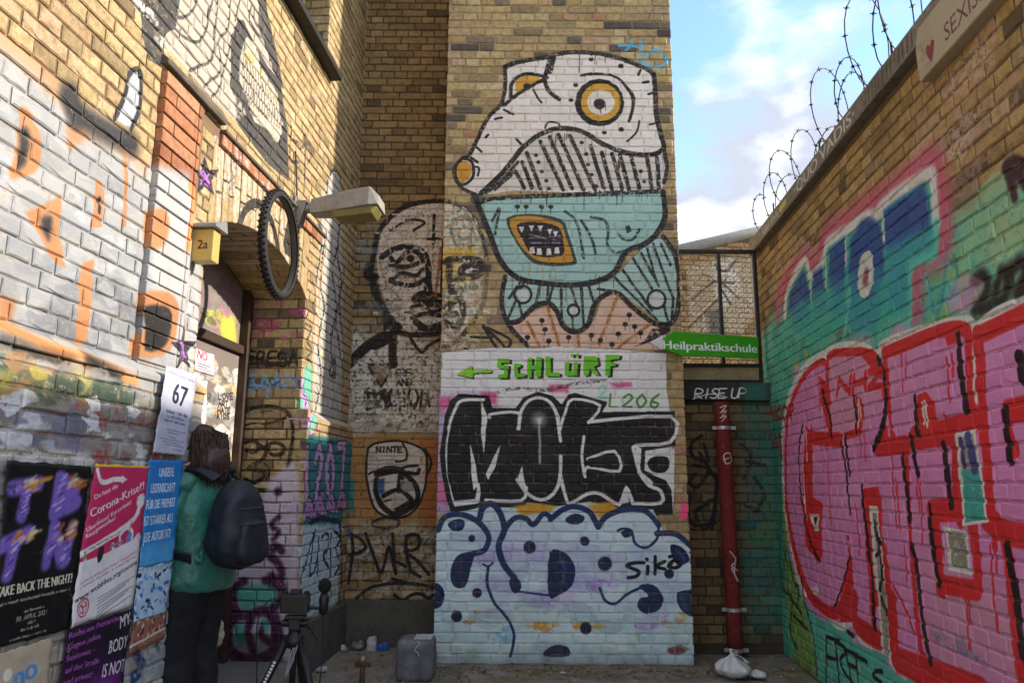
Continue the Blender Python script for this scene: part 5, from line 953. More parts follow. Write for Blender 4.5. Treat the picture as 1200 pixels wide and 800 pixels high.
core(LW, [(U_NEAR, UN - m, CAPZ, 7.25, -.5, -m), (UN - m, UF + m, ZB0 + .0, ZWS, -.5, -m), (UN - m, UW0, ZWS, 7.25, -.5, -m), (UW0, UF + m, ZWS, 7.25, -.5, -.27), (UF + .03, UW1 + m, CAPZ, ZWS - .001, -.5, -m), (UF + m, UW1 + m, ZWS, 7.25, -.5, -.27), (UW1 + m, U_END, CAPZ, 7.25, -.5, -m)], M_LEFTM, house)
core(LPL, [(U_NEAR, UN - m, -.05, CAPZ - .002, -.57, -m)], M_LEFTM, house); core(LPL, [(UF + .03, U_END, -.05, CAPZ - .002, -.57, -m)], M_LEFTM, house)
core(REV, [(-REC - .02, -.015, -.02, ZSP + .2, -.12, -m)], M_REVM, house); core(REV, [(-REC - .02, .06, -.02, CAPZ - .003, -.1, -m)], M_REVM, house)
chamfer(LW, U_NEAR, UN - .005, CAPZ - .03, CAPZ + .06, .07, M_LEFT, house); chamfer(LW, UF + .005, U_END, CAPZ - .03, CAPZ + .06, .07, M_LEFT, house)
MB().pbox(LPL, UF + .01, U_END, -.05, .37, -.2, .03).build('concrete_skirting', M_CONCD, house, bevel=.012)
# terracotta quoin at the near jamb: one rounded block per course
v = CAPZ + .065; k = 0
while v + CH < ZQ + .02:
    w = .03 + random.uniform(-.002, .002); r = .07; prof = [(UQ0 + (.0 if k % 2 else .0), -.05), (UQ0, w)]
    prof += [(UQ1 - r + r * math.sin(a_ * math.pi / 8), w - r + r * math.cos(a_ * math.pi / 8)) for a_ in range(5)] + [(UQ1, -.14), (UQ0 + .1, -.14)]
    for part, (ua, ub) in enumerate(((UQ0, UQ0 + .10), (UQ0 + .11, UQ1 - r - .02), (UQ1 - r - .01, UQ1))):
        if k % 2 == 0 and part == 0: continue
        pp = [(max(ua if not (k % 2 == 0 and part == 1) else UQ0, min(ub, x)), y) for x, y in prof]
        qq = []; 
        for p in pp:
            if not qq or math.hypot(p[0] - qq[-1][0], p[1] - qq[-1][1]) > .0015: qq.append(p)
        n = len(qq); b = MB(); b.add([LW.at(x, v, y) for x, y in qq] + [LW.at(x, v + BH, y) for x, y in qq], [tuple(range(n)), tuple(range(n, 2 * n))[::-1]] + [(i, (i + 1) % n, n + (i + 1) % n, n + i) for i in range(n)])
        b.build('quoin_brick', M_TERR, house, bevel=.003, seg=1)
    v += CH; k += 1
MB().pbox(LW, UQ0 + .003, UQ1 - .012, CAPZ + .05, v - .01, -.13, .018).build('quoin_mortar', M_LEFTM, house)
# sloping slate over the quoin, terracotta band over the arch
zt = LW.px(190, 62)[1]; ua, ub = UQ0 - .02, UQ1 + .22
b = MB(); q = []
for uu in (ua, ub): q += [LW.at(uu, ZQ + .005, .035), LW.at(uu, ZQ + .03, .04), LW.at(uu, zt if uu == ua else ZQ + .10, .004), LW.at(uu, ZQ + .005, -.05)]
b.add(q, [(0, 1, 2, 3), (7, 6, 5, 4), (0, 4, 5, 1), (1, 5, 6, 2), (2, 6, 7, 3), (3, 7, 4, 0)]); b.build('slate_weathering', M_SLATE, house, bevel=.004, seg=1)
u = UQ1 + .23; 
while u < UB1 - .02:
    e = min(u + .131, UB1); MB().pbox(LW, u, e - .008, ZB0 + .006, ZB1, -.06, .018 + random.uniform(-.003, .003)).build('band_brick', M_TERR, house, bevel=.004, seg=1); u = e
MB().pbox(LW, UQ1 + .23, UB1, ZB1 + .004, ZB1 + .028, -.05, .034).build('drip_tile', M_SLATE, house, bevel=.005, seg=1)
# segmental arch
NV_ = 21; chord = UF - UN; rise = ZCR - ZSP; Rr = (chord * chord / 4 + rise * rise) / (2 * rise); cu_, cz_ = (UN + UF) / 2, ZCR - Rr
for i in range(NV_):
    ta, tb = i / NV_, (i + 1) / NV_
    def arc(t): x = UN + chord * t; return x, cz_ + math.sqrt(Rr * Rr - (x - cu_) ** 2)
    fan = .055
    (xa, za), (xb, zb) = arc(ta), arc(tb); g_ = .0045; dd = random.uniform(-.003, .003)
    ta2 = xa + (ta - .5) * 2 * fan * .0; tb2 = xb
    lo = [(xa + g_, za), (xb - g_, zb)]; hi = [(max(ta2 + (ta - .5) * fan, UN) + g_, ZB0 - .006), (min(tb2 + (tb - .5) * fan, UF + .006) - g_, ZB0 - .006)]
    cut_ = .40 if i % 2 else .60; lerp = lambda p, q_, t_: (p[0] + (q_[0] - p[0]) * t_, p[1] + (q_[1] - p[1]) * t_); dcut = .125 if i % 2 else .25
    for h0, h1 in ((0, cut_ - .016), (cut_ + .016, 1)):
        for da, db in ((dd, -dcut + .005), (-dcut - .005, -REC)):
            if h0 > 0 and da != dd: continue
            e_ = random.uniform(-.002, .002); r4 = [lerp(lo[0], hi[0], h0), lerp(lo[1], hi[1], h0), lerp(lo[1], hi[1], h1), lerp(lo[0], hi[0], h1)]
            q = [LW.at(x, z_ + (e_ if h0 == 0 else 0), d) for d in (da, db) for x, z_ in r4]
            b = MB(); b.add(q, [(0, 1, 2, 3), (7, 6, 5, 4), (0, 4, 5, 1), (1, 5, 6, 2), (2, 6, 7, 3), (3, 7, 4, 0)]); b.build('voussoir', M_LEFT, house, bevel=.004, seg=1)
b = MB(); n = 14
pts = [(UN + chord * t / n, cz_ + math.sqrt(Rr * Rr - (UN + chord * t / n - cu_) ** 2) + .009) for t in range(n + 1)]
prof = pts + [(UF, ZB0), (UN, ZB0)]; nn = len(prof)
b.add([LW.at(x, z_, -.012) for x, z_ in prof] + [LW.at(x, z_, -REC - .1) for x, z_ in prof], [tuple(range(nn)), tuple(range(nn, 2 * nn))[::-1]] + [(i, (i + 1) % nn, nn + (i + 1) % nn, nn + i) for i in range(nn)]); b.build('arch_mortar', M_LEFTM, house)
# window high up: steel sill, frame and pane in the recess
MB().pbox(LW, UW0 - .05, LW.px(388, 90)[0], ZWS - .06, ZWS - .004, -.2, .10).build('window_sill', M_DARK, house, bevel=.004, seg=1)
M_GLASS = NT('old_window_glass'); M_GLASS.col((.03, .035, .04)); M_GLASS.rough(.08); M_GLASS = M_GLASS.m
MB().pbox(LW, UW0 + .002, UW1 - .002, ZWS + .002, 7.2, -.268, -.255).build('window_pane', M_GLASS, house)
for a_ in (UW0 + .003, (UW0 + UW1) / 2 - .03, UW1 - .065): MB().pbox(LW, a_, a_ + .06, ZWS + .003, 7.2, -.262, -.215).build('window_frame', plain('window_paint', '4a3b2c', .6), house, bevel=.004)
# doorway
DOOR = LW.off(-REC); M_WOOD = plain('door_wood', '3c2a1e', .6, var=.4, scale=14)
cd = Canvas('paint_on_door', DOOR, UN - .05, UF + .05, 0, 3.0, .0038, base='7c7068')
def doorpaint():
    c = cd; PT = lambda *q: [(q[i], q[i + 1]) for i in range(0, len(q), 2)]
    c.splat(PT(225, 300, 290, 420), ['8a7a78', '7a6a6c', '94827a', '6a5a5c'], 60, .07, seed=1, alpha=.6); c.splat(PT(240, 340, 285, 400), ['b07a90', '9a7a4c', 'c0bc40'], 12, .05, seed=2, alpha=.6)
    c.fill(PT(262, 375, 275, 372, 280, 405, 262, 395), 'c2c640', soft=.03, sm=2, alpha=.8); c.stroke(PT(262, 340, 275, 350, 270, 370, 262, 360), .03, 'b46a90', alpha=.7); c.splat(PT(240, 360, 252, 380), ['3a3a38', 'b4be3a'], 5, .04, seed=6)
    c.splat(PT(225, 415, 282, 560), ['d8cfc0', 'cdbfa4', 'e2dcd0', 'c9a878', 'b8b0a4', 'a6b8c4', 'dcd4c8'], 130, .055, seed=3, alpha=.85, rough=.4); c.splat(PT(240, 420, 275, 480), ['3c4048', '93a4b0', 'c8987a'], 14, .03, seed=4, alpha=.7)
    handwriting(c, 'LOVE', 257, 468, 7, .012, '2a2624', wide=.5); handwriting(c, 'ART', 257, 476, 6, .012, '2a2624', wide=.5); handwriting(c, 'HATE', 256, 484, 6, .012, '2a2624', wide=.5); handwriting(c, 'AIDS', 255, 491, 6, .012, '2a2624', wide=.5)
    c.splat(PT(240, 560, 290, 800), ['8c8078', '6a625c', 'a09488'], 60, .08, seed=5, alpha=.7)
doorpaint(); cd.img = cd.image()
M_DOOR = masonry('door_paint', [(0, '7c7068'), (1, '7c7068')], cd, wear=.1)
ZT = DOOR.px(262, 402)[1]
MB().pbox(DOOR, UN + .02, UF - .075, .04, ZT - .035, -.05, -.005).build('door_leaf', M_DOOR, house, bevel=.004)
MB().pbox(DOOR, UN + .02, UF - .075, ZT + .035, ZCR + .02, -.05, -.015).build('transom_panel', M_DOOR, house)
fr = MB().pbox(DOOR, UF - .075, UF - .004, 0, ZCR, -.05, .05).pbox(DOOR, UN + .002, UF - .076, ZT - .032, ZT + .032, -.05, .03).pbox(DOOR, UN + .002, UN + .06, 0, ZT - .034, -.05, .04).build('door_frame', M_WOOD, house, bevel=.005)
MB().pbox(DOOR, UN - .1, UF + .1, 0, ZCR + .3, -.2, -.055).build('door_backing', M_WOOD, house)
MB().tube([DOOR.at(UN + .2, 1.05, 0), DOOR.at(UN + .2, 1.05, .05), DOOR.at(UN + .32, 1.05, .055)], .011, 8).build('door_handle', plain('handle_steel', '8a8a88', .35, metal=1), house, smooth=True)
MB().pbox(DOOR, UN + .01, UF + .02, -.05, .13, -.02, REC + .16).build('door_step', M_CONC, house, bevel=.015)

# ------------------------------------------------------------------ low wall, beam and mesh screen between pier and boundary wall
ZBM0, ZBM1 = NICHE.px(850, 470)[1], NICHE.px(850, 449)[1]
XN1 = RW.at(RW.px(919, 690)[0] - .2, 0).x
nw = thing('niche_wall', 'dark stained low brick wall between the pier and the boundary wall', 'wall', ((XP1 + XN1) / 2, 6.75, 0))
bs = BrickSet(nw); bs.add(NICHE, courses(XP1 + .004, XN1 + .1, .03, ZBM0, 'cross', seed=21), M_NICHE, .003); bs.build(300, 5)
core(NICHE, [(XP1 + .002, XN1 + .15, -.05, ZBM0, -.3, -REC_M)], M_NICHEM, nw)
cb = Canvas('paint_on_beam', NICHE, XP1 - .1, XN1 + .2, ZBM0 - .1, ZBM1 + .1, .003)
handwriting(cb, 'RISE UP', 812, 467, 11, .012, 'e4e4e0', slant=.25, wide=.75, gap=.1); cb.stroke([(810, 468), (830, 462), (850, 466)], .008, 'e4e4e0'); cb.fill([(868, 450), (896, 450), (896, 471), (872, 471)], '2f6a60', soft=.05, alpha=.8); cb.img = cb.image()
M_BEAM = masonry('beam_render', [(0, '3c3634'), (1, '4a433e')], cb, wear=.1)
MB().pbox(NICHE, XP1 + .005, XN1 + .12, ZBM0 + .003, ZBM1, -.28, .06).build('beam', M_BEAM, nw, bevel=.006)
# far wall behind the screen
FAR = Plane((1.2, 10.4, 0), (1, .12, 0)); cf = Canvas('paint_on_far_wall', FAR, -.5, 6.0, 1.5, 5.6, .008)
def farpaint():
    c = cf; PT = lambda *q: [(q[i], q[i + 1]) for i in range(0, len(q), 2)]
    c.fill(PT(805, 312, 888, 300, 888, 360, 870, 390, 810, 392), 'a5937a', soft=.05, rough=.4); c.fill(PT(835, 306, 862, 300, 868, 345, 850, 360, 838, 345), 'b9b0a4', soft=.03, rough=.4); c.fill(PT(812, 320, 830, 316, 836, 345, 815, 372), '9a8266', soft=.03, rough=.5)
    for q in ((838, 310, 850, 318, 862, 306), (836, 330, 860, 332), (812, 350, 840, 330, 866, 350), (806, 385, 840, 352), (846, 340, 856, 356)): c.stroke(PT(*q), .035, '4a3c30', rough=.4)
    c.fill(PT(828, 364, 845, 360, 852, 396, 832, 400), '4a4640', soft=.06, alpha=.8)
farpaint(); cf.img = cf.image()
M_FAR = masonry('far_brick', SOOTY, cf, wear=.3); M_FARM = masonry('far_mortar', None, cf, True, '5c4c38', wear=.3)
fw = thing('far_wall', 'pale painted brick wall seen behind the mesh screen with grey tube on top', 'wall', (2.5, 10.7, 0))
f0, f1 = FAR.px(770, 290)[0], FAR.px(960, 280)[0]; ZF0 = FAR.px(800, 296)[1]; ZF1 = FAR.px(895, 274)[1]; UF0, UF1 = FAR.px(800, 296)[0], FAR.px(895, 274)[0]
ztop = lambda uu: ZF0 + (ZF1 - ZF0) * (uu - UF0) / (UF1 - UF0)
bs = BrickSet(fw); lst = [t_ for t_ in courses(f0 - 1.5, f1 + 1.5, .02, 6.5, 'cross', seed=30) if t_[1] + .05 < ztop(t_[0])]; bs.add(FAR, lst, M_FAR); bs.build(300, 6)
b = MB(); pr = [(f0 - 1.5, -.05), (f1 + 1.5, -.05), (f1 + 1.5, ztop(f1 + 1.5)), (f0 - 1.5, ztop(f0 - 1.5))]
b.box8([FAR.at(x, z_, d) for d in (-REC_M, -.3) for x, z_ in pr]); b.build('mortar', M_FARM, fw)
MB().tube([FAR.at(f0 - 1.5, ztop(f0 - 1.5) + .06, -.05), FAR.at(f1 + 1.5, ztop(f1 + 1.5) + .06, -.05)], .085, 12).build('top_tube', plain('grey_tube', '8d897f', .6, var=.2), fw, smooth=True)
# ================================================================== THINGS ON AND BEFORE THE WALLS
def sheet_mat(name, canvas, rough=.7, bump=.15, spec=.3):
    t = NT(name); P = canvas.P
    dx = t.node('ShaderNodeVectorMath', operation='DOT_PRODUCT'); t.l.new(t.pos(), dx.inputs[0]); dx.inputs[1].default_value = tuple(P.u)
    sx = t.node('ShaderNodeSeparateXYZ'); t.l.new(t.pos(), sx.inputs[0]); W, H = canvas.u1 - canvas.u0, canvas.v1 - canvas.v0
    cx = t.node('ShaderNodeCombineXYZ')
    t.l.new(t.math('MULTIPLY_ADD', dx.outputs['Value'], 1 / W, -(P.o.dot(P.u) + canvas.u0) / W), cx.inputs[0]); t.l.new(t.math('MULTIPLY_ADD', sx.outputs['Z'], 1 / H, -canvas.v0 / H), cx.inputs[1])
    im = t.node('ShaderNodeTexImage', extension='EXTEND'); im.image = canvas.img; t.l.new(cx.outputs[0], im.inputs['Vector'])
    c = t.mix(t.math('MULTIPLY', t.step(t.noise(22, 5, .65), .45, .8), .35), im.outputs['Color'], t.mix(1.0, im.outputs['Color'], (.6, .57, .52), 'MULTIPLY'))
    c = t.mix(t.math('MULTIPLY', t.step(t.math('ADD', t.math('MULTIPLY', t.noise(70, 4, .7), .5), t.math('MULTIPLY', t.noise(6, 4, .6), .5)), .61, .66), .6), c, (.5, .48, .45))
    t.col(c); t.rough(rough); t.bump(t.noise(40, 4, .6), bump, .004); t.bump(t.noise(8, 3, .5), bump, .012); t.b.inputs['Specular IOR Level'].default_value = spec
    return t.m
def px_sheet(name, P, quad, canvas, mat, d=.012, nx=14, ny=40, rip=.0032, thick=.0012, seed=0, curl=0.0):
    """paper pasted on a wall: quad = TL, TR, BR, BL in photo pixels"""
    g = random.Random(seed); q = [P.px(*p) for p in quad]; ph = [g.uniform(0, 6) for _ in range(4)]; front = []
    for j in range(ny + 1):
        for i in range(nx + 1):
            s, t = i / nx, j / ny
            a = [q[0][k] * (1 - s) + q[1][k] * s for k in (0, 1)]; b = [q[3][k] * (1 - s) + q[2][k] * s for k in (0, 1)]
            u, v = a[0] * (1 - t) + b[0] * t, a[1] * (1 - t) + b[1] * t
            edge = min(s, 1 - s, t, 1 - t)
            if edge == 0: u += g.uniform(-.003, .003); v += g.uniform(-.003, .003)
            e = rip * (math.sin(u * 37 + ph[0]) * math.sin(v * 29 + ph[1]) + .5 * math.sin(u * 90 + v * 40 + ph[2]))
            e += .0012 * (1 + math.cos(2 * math.pi * v / CH))
            if curl and (s < .12 and t > .8): e += curl * (.12 - s) * (t - .8) * 40
            front.append((u, v, d + abs(e)))
    V = [P.at(u, v, dd) for u, v, dd in front] + [P.at(u, v, dd - thick) for u, v, dd in front]; n = len(front); f = []; w = nx + 1
    for j in range(ny):
        for i in range(nx): a = j * w + i; f.append((a, a + w, a + w + 1, a + 1)); f.append((n + a, n + a + 1, n + a + w + 1, n + a + w))
    for i in range(nx): f.append((i, i + 1, n + i + 1, n + i)); a = ny * w + i; f.append((a + 1, a, n + a, n + a + 1))
    for j in range(ny): a = j * w; f.append((a + w, a, n + a, n + a + w)); a = j * w + nx; f.append((a, a + w, n + a + w, n + a))
    return mesh_obj(name, V, f, mat, None, True)
def sheet_canvas(name, P, quad, base, res=.0018):
    q = [P.px(*p) for p in quad]; us = [p[0] for p in q]; vs = [p[1] for p in q]
    c = Canvas(name, P, min(us) - .01, max(us) + .01, min(vs) - .01, max(vs) + .01, res, base); c.wob = 0; return c
PT = lambda *q: [(q[i], q[i + 1]) for i in range(0, len(q), 2)]
def quadmap(quad, P):
    """(s, t) on the sheet, t downwards -> uv on the wall"""
    q = [P.px(*p) for p in quad]
    def f(s, t):
        return tuple(q[0][k] * (1 - s) * (1 - t) + q[1][k] * s * (1 - t) + q[2][k] * s * t + q[3][k] * (1 - s) * t for k in (0, 1))
    return f
PP = LPL
def small_print(c, a, b, h, col, seed=1):
    """a line too small to read in the photograph: uneven ticks along a baseline (uv)"""
    g = random.Random(seed); n = max(6, int(math.hypot(b[0] - a[0], b[1] - a[1]) / (h * .55)))
    for k in range(n):
        if g.random() < .16: continue
        t0, t1 = k / n, (k + .7) / n; y0 = g.uniform(0, .35) * h; y1 = g.uniform(.55, 1) * h; p = [(a[0] + (b[0] - a[0]) * t, a[1] + (b[1] - a[1]) * t) for t in (t0, t1)]
        c.stroke([(p[0][0], p[0][1] + y0), (p[0][0], p[0][1] + y1), (p[1][0], p[1][1] + y0)], h * .22, col, uv=True, sm=0, soft=.002, alpha=.85)
# --- black poster with burning letters
Q = PT(4, 539, 103, 546, 77, 737, -14, 760); c = sheet_canvas('poster_night', PP, Q, '121313'); m_ = quadmap(Q, PP)
def burn(strokes, seed):
    g = random.Random(seed)
    for st in strokes: c.stroke([m_(*p) for p in st], .058, '7d62b8', soft=.018, uv=True, sm=4, rough=.2)
    for st in strokes:
        for i in range(16):
            k = g.random(); a, b = st[0], st[-1]; s, t = a[0] + (b[0] - a[0]) * k, a[1] + (b[1] - a[1]) * k; o = g.uniform(-.03, .03); o2 = g.uniform(-.02, .02)
            c.stroke([m_(s + o, t + o2), m_(s + o + .05, t + o2 - .02)], .008, g.choice(['c9b4e6', '5a3f9c', 'a48ad0', '8a70c4']), uv=True, sm=0, alpha=.8)
for si, (ox, oy) in enumerate(((.08, .10), (.58, .09), (.02, .40), (.55, .38))):
    B = [[[(0, .05), (.28, .02)], [(.15, .05), (.12, .2)]], [[(.03, 0), (.0, .2)], [(.03, 0), (.25, .05), (.05, .1)], [(.05, .1), (.28, .14), (.0, .2)]], [[(0, .06), (.28, .0)], [(.14, .04), (.08, .22)]], [[(.06, .0), (0, .2)], [(.06, .0), (.2, .2)], [(.3, .0), (.24, .2)]]][si]
    burn([[(ox + a, oy + b) for a, b in st] for st in B], si)
    g = random.Random(si + 60)
    for i in range(13):
        a = (ox + .18 + g.uniform(-.06, .14), oy + g.uniform(-.01, .08)); c.stroke([m_(*a), m_(a[0] + g.uniform(.03, .12), a[1] - g.uniform(.01, .04))], g.uniform(.005, .016), g.choice(['e8b25a', 'd98a34', 'f2d8a0', 'f0e4c8', 'c8641c']), uv=True, sm=0, soft=.01, alpha=.75)
c.text('TAKE BACK THE NIGHT!', m_(-.02, .735), m_(.93, .715), .034, 'e6dfc2', uv=True, bold=.004)
small_print(c, m_(.0, .785), m_(.93, .762), .012, 'd8d2b4', 1)
for t, s0, s1, h, tx in ((.845, .32, .6, .011, ''), (.885, .25, .64, .017, '30. APRIL 2021'), (.915, .4, .5, .011, ''), (.945, .32, .58, .011, ''), (.985, .2, .68, .009, '')): (c.text(tx, m_(s0, t), m_(s1, t - .008), h, 'd8d4c4', uv=True) if tx else small_print(c, m_(s0, t), m_(s1, t - .008), h, 'd8d4c4', int(t * 1000)))
c.img = c.image(); o = px_sheet('poster', PP, Q, c, sheet_mat('poster_night', c, .45), .013, seed=1); tag(o, 'black poster with four burning purple letters pasted on the brick plinth', 'poster', 'posters pasted on the plinth')
# --- pink crisis poster
Q = PT(107, 543, 171, 546, 151, 709, 75, 735); c = sheet_canvas('poster_crisis', PP, Q, 'c8305f'); m_ = quadmap(Q, PP)
W_ = 'e6e2e0'
c.fill([m_(-.05, .62), m_(.3, .60), m_(1.05, .50), m_(1.05, 1.05), m_(-.05, 1.05)], W_, uv=True, rough=0); c.fill([m_(.0, -.01), m_(1, -.02), m_(1, .012), m_(0, .018)], 'd8b820', uv=True, rough=0)
c.stroke([m_(.05, .04), m_(.1, .1), m_(.2, .12), m_(.35, .1), m_(.5, .1)], .022, W_, uv=True); c.fill([m_(.47, .07), m_(.58, .10), m_(.5, .13)], W_, uv=True)
c.text('Du hast die', m_(.08, .23), m_(.44, .155), .020, W_, uv=True, bold=.002); c.text('Corona-Krise?!', m_(.06, .345), m_(.93, .165), .034, W_, uv=True, bold=.004)
c.text('Überlastet? Kurzarbeit?', m_(.04, .435), m_(.72, .27), .018, W_, uv=True, bold=.003); c.text('Rausgeworfen?', m_(.04, .475), m_(.48, .37), .018, W_, uv=True, bold=.003)
c.stroke([m_(.0, .57), m_(.5, .47), m_(.82, .38), m_(.9, .29)], .026, W_, uv=True); c.fill([m_(.82, .23), m_(.95, .2), m_(.98, .27), m_(.88, .31)], W_, uv=True, sm=2); small_print(c, m_(.1, .555), m_(.75, .435), .008, '4a4044', 2)
for q in ((.08, .6, .12, .68, .2, .76, .3, .8), (.3, .58, .34, .66, .28, .74, .14, .84), (.5, .54, .52, .62, .46, .72, .42, .78), (.42, .78, .6, .74, .62, .68, .55, .66, .5, .72), (.62, .54, .6, .48, .7, .44, .8, .46, .82, .52), (.66, .6, .76, .62, .86, .54, .94, .5, .98, .56, .94, .64, .86, .62, .88, .56)): c.stroke([m_(q[i], q[i + 1]) for i in range(0, len(q), 2)], .018, W_, uv=True)
c.fill([m_(.26, .56), m_(.36, .54), m_(.34, .62), m_(.28, .64)], '2a2628', uv=True, sm=2); c.fill([m_(.72, .5), m_(.8, .47), m_(.8, .52), m_(.74, .54)], '4a90c8', uv=True, sm=2); c.stroke([m_(.46, .55), m_(.66, .53)], .012, '8a8688', uv=True); c.stroke([m_(.06, .56), m_(.08, .6)], .012, '7fa03c', uv=True); c.stroke([m_(.78, .4), m_(.76, .46)], .012, 'c89a90', uv=True)
c.fill([m_(-.05, .70), m_(.25, .69), m_(.5, .67), m_(1.05, .57), m_(1.05, 1.05), m_(-.05, 1.05)], W_, uv=True, rough=0)
small_print(c, m_(.08, .755), m_(.95, .625), .010, 'b4708a', 3); small_print(c, m_(.08, .785), m_(.95, .655), .010, 'b4708a', 4)
c.text('www.wobblies.org/corona', m_(.03, .865), m_(.98, .705), .021, '2a2a2c', uv=True, bold=.002)
for i in range(7): c.stroke([m_(.38, .875 + i * .022), m_(.94 - (i % 3) * .06, .79 + i * .022)], .0035, '5a5a60', uv=True, sm=0, alpha=.8)
cc_ = m_(.17, .905); c.stroke([(cc_[0] + .034 * math.cos(i * .4), cc_[1] + .034 * math.sin(i * .4)) for i in range(16)], .006, 'b83048', uv=True, closed=True); c.stroke([(cc_[0] + .022 * math.cos(i * .8), cc_[1] + .022 * math.sin(i * .8)) for i in range(8)], .004, 'b83048', uv=True, closed=True)
for k_ in range(3): c.stroke([(cc_[0], cc_[1]), (cc_[0] + .02 * math.cos(.5 + k_ * 2.1), cc_[1] + .02 * math.sin(.5 + k_ * 2.1))], .007, 'b83048', uv=True, sm=0)
c.img = c.image(); o = px_sheet('poster', PP, Q, c, sheet_mat('poster_crisis', c, .5), .0165, seed=2, curl=.01); tag(o, 'pink and white poster with drawn fists and bold Corona-Krise heading', 'poster', 'posters pasted on the plinth')
# --- blue poster
Q = PT(170, 538, 211, 539, 199, 657, 158, 665); c = sheet_canvas('poster_blue', PP, Q, '2f7fc4'); m_ = quadmap(Q, PP)
c.fill([m_(-.1, .8), m_(1.1, .78), m_(1.1, 1.1), m_(-.1, 1.1)], '54a6dc', uv=True, soft=.03)
for i, (tx, s0, s1) in enumerate((('UNSERE', .32, .74), ('LEIDENSCHAFT', .12, .82), ('FÜR DIE FREIHEIT', .05, .86), ('IST STÄRKER ALS', .03, .84), ('JEDE AUTORITÄT!', .04, .82))): c.text(tx, m_(s0, .165 + i * .152), m_(s1, .16 + i * .15), .042, 'e8ecee', uv=True, bold=.003)
c.stroke([m_(.62, .05), m_(.7, .3), m_(.6, .6), m_(.64, .9)], .005, 'c05a6a', uv=True, alpha=.7); c.img = c.image()
o = px_sheet('poster', PP, Q, c, sheet_mat('poster_blue', c, .4), .017, seed=3); tag(o, 'bright blue poster with white capital lines at the plinth corner', 'poster', 'posters pasted on the plinth')
# --- torn pale blue one below it
Q = PT(158, 665, 200, 657, 191, 716, 151, 729); c = sheet_canvas('poster_pale', PP, Q, 'b6d0e0'); m_ = quadmap(Q, PP); g = random.Random(4)
for i in range(46): s, t = g.random(), g.uniform(.1, .95); c.stroke([m_(s, t), m_(s + g.uniform(-.1, .1), t + g.uniform(-.08, .08))], g.uniform(.006, .02), g.choice(['2a4a86', '4a78b8', 'dfe6ea', '3a6cb0', '16305c', '6aa4d4']), uv=True, sm=0, rough=.3)
for i in range(9): c.stroke([m_(i / 8, .02), m_(i / 8, .06)], .004, '4a6a8a', uv=True, sm=0)
c.img = c.image(); o = px_sheet('poster', PP, Q, c, sheet_mat('poster_pale', c), .0145, seed=4); tag(o, 'torn pale blue poster with dark blue shapes under the bright blue one', 'poster', 'posters pasted on the plinth')
Q = PT(152, 730, 192, 715, 189, 748, 147, 767); c = sheet_canvas('poster_red', PP, Q, '9a6a58'); m_ = quadmap(Q, PP)
for i in range(40): s, t = g.random(), g.random() * .8; c.stroke([m_(s, t), m_(s + g.uniform(-.05, .05), t + g.uniform(-.2, .2))], g.uniform(.005, .014), g.choice(['4a2a24', 'c8b4a4', '8c3a2c', 'd8ccc0', '2c1c1a']), uv=True, sm=0, rough=.3)
c.stroke([m_(0, .75), m_(1, .6)], .01, 'e0d4c8', uv=True); c.img = c.image()
o = px_sheet('poster', PP, Q, c, sheet_mat('poster_red', c), .0135, ny=6, seed=5); tag(o, 'small ragged reddish brown sheet under the torn pale blue poster', 'poster', 'posters pasted on the plinth')
# --- purple poster
Q = PT(75, 738, 152, 712, 137, 822, 62, 832); c = sheet_canvas('poster_body', PP, Q, '2c1230'); m_ = quadmap(Q, PP)
c.fill([m_(.45, .0), m_(1, .0), m_(1, .5), m_(.7, .4)], '1c1420', uv=True, soft=.06); c.fill([m_(.2, .75), m_(.6, .6), m_(1.0, .55), m_(1, 1), m_(.3, 1)], '5a1f6a', uv=True, soft=.06, alpha=.8); c.fill([m_(.5, .8), m_(.8, .75), m_(.8, .95), m_(.5, .95)], 'a24cb8', uv=True, soft=.08, alpha=.7)
for i, (tx, s1) in enumerate((('Rache am Patriarchat', .78), ('Gegen jeden', .46), ('Sexismus -', .40), ('auf der Straße', .5), ('und privat!', .4))): c.text(tx, m_(.04, .12 + i * .145), m_(.04 + s1, .085 + i * .145), .022, 'b060b8', uv=True, bold=.002)
for i, (tx, s0) in enumerate((('MY', .82), ('BODY', .68), ('IS NOT', .62), ('YOUR', .66))): c.text(tx, m_(s0, .19 + i * .255), m_(.99, .165 + i * .255), .052, 'e6e2e6', uv=True, bold=.003)
c.img = c.image(); o = px_sheet('poster', PP, Q, c, sheet_mat('poster_body', c, .45), .0125, seed=6); tag(o, 'dark purple poster with white capital slogan below the pink poster', 'poster', 'posters pasted on the plinth')
Q = PT(-14, 768, 58, 746, 50, 826, -22, 846); c = sheet_canvas('poster_cream', PP, Q, 'bfae94'); m_ = quadmap(Q, PP)
c.text('no', m_(.4, .62), m_(.74, .50), .075, '5a8fc4', uv=True, bold=.012); c.dot((4, 790), .02, 'e8e0d0'); c.img = c.image()
o = px_sheet('poster', PP, Q, c, sheet_mat('poster_cream', c, .7), .0125, seed=7); tag(o, 'beige poster with the blue word no, lowest on the plinth', 'poster', 'posters pasted on the plinth')
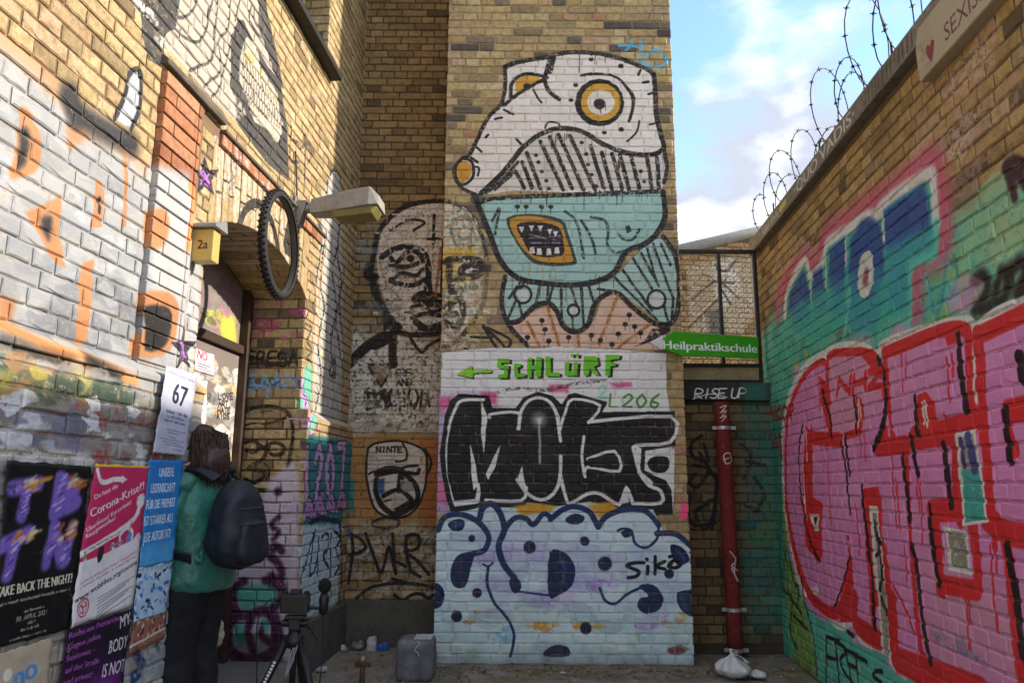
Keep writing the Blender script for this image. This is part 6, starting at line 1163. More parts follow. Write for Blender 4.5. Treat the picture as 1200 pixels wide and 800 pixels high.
# --- notice 67
PN = LW.off(.10); Q = PT(195, 428, 231, 440, 217, 534, 179, 530); c = sheet_canvas('notice', PN, Q, 'bcbccc'); m_ = quadmap(Q, PN)
c.text('67', m_(.30, .40), m_(.74, .43), .10, '23263c', uv=True, bold=.008); small_print(c, m_(.1, .07), m_(.95, .1), .009, '6a6a80', 5)
for i, (tx, s0, s1, h) in enumerate(((0, .2, .9, .017), (0, .25, .8, .012), (0, .18, .85, .012))): small_print(c, m_(s0, .53 + i * .05), m_(s1, .545 + i * .05), h, '3c3e58', 6 + i)
for t, s0, s1 in ((.72, .28, .86), (.75, .34, .7), (.8, .4, .6), (.83, .15, .9), (.86, .2, .75), (.89, .3, .9), (.94, .55, .9)): c.stroke([m_(s0, t), m_(s1, t + .012)], .004, '7a7c94', uv=True, sm=0)
c.img = c.image(); o = px_sheet('notice', PN, Q, c, sheet_mat('notice', c, .7, .3), .0, seed=8, rip=.004); tag(o, 'white paper notice with large dark 67 hung on the door jamb', 'notice')
# --- stickers on the door
def door_sheet(q, base, label, tx=None, seed=0):
    P = DOOR.off(0); c = sheet_canvas('door_sheet_%d' % seed, P, q, base, .0025); m_ = quadmap(q, P); g = random.Random(seed)
    if tx: c.text(tx, m_(.1, .4), m_(.6, .42), .06, 'b82848', uv=True, bold=.006)
    for i in range(6): t = .3 + i * .11; c.stroke([m_(.15 if i > 2 or not tx else .65, t), m_(g.uniform(.6, .9), t + .01)], .006, g.choice(['3a3a40', '6a6a70', 'b07888']), uv=True, sm=0)
    c.img = c.image(); o = px_sheet('door_notice', P, q, c, sheet_mat('door_sheet_%d' % seed, c), .0, nx=6, ny=8, seed=seed, rip=.002); tag(o, label, 'notice')
door_sheet(PT(229, 408, 251, 416, 250, 440, 228, 434), 'dcccd2', 'pink-lettered paper notice high on the sunlit door', 'NO', 1)
door_sheet(PT(229, 444, 243, 447, 240, 500, 224, 497), 'd8d4cc', 'white printed sheet on the door behind the hanging notice', None, 2)

# ------------------------------------------------------------------ house number lantern
un, zn = LW.px(231, 290); un -= .085
NPL = Plane(LW.at(un, 0, 0), -LW.n)
hb = thing('house_number_box', 'small yellow house number box 2a with grey roof on the jamb', 'house number', LW.at(un, zn, 0))
c = Canvas('number_face', NPL, -.05, .3, zn - .2, zn + .2, .0018, 'b89f54'); c.wob = 0
c.text('2a', (.045, zn - .035), (.1, zn - .035), .05, '1c1a18', uv=True, bold=.003); c.img = c.image()
MB().pbox(NPL, .01, .13, zn - .10, zn + .075, -.08, .0).build('box', sheet_mat('number_face', c, .4, .05), hb, bevel=.006)
M_ZINC = plain('zinc', '8f8f8c', .5, metal=.5, var=.25, scale=10)
b = MB(); b.box8([NPL.at(x, zn + .078, d) for x, d in ((-.03, .03), (.155, .03), (.155, -.11), (-.03, -.11))] + [NPL.at(x, zn + .078 + h_, d) for x, d, h_ in ((-.03, .03, .018), (.155, .03, .018), (.145, -.11, .075), (-.02, -.11, .075))]); b.build('roof', M_ZINC, hb, bevel=.003)
MB().pbox(NPL, -.05, -.006, zn - .06, zn + .06, -.07, -.03).build('bracket', M_ZINC, hb)

# ------------------------------------------------------------------ street lamp and the tyre on its arm
ul, zl = LW.px(346, 246)
lamp = thing('street_lamp', 'grey wall-mounted street lamp with yellowed lens reaching over the alley', 'street lamp', LW.at(ul, zl, 0))
dmax = .3
while proj(LW.at(ul, zl, dmax))[0] < 447: dmax += .01
M_LAMP = plain('lamp_hood', '8d877c', .65, var=.35, scale=16, bump=.3); tilt = .07
def sec(d, w, h0, h1): zc = zl + d * tilt; return [LW.at(ul - w, zc + h0, d), LW.at(ul + w, zc + h0, d), LW.at(ul + w * .72, zc + h1, d), LW.at(ul - w * .72, zc + h1, d)]
S_ = [sec(.13, .06, -.055, .06), sec(.2, .07, -.06, .065), sec(dmax - .25, .115, -.065, .085), sec(dmax - .07, .135, -.06, .095), sec(dmax, .12, -.055, .02)]
b = MB(); 
for s_ in S_: b.v += s_
for i in range(len(S_) - 1): b.f += [(4 * i + k, 4 * i + (k + 1) % 4, 4 * i + 4 + (k + 1) % 4, 4 * i + 4 + k) for k in range(4)]
b.f += [(0, 1, 2, 3), tuple(4 * (len(S_) - 1) + k for k in (3, 2, 1, 0))]; b.build('hood', M_LAMP, lamp, bevel=.006)
t = NT('yellowed_lens'); t.col(t.ramp(t.noise(14, 4), [(.3, lin('6f6834')), (.7, lin('857a42'))])); t.rough(.35); M_LENS = t.m
S_ = [(d, w, z0, z1) for d, w, z0, z1 in ((dmax - .36, .07, -.068, -.055), (dmax - .33, .095, -.115, -.058), (dmax - .05, .11, -.11, -.053), (dmax - .015, .095, -.06, -.045))]
b = MB()
for d, w, z0, z1 in S_: zc = zl + d * tilt; b.v += [LW.at(ul - w * .86, zc + z0, d), LW.at(ul + w * .86, zc + z0, d), LW.at(ul + w, zc + z1, d), LW.at(ul - w, zc + z1, d)]
for i in range(3): b.f += [(4 * i + k, 4 * i + (k + 1) % 4, 4 * i + 4 + (k + 1) % 4, 4 * i + 4 + k) for k in range(4)]
b.f += [(0, 1, 2, 3), (15, 14, 13, 12)]; b.build('lens', M_LENS, lamp, bevel=.008)
M_GALV = plain('galvanised', '8b8b86', .5, metal=.6, var=.3, scale=14)
MB().tube([LW.at(ul, zl + .0, -.02), LW.at(ul, zl + .005, .08), LW.at(ul, zl + .012, .18)], [.036, .036, .034], 12).build('arm', M_GALV, lamp, smooth=True)
MB().pbox(LW, ul - .06, ul + .06, zl - .17, zl + .09, .005, .022).build('wall_plate', M_GALV, lamp, bevel=.004)
MB().box8([LW.at(ul + x, zl + z_, d) for z_, d0 in ((-.13, .03), (.06, .03)) for x, d in ((-.045, .022), (.045, .022), (.045, .10 if z_ > 0 else .05), (-.045, .10 if z_ > 0 else .05))]).build('terminal_box', M_GALV, lamp, bevel=.006)
MB().tube([LW.at(ul - .03, zl + .07, .02), LW.at(ul - .05, zl + .25, .012), LW.at(ul - .1, zl + .42, .012)], .007, 6).build('cable', M_DARK, lamp)
M_RUB = plain('tyre_rubber', '211f1d', .8, var=.4, scale=30, bump=.3)
TPL = LW.off(.13); ut, zt_ = TPL.px(328, 287)
ty = thing('bicycle_tyre', 'knobbly black bicycle tyre hanging on the lamp arm', 'tyre', TPL.at(ut, zt_, 0))
RT, rt = .325, .027; tip = R(10)
def ty_pt(a, r, d):
    x, zz = r * math.cos(a), r * math.sin(a); return TPL.at(ut + x * math.cos(-.05) , zt_ + zz, d + x * math.sin(-.05))
b = MB(); n = 72; prof = [(-.027, -.012), (-.026, .012), (-.016, .026), (0, .031), (.016, .026), (.026, .012), (.027, -.012), (.022, -.016), (.02, .008), (0, .022), (-.02, .008), (-.022, -.016)]
for i in range(n):
    for dd, dr in prof: b.v.append(ty_pt(2 * math.pi * i / n, RT + dr, dd))
k = len(prof)
for i in range(n):
    j = (i + 1) % n; b.f += [(i * k + q, i * k + (q + 1) % k, j * k + (q + 1) % k, j * k + q) for q in range(k)]
b.build('casing', M_RUB, ty, smooth=True)
b = MB()
for i in range(110):
    a = 2 * math.pi * i / 110
    for dd, rr in (((-.020, .024), (.004, .0305)) if i % 2 else ((.020, .024), (-.006, .0305))):
        q = [ty_pt(a + s * .017, RT + rr + h_, dd + e) for h_ in (-.003, .006) for s, e in ((-1, -.007), (1, -.007), (1, .007), (-1, .007))]; b.box8(q)
tag(b.build('tread_knobs', M_RUB, ty), kind='stuff')
b = MB(); n = 60
for i in range(n):
    for dd, dr in ((-.015, .0), (.015, .0), (.017, -.006), (-.017, -.006)): b.v.append(ty_pt(2 * math.pi * i / n, RT - .012 + dr, dd))
for i in range(n): j = (i + 1) % n; b.f += [(i * 4 + q, i * 4 + (q + 1) % 4, j * 4 + (q + 1) % 4, j * 4 + q) for q in range(4)]
b.build('bead', plain('tyre_bead', '4a4640', .7), ty)

# ------------------------------------------------------------------ green arrow sign
A3 = EYEV + ray(777, 402) * (6.06 / ray(777, 402).y); B3 = EYEV + ray(889, 408) * (6.48 / ray(889, 408).y)
SG = Plane((A3.x, A3.y, 0), (B3.x - A3.x, B3.y - A3.y, 0)); sg = thing('arrow_sign', 'green arrow-shaped board lettered Heilpraktikschule with white tip', 'sign', A3)
out = [SG.px(*p) for p in PT(778, 396, 789, 388, 889, 395, 889, 420, 800, 417, 778, 409)]
def slab(P, poly, d0, d1, name, mat, root, bevel=.003):
    n = len(poly); b = MB(); b.add([P.at(x, y, d1) for x, y in poly] + [P.at(x, y, d0) for x, y in poly], [tuple(range(n)), tuple(range(n, 2 * n))[::-1]] + [(i, (i + 1) % n, n + (i + 1) % n, n + i) for i in range(n)]); return b.build(name, mat, root, bevel=bevel, seg=1)
c = Canvas('sign_face', SG, -.1, 1.2, out[0][1] - .3, out[0][1] + .3, .002, '43a01f'); c.wob = 0
a_, b_ = SG.px(777, 408.5), SG.px(887, 413); c.text('Heilpraktikschule', a_, b_, .072, 'eceeea', uv=True, bold=.008); c.img = c.image()
slab(SG, out, -.015, .0, 'board', sheet_mat('sign_face', c, .45, .08), sg)
slab(SG, [SG.px(*p) for p in PT(762, 401, 777, 393, 777, 410)], -.015, .0, 'tip', plain('white_board', 'd8d8d4', .5, var=.1), sg)
MB().pbox(SG, .12, .16, out[0][1] - .05, out[0][1] + .03, -.06, -.016).build('fixing_bar', M_DARK, sg)

# ------------------------------------------------------------------ mesh screen above the beam
SC = Plane((0, 6.66, 0), (1, 0, 0)); sx0, sx1 = XP1 + .012, SC.px(889, 360)[0]; sz0, sz1 = ZBM1 + .006, SC.px(840, 293)[1]
scr = thing('mesh_screen', 'black steel framed screen of expanded metal above the dark beam', 'screen', ((sx0 + sx1) / 2, 6.66, sz0))
zr = SC.px(840, 428)[1]; xm = SC.px(842, 340)[0]; fb = .032
for nm, (a, b2, z0, z1, dd) in (('post', (sx0, sx0 + fb, sz0, sz1, .022)), ('post', (sx1 - fb, sx1, sz0, sz1, .022)), ('rail', (sx0 + fb, sx1 - fb, sz1 - fb, sz1, .02)), ('rail', (sx0 + fb, sx1 - fb, zr - .015, zr + .015, .02)), ('rail', (sx0 + fb, sx1 - fb, sz0, sz0 + .03, .02)), ('post', (xm, xm + .028, zr + .016, sz1 - fb - .001, .018))): MB().pbox(SC, a, b2, z0, z1, -.022, dd).build(nm, M_DARK, scr, bevel=.003)
b = MB(); px_, pz_ = .05, .024; x = sx0 + fb
import itertools
rows = int((sz1 - zr - .06) / pz_)
for i in range(rows):
    z0 = zr + .02 + i * pz_; n = int((sx1 - sx0 - 2 * fb) / (px_ / 2)); w = .0018
    for j in range(n):
        xa = sx0 + fb + j * px_ / 2; up = (i + j) % 2; za, zb = (z0, z0 + pz_) if up else (z0 + pz_, z0)
        if xm - .02 < xa < xm + .03: continue
        b.add([SC.at(xa, za - w, .004), SC.at(xa + px_ / 2, zb - w, .004), SC.at(xa + px_ / 2, zb + w, .0), SC.at(xa, za + w, .0)], [(0, 1, 2, 3)])
tag(b.build('wire_mesh', plain('rusty_mesh', '1e1916', .7, metal=.2, var=.4), scr), kind='stuff')
MB().pbox(SC, sx0 + fb, sx1 - fb, sz0 + .032, zr - .018, -.01, .0).build('lower_panel', M_BEAM if False else plain('lower_panel_steel', '9a8464', .8, var=.4, scale=6), scr)

# ------------------------------------------------------------------ coping lettering, plaque, barbed wire
cc2 = Canvas('paint_on_coping', RW.off(.055), -6.9, -2.0, ZR - .02, ZR + .16, .003); PC = RW.off(.056)
q0, q1 = PC.px(931, 236), PC.px(1001, 141); cc2.text('·QUO VADIS·', (q0[0], ZR + .03), (q1[0], ZR + .03), .085, 'c9c4b8', uv=True, bold=.006, wob=.003)
q0, q1 = PC.px(894, 286), PC.px(913, 262); small_print(cc2, (q0[0], ZR + .03), (q1[0], ZR + .03), .08, 'a8a294', 9); u_ = PC.px(918, 254)[0]; cc2.stroke([(u_ - .1, ZR + .07), (u_ + .06, ZR + .075)], .05, 'c2b23c', uv=True, sm=0)
for px_0 in (1013, 1030, 1056):
    for k in range(4): u_ = PC.px(px_0, 110)[0] + k * .05; cc2.stroke([(u_, ZR + .03), (u_ + .01, ZR + .11)], .012, '3a362e', uv=True, sm=0)
cc2.img = cc2.image(); M_COPE2 = masonry('coping_painted', [(0, '7d7669'), (1, '8a8274')], cc2, wear=.2)
for o in rw.children:
    if o.name.startswith('coping_slab'): o.data.materials[0] = M_COPE2
PQ = RW.off(.06); p0 = PQ.px(1074, 64); p1 = PQ.px(1078, 97); cpq = Canvas('paint_on_plaque', PQ, p0[0] - .1, p0[0] + 1.7, p1[1] - .1, p0[1] + .3, .0025, 'b3a488'); PQb = PT(1075, 97, 1174, 2)
zb_ = p1[1]; zh = zb_ + .02
cpq.splat([(1074, 64), (1078, 97)], ['a8987c', 'bcae94', '9a8a70'], 60, .05, seed=3, alpha=.6); h0 = PQ.px(1090, 58); cpq.fill([(h0[0] + x, zb_ + .075 + y) for x, y in ((-.045, .045), (-.02, .06), (0, .04), (.02, .06), (.045, .045), (.03, 0), (0, -.045), (-.03, 0))], '8a3c3c', uv=True)
ua_ = PQ.px(1108, 52)[0]; cpq.text('SEXISM', (ua_, zb_ + .05), (PQ.px(1163, 10)[0], zb_ + .05), .085, '6a3c34', uv=True, wob=.004); small_print(cpq, (ua_ + .1, zb_ + .19), (ua_ + .6, zb_ + .19), .06, '7a4c40', 10)
cpq.img = cpq.image(); M_PLQ = masonry('plaque_stone', [(0, 'b3a488'), (1, 'b3a488')], cpq, wear=.25)
pl = MB(); up1 = p0[0] + 1.35; zt2 = zb_ + .27; cut = .03
poly = [(p0[0], zb_ + .0), (up1, zb_), (up1, zt2), (p0[0] + .03, zt2), (p0[0] - .01, zb_ + .17)]
o = slab(RW, poly, -.02, .06, 'stone_plaque', M_PLQ, None, .005); tag(o, 'pale stone plaque with small red heart and SEXISM lettering on the boundary wall', 'plaque')
bw = MB(); pts = []; loops = 17; u_a, u_b = RW.px(893, 250)[0] - .15, RW.px(1100, 0)[0] + .9; n = loops * 22; g = random.Random(3)
rad = [g.uniform(.13, .28) for _ in range(loops + 2)]; lean = [g.uniform(-.12, .12) for _ in range(loops + 2)]
for i in range(n + 1):
    a = i / 22; k = int(a); fr_ = a - k; r = rad[k] * (1 - fr_) + rad[k + 1] * fr_; th = 2 * math.pi * a; ln = lean[k] * (1 - fr_) + lean[k + 1] * fr_
    uu = u_a + (u_b - u_a) * i / n + .26 * math.sin(th + .6) + .09 * math.sin(a * 1.9); pts.append(RW.at(uu, max(ZR + .142, ZR + .14 + r * .85 + r * math.cos(th) * 1.0 + ln * .2), -.12 + .02 + r * .95 * math.sin(th) + ln))
bt = thing('barbed_wire', 'loose coils of barbed wire along the boundary wall coping', 'barbed wire', RW.at((u_a + u_b) / 2, ZR + .14, -.1))
M_WIRE = plain('rusty_wire', '3a342f', .6, metal=.6, var=.3); bw.tube(pts, .0038, 5); bw.build('wire', M_WIRE, bt, smooth=True)
b = MB()
for i in range(1, len(pts) - 1):
    if i % 2: continue
    t_ = (pts[i + 1] - pts[i - 1]).normalized(); a = t_.orthogonal().normalized(); a = Matrix.Rotation(g.uniform(0, 6.28), 3, t_) @ a; c2 = t_.cross(a)
    for d in (a, c2): b.tube([pts[i] - d * .017, pts[i] + d * .017], .0026, 4)
    b.tube([pts[i] - t_ * .008, pts[i] + t_ * .008], .0065, 5)
tag(b.build('barbs', M_WIRE, bt), kind='stuff')
for i, uu in enumerate(np.linspace(u_a + .1, u_b - .4, 4)): MB().tube([RW.at(uu, ZR + .12, -.12), RW.at(uu, ZR + .42, -.12)], .008, 6).build('stake', M_WIRE, bt)

# ------------------------------------------------------------------ red downpipe
PPX = Plane((0, 6.47, 0), (1, 0, 0)); a = PPX.p3(845.5, 471); b_ = PPX.p3(862, 764); dirp = (b_ - a).normalized()
dp = thing('downpipe', 'leaning rust-red drainpipe with light clamps in the niche', 'drainpipe', (b_.x, b_.y, 0))
cdp = Canvas('paint_on_pipe', PPX, a.x - .2, b_.x + .2, 0, 2.4, .003)
[cdp.stroke(PT(842, 478 + k * 6, 849, 476 + k * 6, 844, 482 + k * 6), .007, 'd8d0cc') for k in range(3)]; cdp.stroke(PT(846, 533, 853, 531, 856, 540, 848, 543), .008, 'd8d0cc', closed=True); cdp.stroke(PT(847, 538, 856, 536), .006, 'd8d0cc')
for q in ((853, 645, 860, 655, 855, 662, 863, 668), (855, 665, 862, 680), (860, 652, 858, 670, 866, 682)): cdp.stroke(PT(*q), .008, 'd0c4c0')
cdp.splat(PT(840, 480, 872, 760), ['4a1e18', '5c3a2a', '8c4a3c', '3a2a24'], 70, .018, seed=4, alpha=.7, rough=.6, aspect=.6); cdp.img = cdp.image(); M_PIPE = masonry('pipe_paint', [(0, '6e2422'), (1, '762a28')], cdp, wear=.15, speck=False)
n = 12; MB().tube([a + (b_ - a) * i / n for i in range(n + 1)], .062, 18).build('tube', M_PIPE, dp, smooth=True)
M_CLAMP = plain('clamp_zinc', 'b0aca4', .45, metal=.6, var=.2)
for yy in (503, 716, 761):
    k = (yy - 471) / (764 - 471); p = a + (b_ - a) * k; bb = MB(); bb.tube([p - dirp * .014, p + dirp * .014], .0675, 18); bb.box(p + Vector((.085, -.01, 0)), .04, .016, .028); bb.box(p + Vector((-.08, -.01, 0)), .03, .016, .028); bb.tube([p + Vector((.1, -.01, 0)), p + Vector((.1, .14, 0))], .006, 6); 
    o = bb.build('clamp', M_CLAMP, dp)
# ================================================================== PERSON, TRIPOD, THINGS ON THE GROUND
def bake_remesh(o, voxel, smooth=4, noise=0.0, nscale=12, seed=0):
    md = o.modifiers.new('r', 'REMESH'); md.mode = 'VOXEL'; md.voxel_size = voxel
    sm = o.modifiers.new('s', 'SMOOTH'); sm.iterations = smooth; sm.factor = .5
    dg = bpy.context.evaluated_depsgraph_get(); me = bpy.data.meshes.new_from_object(o.evaluated_get(dg)); mats = list(o.data.materials)
    o.modifiers.clear(); old = o.data; o.data = me; bpy.data.meshes.remove(old)
    if not me.materials:
        for m_ in mats: me.materials.append(m_)
    if noise:
        from mathutils import noise as NZ
        me.update()
        for v in me.vertices:
            p = v.co * nscale + Vector((seed, 0, 0)); q = Vector((p.x, p.y, p.z * .55)); w = 1 - abs(NZ.noise(q)) * 2.2; v.co += v.normal * noise * (w * .7 + NZ.noise(p * 2.1) * .5)
    me.polygons.foreach_set('use_smooth', [True] * len(me.polygons)); me.update(); return o
def ellip(b, c, rx, ry, rz, F=None, n=14):
    """ellipsoid in the frame of F (list of three axes)"""
    ax = F or (Vector((1, 0, 0)), Vector((0, 1, 0)), Vector((0, 0, 1))); c = Vector(c); k = len(b.v); m = n // 2
    for i in range(1, m):
        for j in range(n): t, p = math.pi * i / m, 2 * math.pi * j / n; b.v.append(c + ax[0] * rx * math.sin(t) * math.cos(p) + ax[1] * ry * math.sin(t) * math.sin(p) + ax[2] * rz * math.cos(t))
    top = len(b.v); b.v.append(c + ax[2] * rz); b.v.append(c - ax[2] * rz)
    for i in range(m - 2):
        for j in range(n): b.f.append((k + i * n + j, k + i * n + (j + 1) % n, k + (i + 1) * n + (j + 1) % n, k + (i + 1) * n + j))
    for j in range(n): b.f.append((top, k + (j + 1) % n, k + j)); b.f.append((top + 1, k + (m - 2) * n + j, k + (m - 2) * n + (j + 1) % n))
    return b
pr = EYEV + ray(235, 600) * (3.98 / ray(235, 600).y); KP = .915; ZP = .13
PF = Vector((-.95, .30, 0)).normalized(); PL = Vector((0, 0, 1)).cross(PF); UPV = Vector((0, 0, 1)); AX = (PF, PL, UPV)
PB_ = Vector((pr.x, pr.y, ZP))
def H(f, l, z_): return PB_ + (PF * f + PL * l + UPV * z_) * KP
person = thing('person', 'person in green jacket and black trousers seen from behind at the door', 'person', PB_)
t = NT('skin'); t.col(t.ramp(t.noise(20, 4), [(.3, lin('b98568')), (.7, lin('c9987c'))])); t.rough(.5); t.b.inputs['Subsurface Weight'].default_value = .05; M_SKIN = t.m
b = MB(); hc = (.075, 0, 1.545)
ellip(b, H(*hc), .092 * KP, .074 * KP, .112 * KP, AX); ellip(b, H(.11, 0, 1.50), .065 * KP, .058 * KP, .065 * KP, AX)
b.tube([H(.02, 0, 1.34), H(.06, 0, 1.47)], [.055, .05], 12); b.tube([H(.155, 0, 1.555), H(.175, 0, 1.525), H(.165, 0, 1.515)], [.012, .015, .012], 8)      # neck, nose
for s in (-1, 1): ellip(b, H(.07, s * .074, 1.54), .02, .012, .03, AX, 10)
ellip(b, H(0, 0, 1.15), .11, .16, .26, AX)
ellip(b, H(0, 0, .9), .12, .16, .14, AX)
for s in (-1, 1):
    b.tube([H(0, s * .09, .9), H(.02, s * .095, .48), H(-.01, s * .1, .08)], [.085, .055, .04], 12)
hw = {1: (.05, .15, 1.33), -1: (.27, -.10, 1.02)}; he = {1: (.045, .255, 1.09), -1: (.03, -.225, 1.08)}
for s in (-1, 1):
    b.tube([H(0, s * .16, 1.345), H(*he[s]), H(*hw[s])], [.045, .04, .027], 12)
    w = Vector(hw[s]); d = (Vector(hw[s]) - Vector(he[s])).normalized(); d = d if s == -1 else Vector((.02, -.06, 1)).normalized()
    side = Vector((0, 0, 1)).cross(d).normalized() if s == -1 else Vector((-.3, .95, 0)).normalized(); nrm = d.cross(side)
    palm = [w, w + d * .045, w + d * .085]; b.tube([H(*p) for p in palm], [.024, .030, .030], 10)
    for i, (o_, ln) in enumerate(((-.026, .07), (-.009, .078), (.009, .073), (.025, .058))):
        p0 = w + d * .075 + side * o_; p1 = p0 + d * ln * .45 + nrm * .012; p2 = p1 + d * ln * .3 + nrm * .028; p3 = p2 + d * ln * .05 + nrm * .03
        b.tube([H(*p) for p in (p0, p1, p2, p3)], [.0095, .009, .0085, .007], 8)
    p0 = w + d * .025 + side * .022; b.tube([H(*p) for p in (p0, p0 + side * .03 + d * .03 + nrm * .01, p0 + side * .038 + d * .06 + nrm * .02)], [.012, .010, .008], 8)
body = b.build('body', M_SKIN, person); bake_remesh(body, .0075, 2)
t = NT('green_satin'); n_ = t.noise(9, 4); t.col(t.ramp(n_, [(.3, lin('1a5244')), (.7, lin('2a7460'))])); t.rough(.42); t.b.inputs['Sheen Weight'].default_value = .2; t.bump(t.noise(26, 3, .5), .4, .02); t.bump(t.noise(300, 2), .15, .002); M_JACK = t.m
b = MB(); rings = [(.78, .20, .150, -.01), (.83, .222, .172, 0), (.95, .20, .155, 0), (1.08, .198, .148, 0), (1.22, .208, .142, 0), (1.32, .195, .125, .005), (1.385, .125, .095, .02), (1.42, .078, .078, .03), (1.45, .07, .07, .035)]
n = 28
for z_, rl, rf, of in rings:
    for k in range(n): a = 2 * math.pi * k / n; ca_, sa_ = math.cos(a), math.sin(a); e = .8; b.v.append(H(of + rf * math.copysign(abs(ca_) ** e, ca_), rl * math.copysign(abs(sa_) ** e, sa_), z_))
for i in range(len(rings) - 1): b.f += [(i * n + k, i * n + (k + 1) % n, (i + 1) * n + (k + 1) % n, (i + 1) * n + k) for k in range(n)]
b.f += [tuple(range(n))[::-1], tuple((len(rings) - 1) * n + k for k in range(n))]
jk = b.build('jacket', M_JACK, person); bake_remesh(jk, .009, 2, .016, 7.5, 3)
for s in (-1, 1):
    e = Vector(he[s]); w = Vector(hw[s]); f_ = e + (w - e) * .84; b = MB()
    b.tube([H(0, s * .15, 1.33), H(*(Vector((0, s * .175, 1.34)) * .5 + e * .5)), H(*e), H(*(e * .5 + f_ * .5)), H(*f_)], [.070, .073, .070, .064, .054], 16); ellip(b, H(0, s * .165, 1.335), .072, .072, .07, AX)
    bake_remesh(b.build('sleeve', M_JACK, jk), .008, 2, .015, 13, 20 + s)
MB().tube([H(.095 * math.cos(a) - .0, .095 * math.sin(a) * .9, 1.415 + .02 * math.cos(a)) for a in np.linspace(0, 2 * math.pi, 20)[:-1]], .022, 8, closed=True).build('collar', M_JACK, jk, smooth=True)
b = MB(); q = [H(.045 + x, .205, z_) for x, z_ in ((-.05, .98), (.03, .95), (.05, 1.06), (-.03, 1.09))]; b.box8(q + [p + PL * .014 for p in q]); b.build('pocket_flap', M_JACK, jk, bevel=.005)
M_TROU = plain('black_cotton', '17171a', .85, var=.4, scale=20, bump=.3)
b = MB(); ellip(b, H(0, 0, .86), .15, .19, .14, AX)
for s in (-1, 1): b.tube([H(0, s * .085, .86), H(.02, s * .09, .65), H(.03, s * .095, .46), H(.0, s * .1, .22), H(-.01, s * .105, .04)], [.125, .105, .09, .088, .095], 14)
tr = b.build('trousers', M_TROU, person); bake_remesh(tr, .012, 2, .016, 9, 7)
for s in (-1, 1):
    b = MB(); ellip(b, H(.06, s * .105, .045), .135, .05, .05, AX); b.tube([H(-.03, s * .105, .04), H(-.03, s * .105, .12)], [.05, .045], 12); o = b.build('shoe', plain('shoe_leather', '17130f', .5), person, smooth=True)
    for v in o.data.vertices:
        if v.co.z < .0: v.co.z = .0
t = NT('brown_hair'); t.col(t.ramp(t.noise(60, 4), [(.3, lin('24170f')), (.7, lin('4a2e20'))])); t.rough(.38); t.bump(t.noise(180, 3), .4, .004); M_HAIR = t.m
b = MB(); ellip(b, H(.055, 0, 1.565), .142 * KP, .112 * KP, .125 * KP, AX, 20); ellip(b, H(-.03, 0, 1.47), .105, .108, .13, AX, 16)
hair = b.build('hair', M_HAIR, person); bake_remesh(hair, .01, 5, .006, 18, 2)
b = MB(); g = random.Random(5)
for i in range(620):
    a = g.uniform(.55 * math.pi, 1.45 * math.pi) if g.random() < .8 else g.uniform(.3 * math.pi, 1.7 * math.pi); top = g.uniform(.2, 1.0)
    s0 = Vector((.055 + .138 * math.cos(a) * math.sqrt(1 - (top * .9) ** 2), .112 * math.sin(a) * math.sqrt(1 - (top * .9) ** 2), 1.565 + .112 * top * .9)); L_ = g.uniform(.14, .27); ph = g.uniform(0, 6)
    pts = [s0]
    for k in range(1, 8):
        t_ = k / 7; out_ = .132 + .022 * math.sin(ph + t_ * 9) + .03 * t_ * g.uniform(.5, 1.2)
        pts.append(Vector((.045 - .015 * t_ + out_ * math.cos(a), out_ * .88 * math.sin(a), s0.z - L_ * t_ - (s0.z - 1.56) * t_ * .6)))
    b.tube([H(*p) for p in pts], [.0034 * (1 - .6 * k / 7) for k in range(8)], 4)
tag(b.build('locks', M_HAIR, hair, smooth=True), kind='stuff')
# backpack and phone, worn and held
t = NT('navy_nylon'); t.col(t.ramp(t.noise(12, 4), [(.3, lin('101219')), (.7, lin('1a1e2a'))])); t.rough(.6); t.bump(t.noise(24, 3), .3, .015); t.bump(t.noise(420, 2), .2, .002); M_PACK = t.m
pk = thing('backpack', 'dark navy backpack on the back of the person in green', 'backpack', H(-.25, 0, .95))
def superell(b, c, rx, ry, rz, e=.55, n=22, taper=0.0):
    k = len(b.v); m = 12; c = Vector(c); sg = lambda v: math.copysign(abs(v) ** e, v)
    for i in range(m + 1):
        for j in range(n):
            t, p = -math.pi / 2 + math.pi * i / m, 2 * math.pi * j / n; zz = sg(math.sin(t)); kk = 1 - taper * zz
            b.v.append(H(c.x + rx * sg(math.cos(t)) * sg(math.cos(p)) * kk, c.y + ry * sg(math.cos(t)) * sg(math.sin(p)) * (1 - taper * .4 * zz), c.z + rz * zz))
    for i in range(m): b.f += [(k + i * n + j, k + i * n + (j + 1) % n, k + (i + 1) * n + (j + 1) % n, k + (i + 1) * n + j) for j in range(n)]
    return b
bag = bake_remesh(superell(MB(), (-.25, 0, 1.13), .115, .16, .235, .75, taper=.30).build('bag', M_PACK, pk), .010, 2, .016, 8, 4)
bake_remesh(superell(MB(), (-.345, 0, 1.04), .055, .12, .12, .6, taper=.15).build('front_pocket', M_PACK, pk), .010, 3, .006, 12, 5)
def band(pts, w, name, mat, root, th=.006):
    b = MB(); n = len(pts); pts = [Vector(p) for p in pts]
    for i, (p, wd) in enumerate(zip(pts, w)):
        t_ = (pts[min(i + 1, n - 1)] - pts[max(i - 1, 0)]).normalized(); c = H(0, 0, 1.15); out_ = (p - c); out_ -= t_ * out_.dot(t_); out_.normalize(); sd = t_.cross(out_)
        b.v += [p - sd * wd, p + sd * wd, p + sd * wd + out_ * th, p - sd * wd + out_ * th]
    for i in range(n - 1): b.f += [(4 * i + k, 4 * i + (k + 1) % 4, 4 * i + 4 + (k + 1) % 4, 4 * i + 4 + k) for k in range(4)]
    b.f += [(0, 1, 2, 3), tuple(4 * (n - 1) + k for k in (3, 2, 1, 0))]; return b.build(name, mat, root, smooth=False)
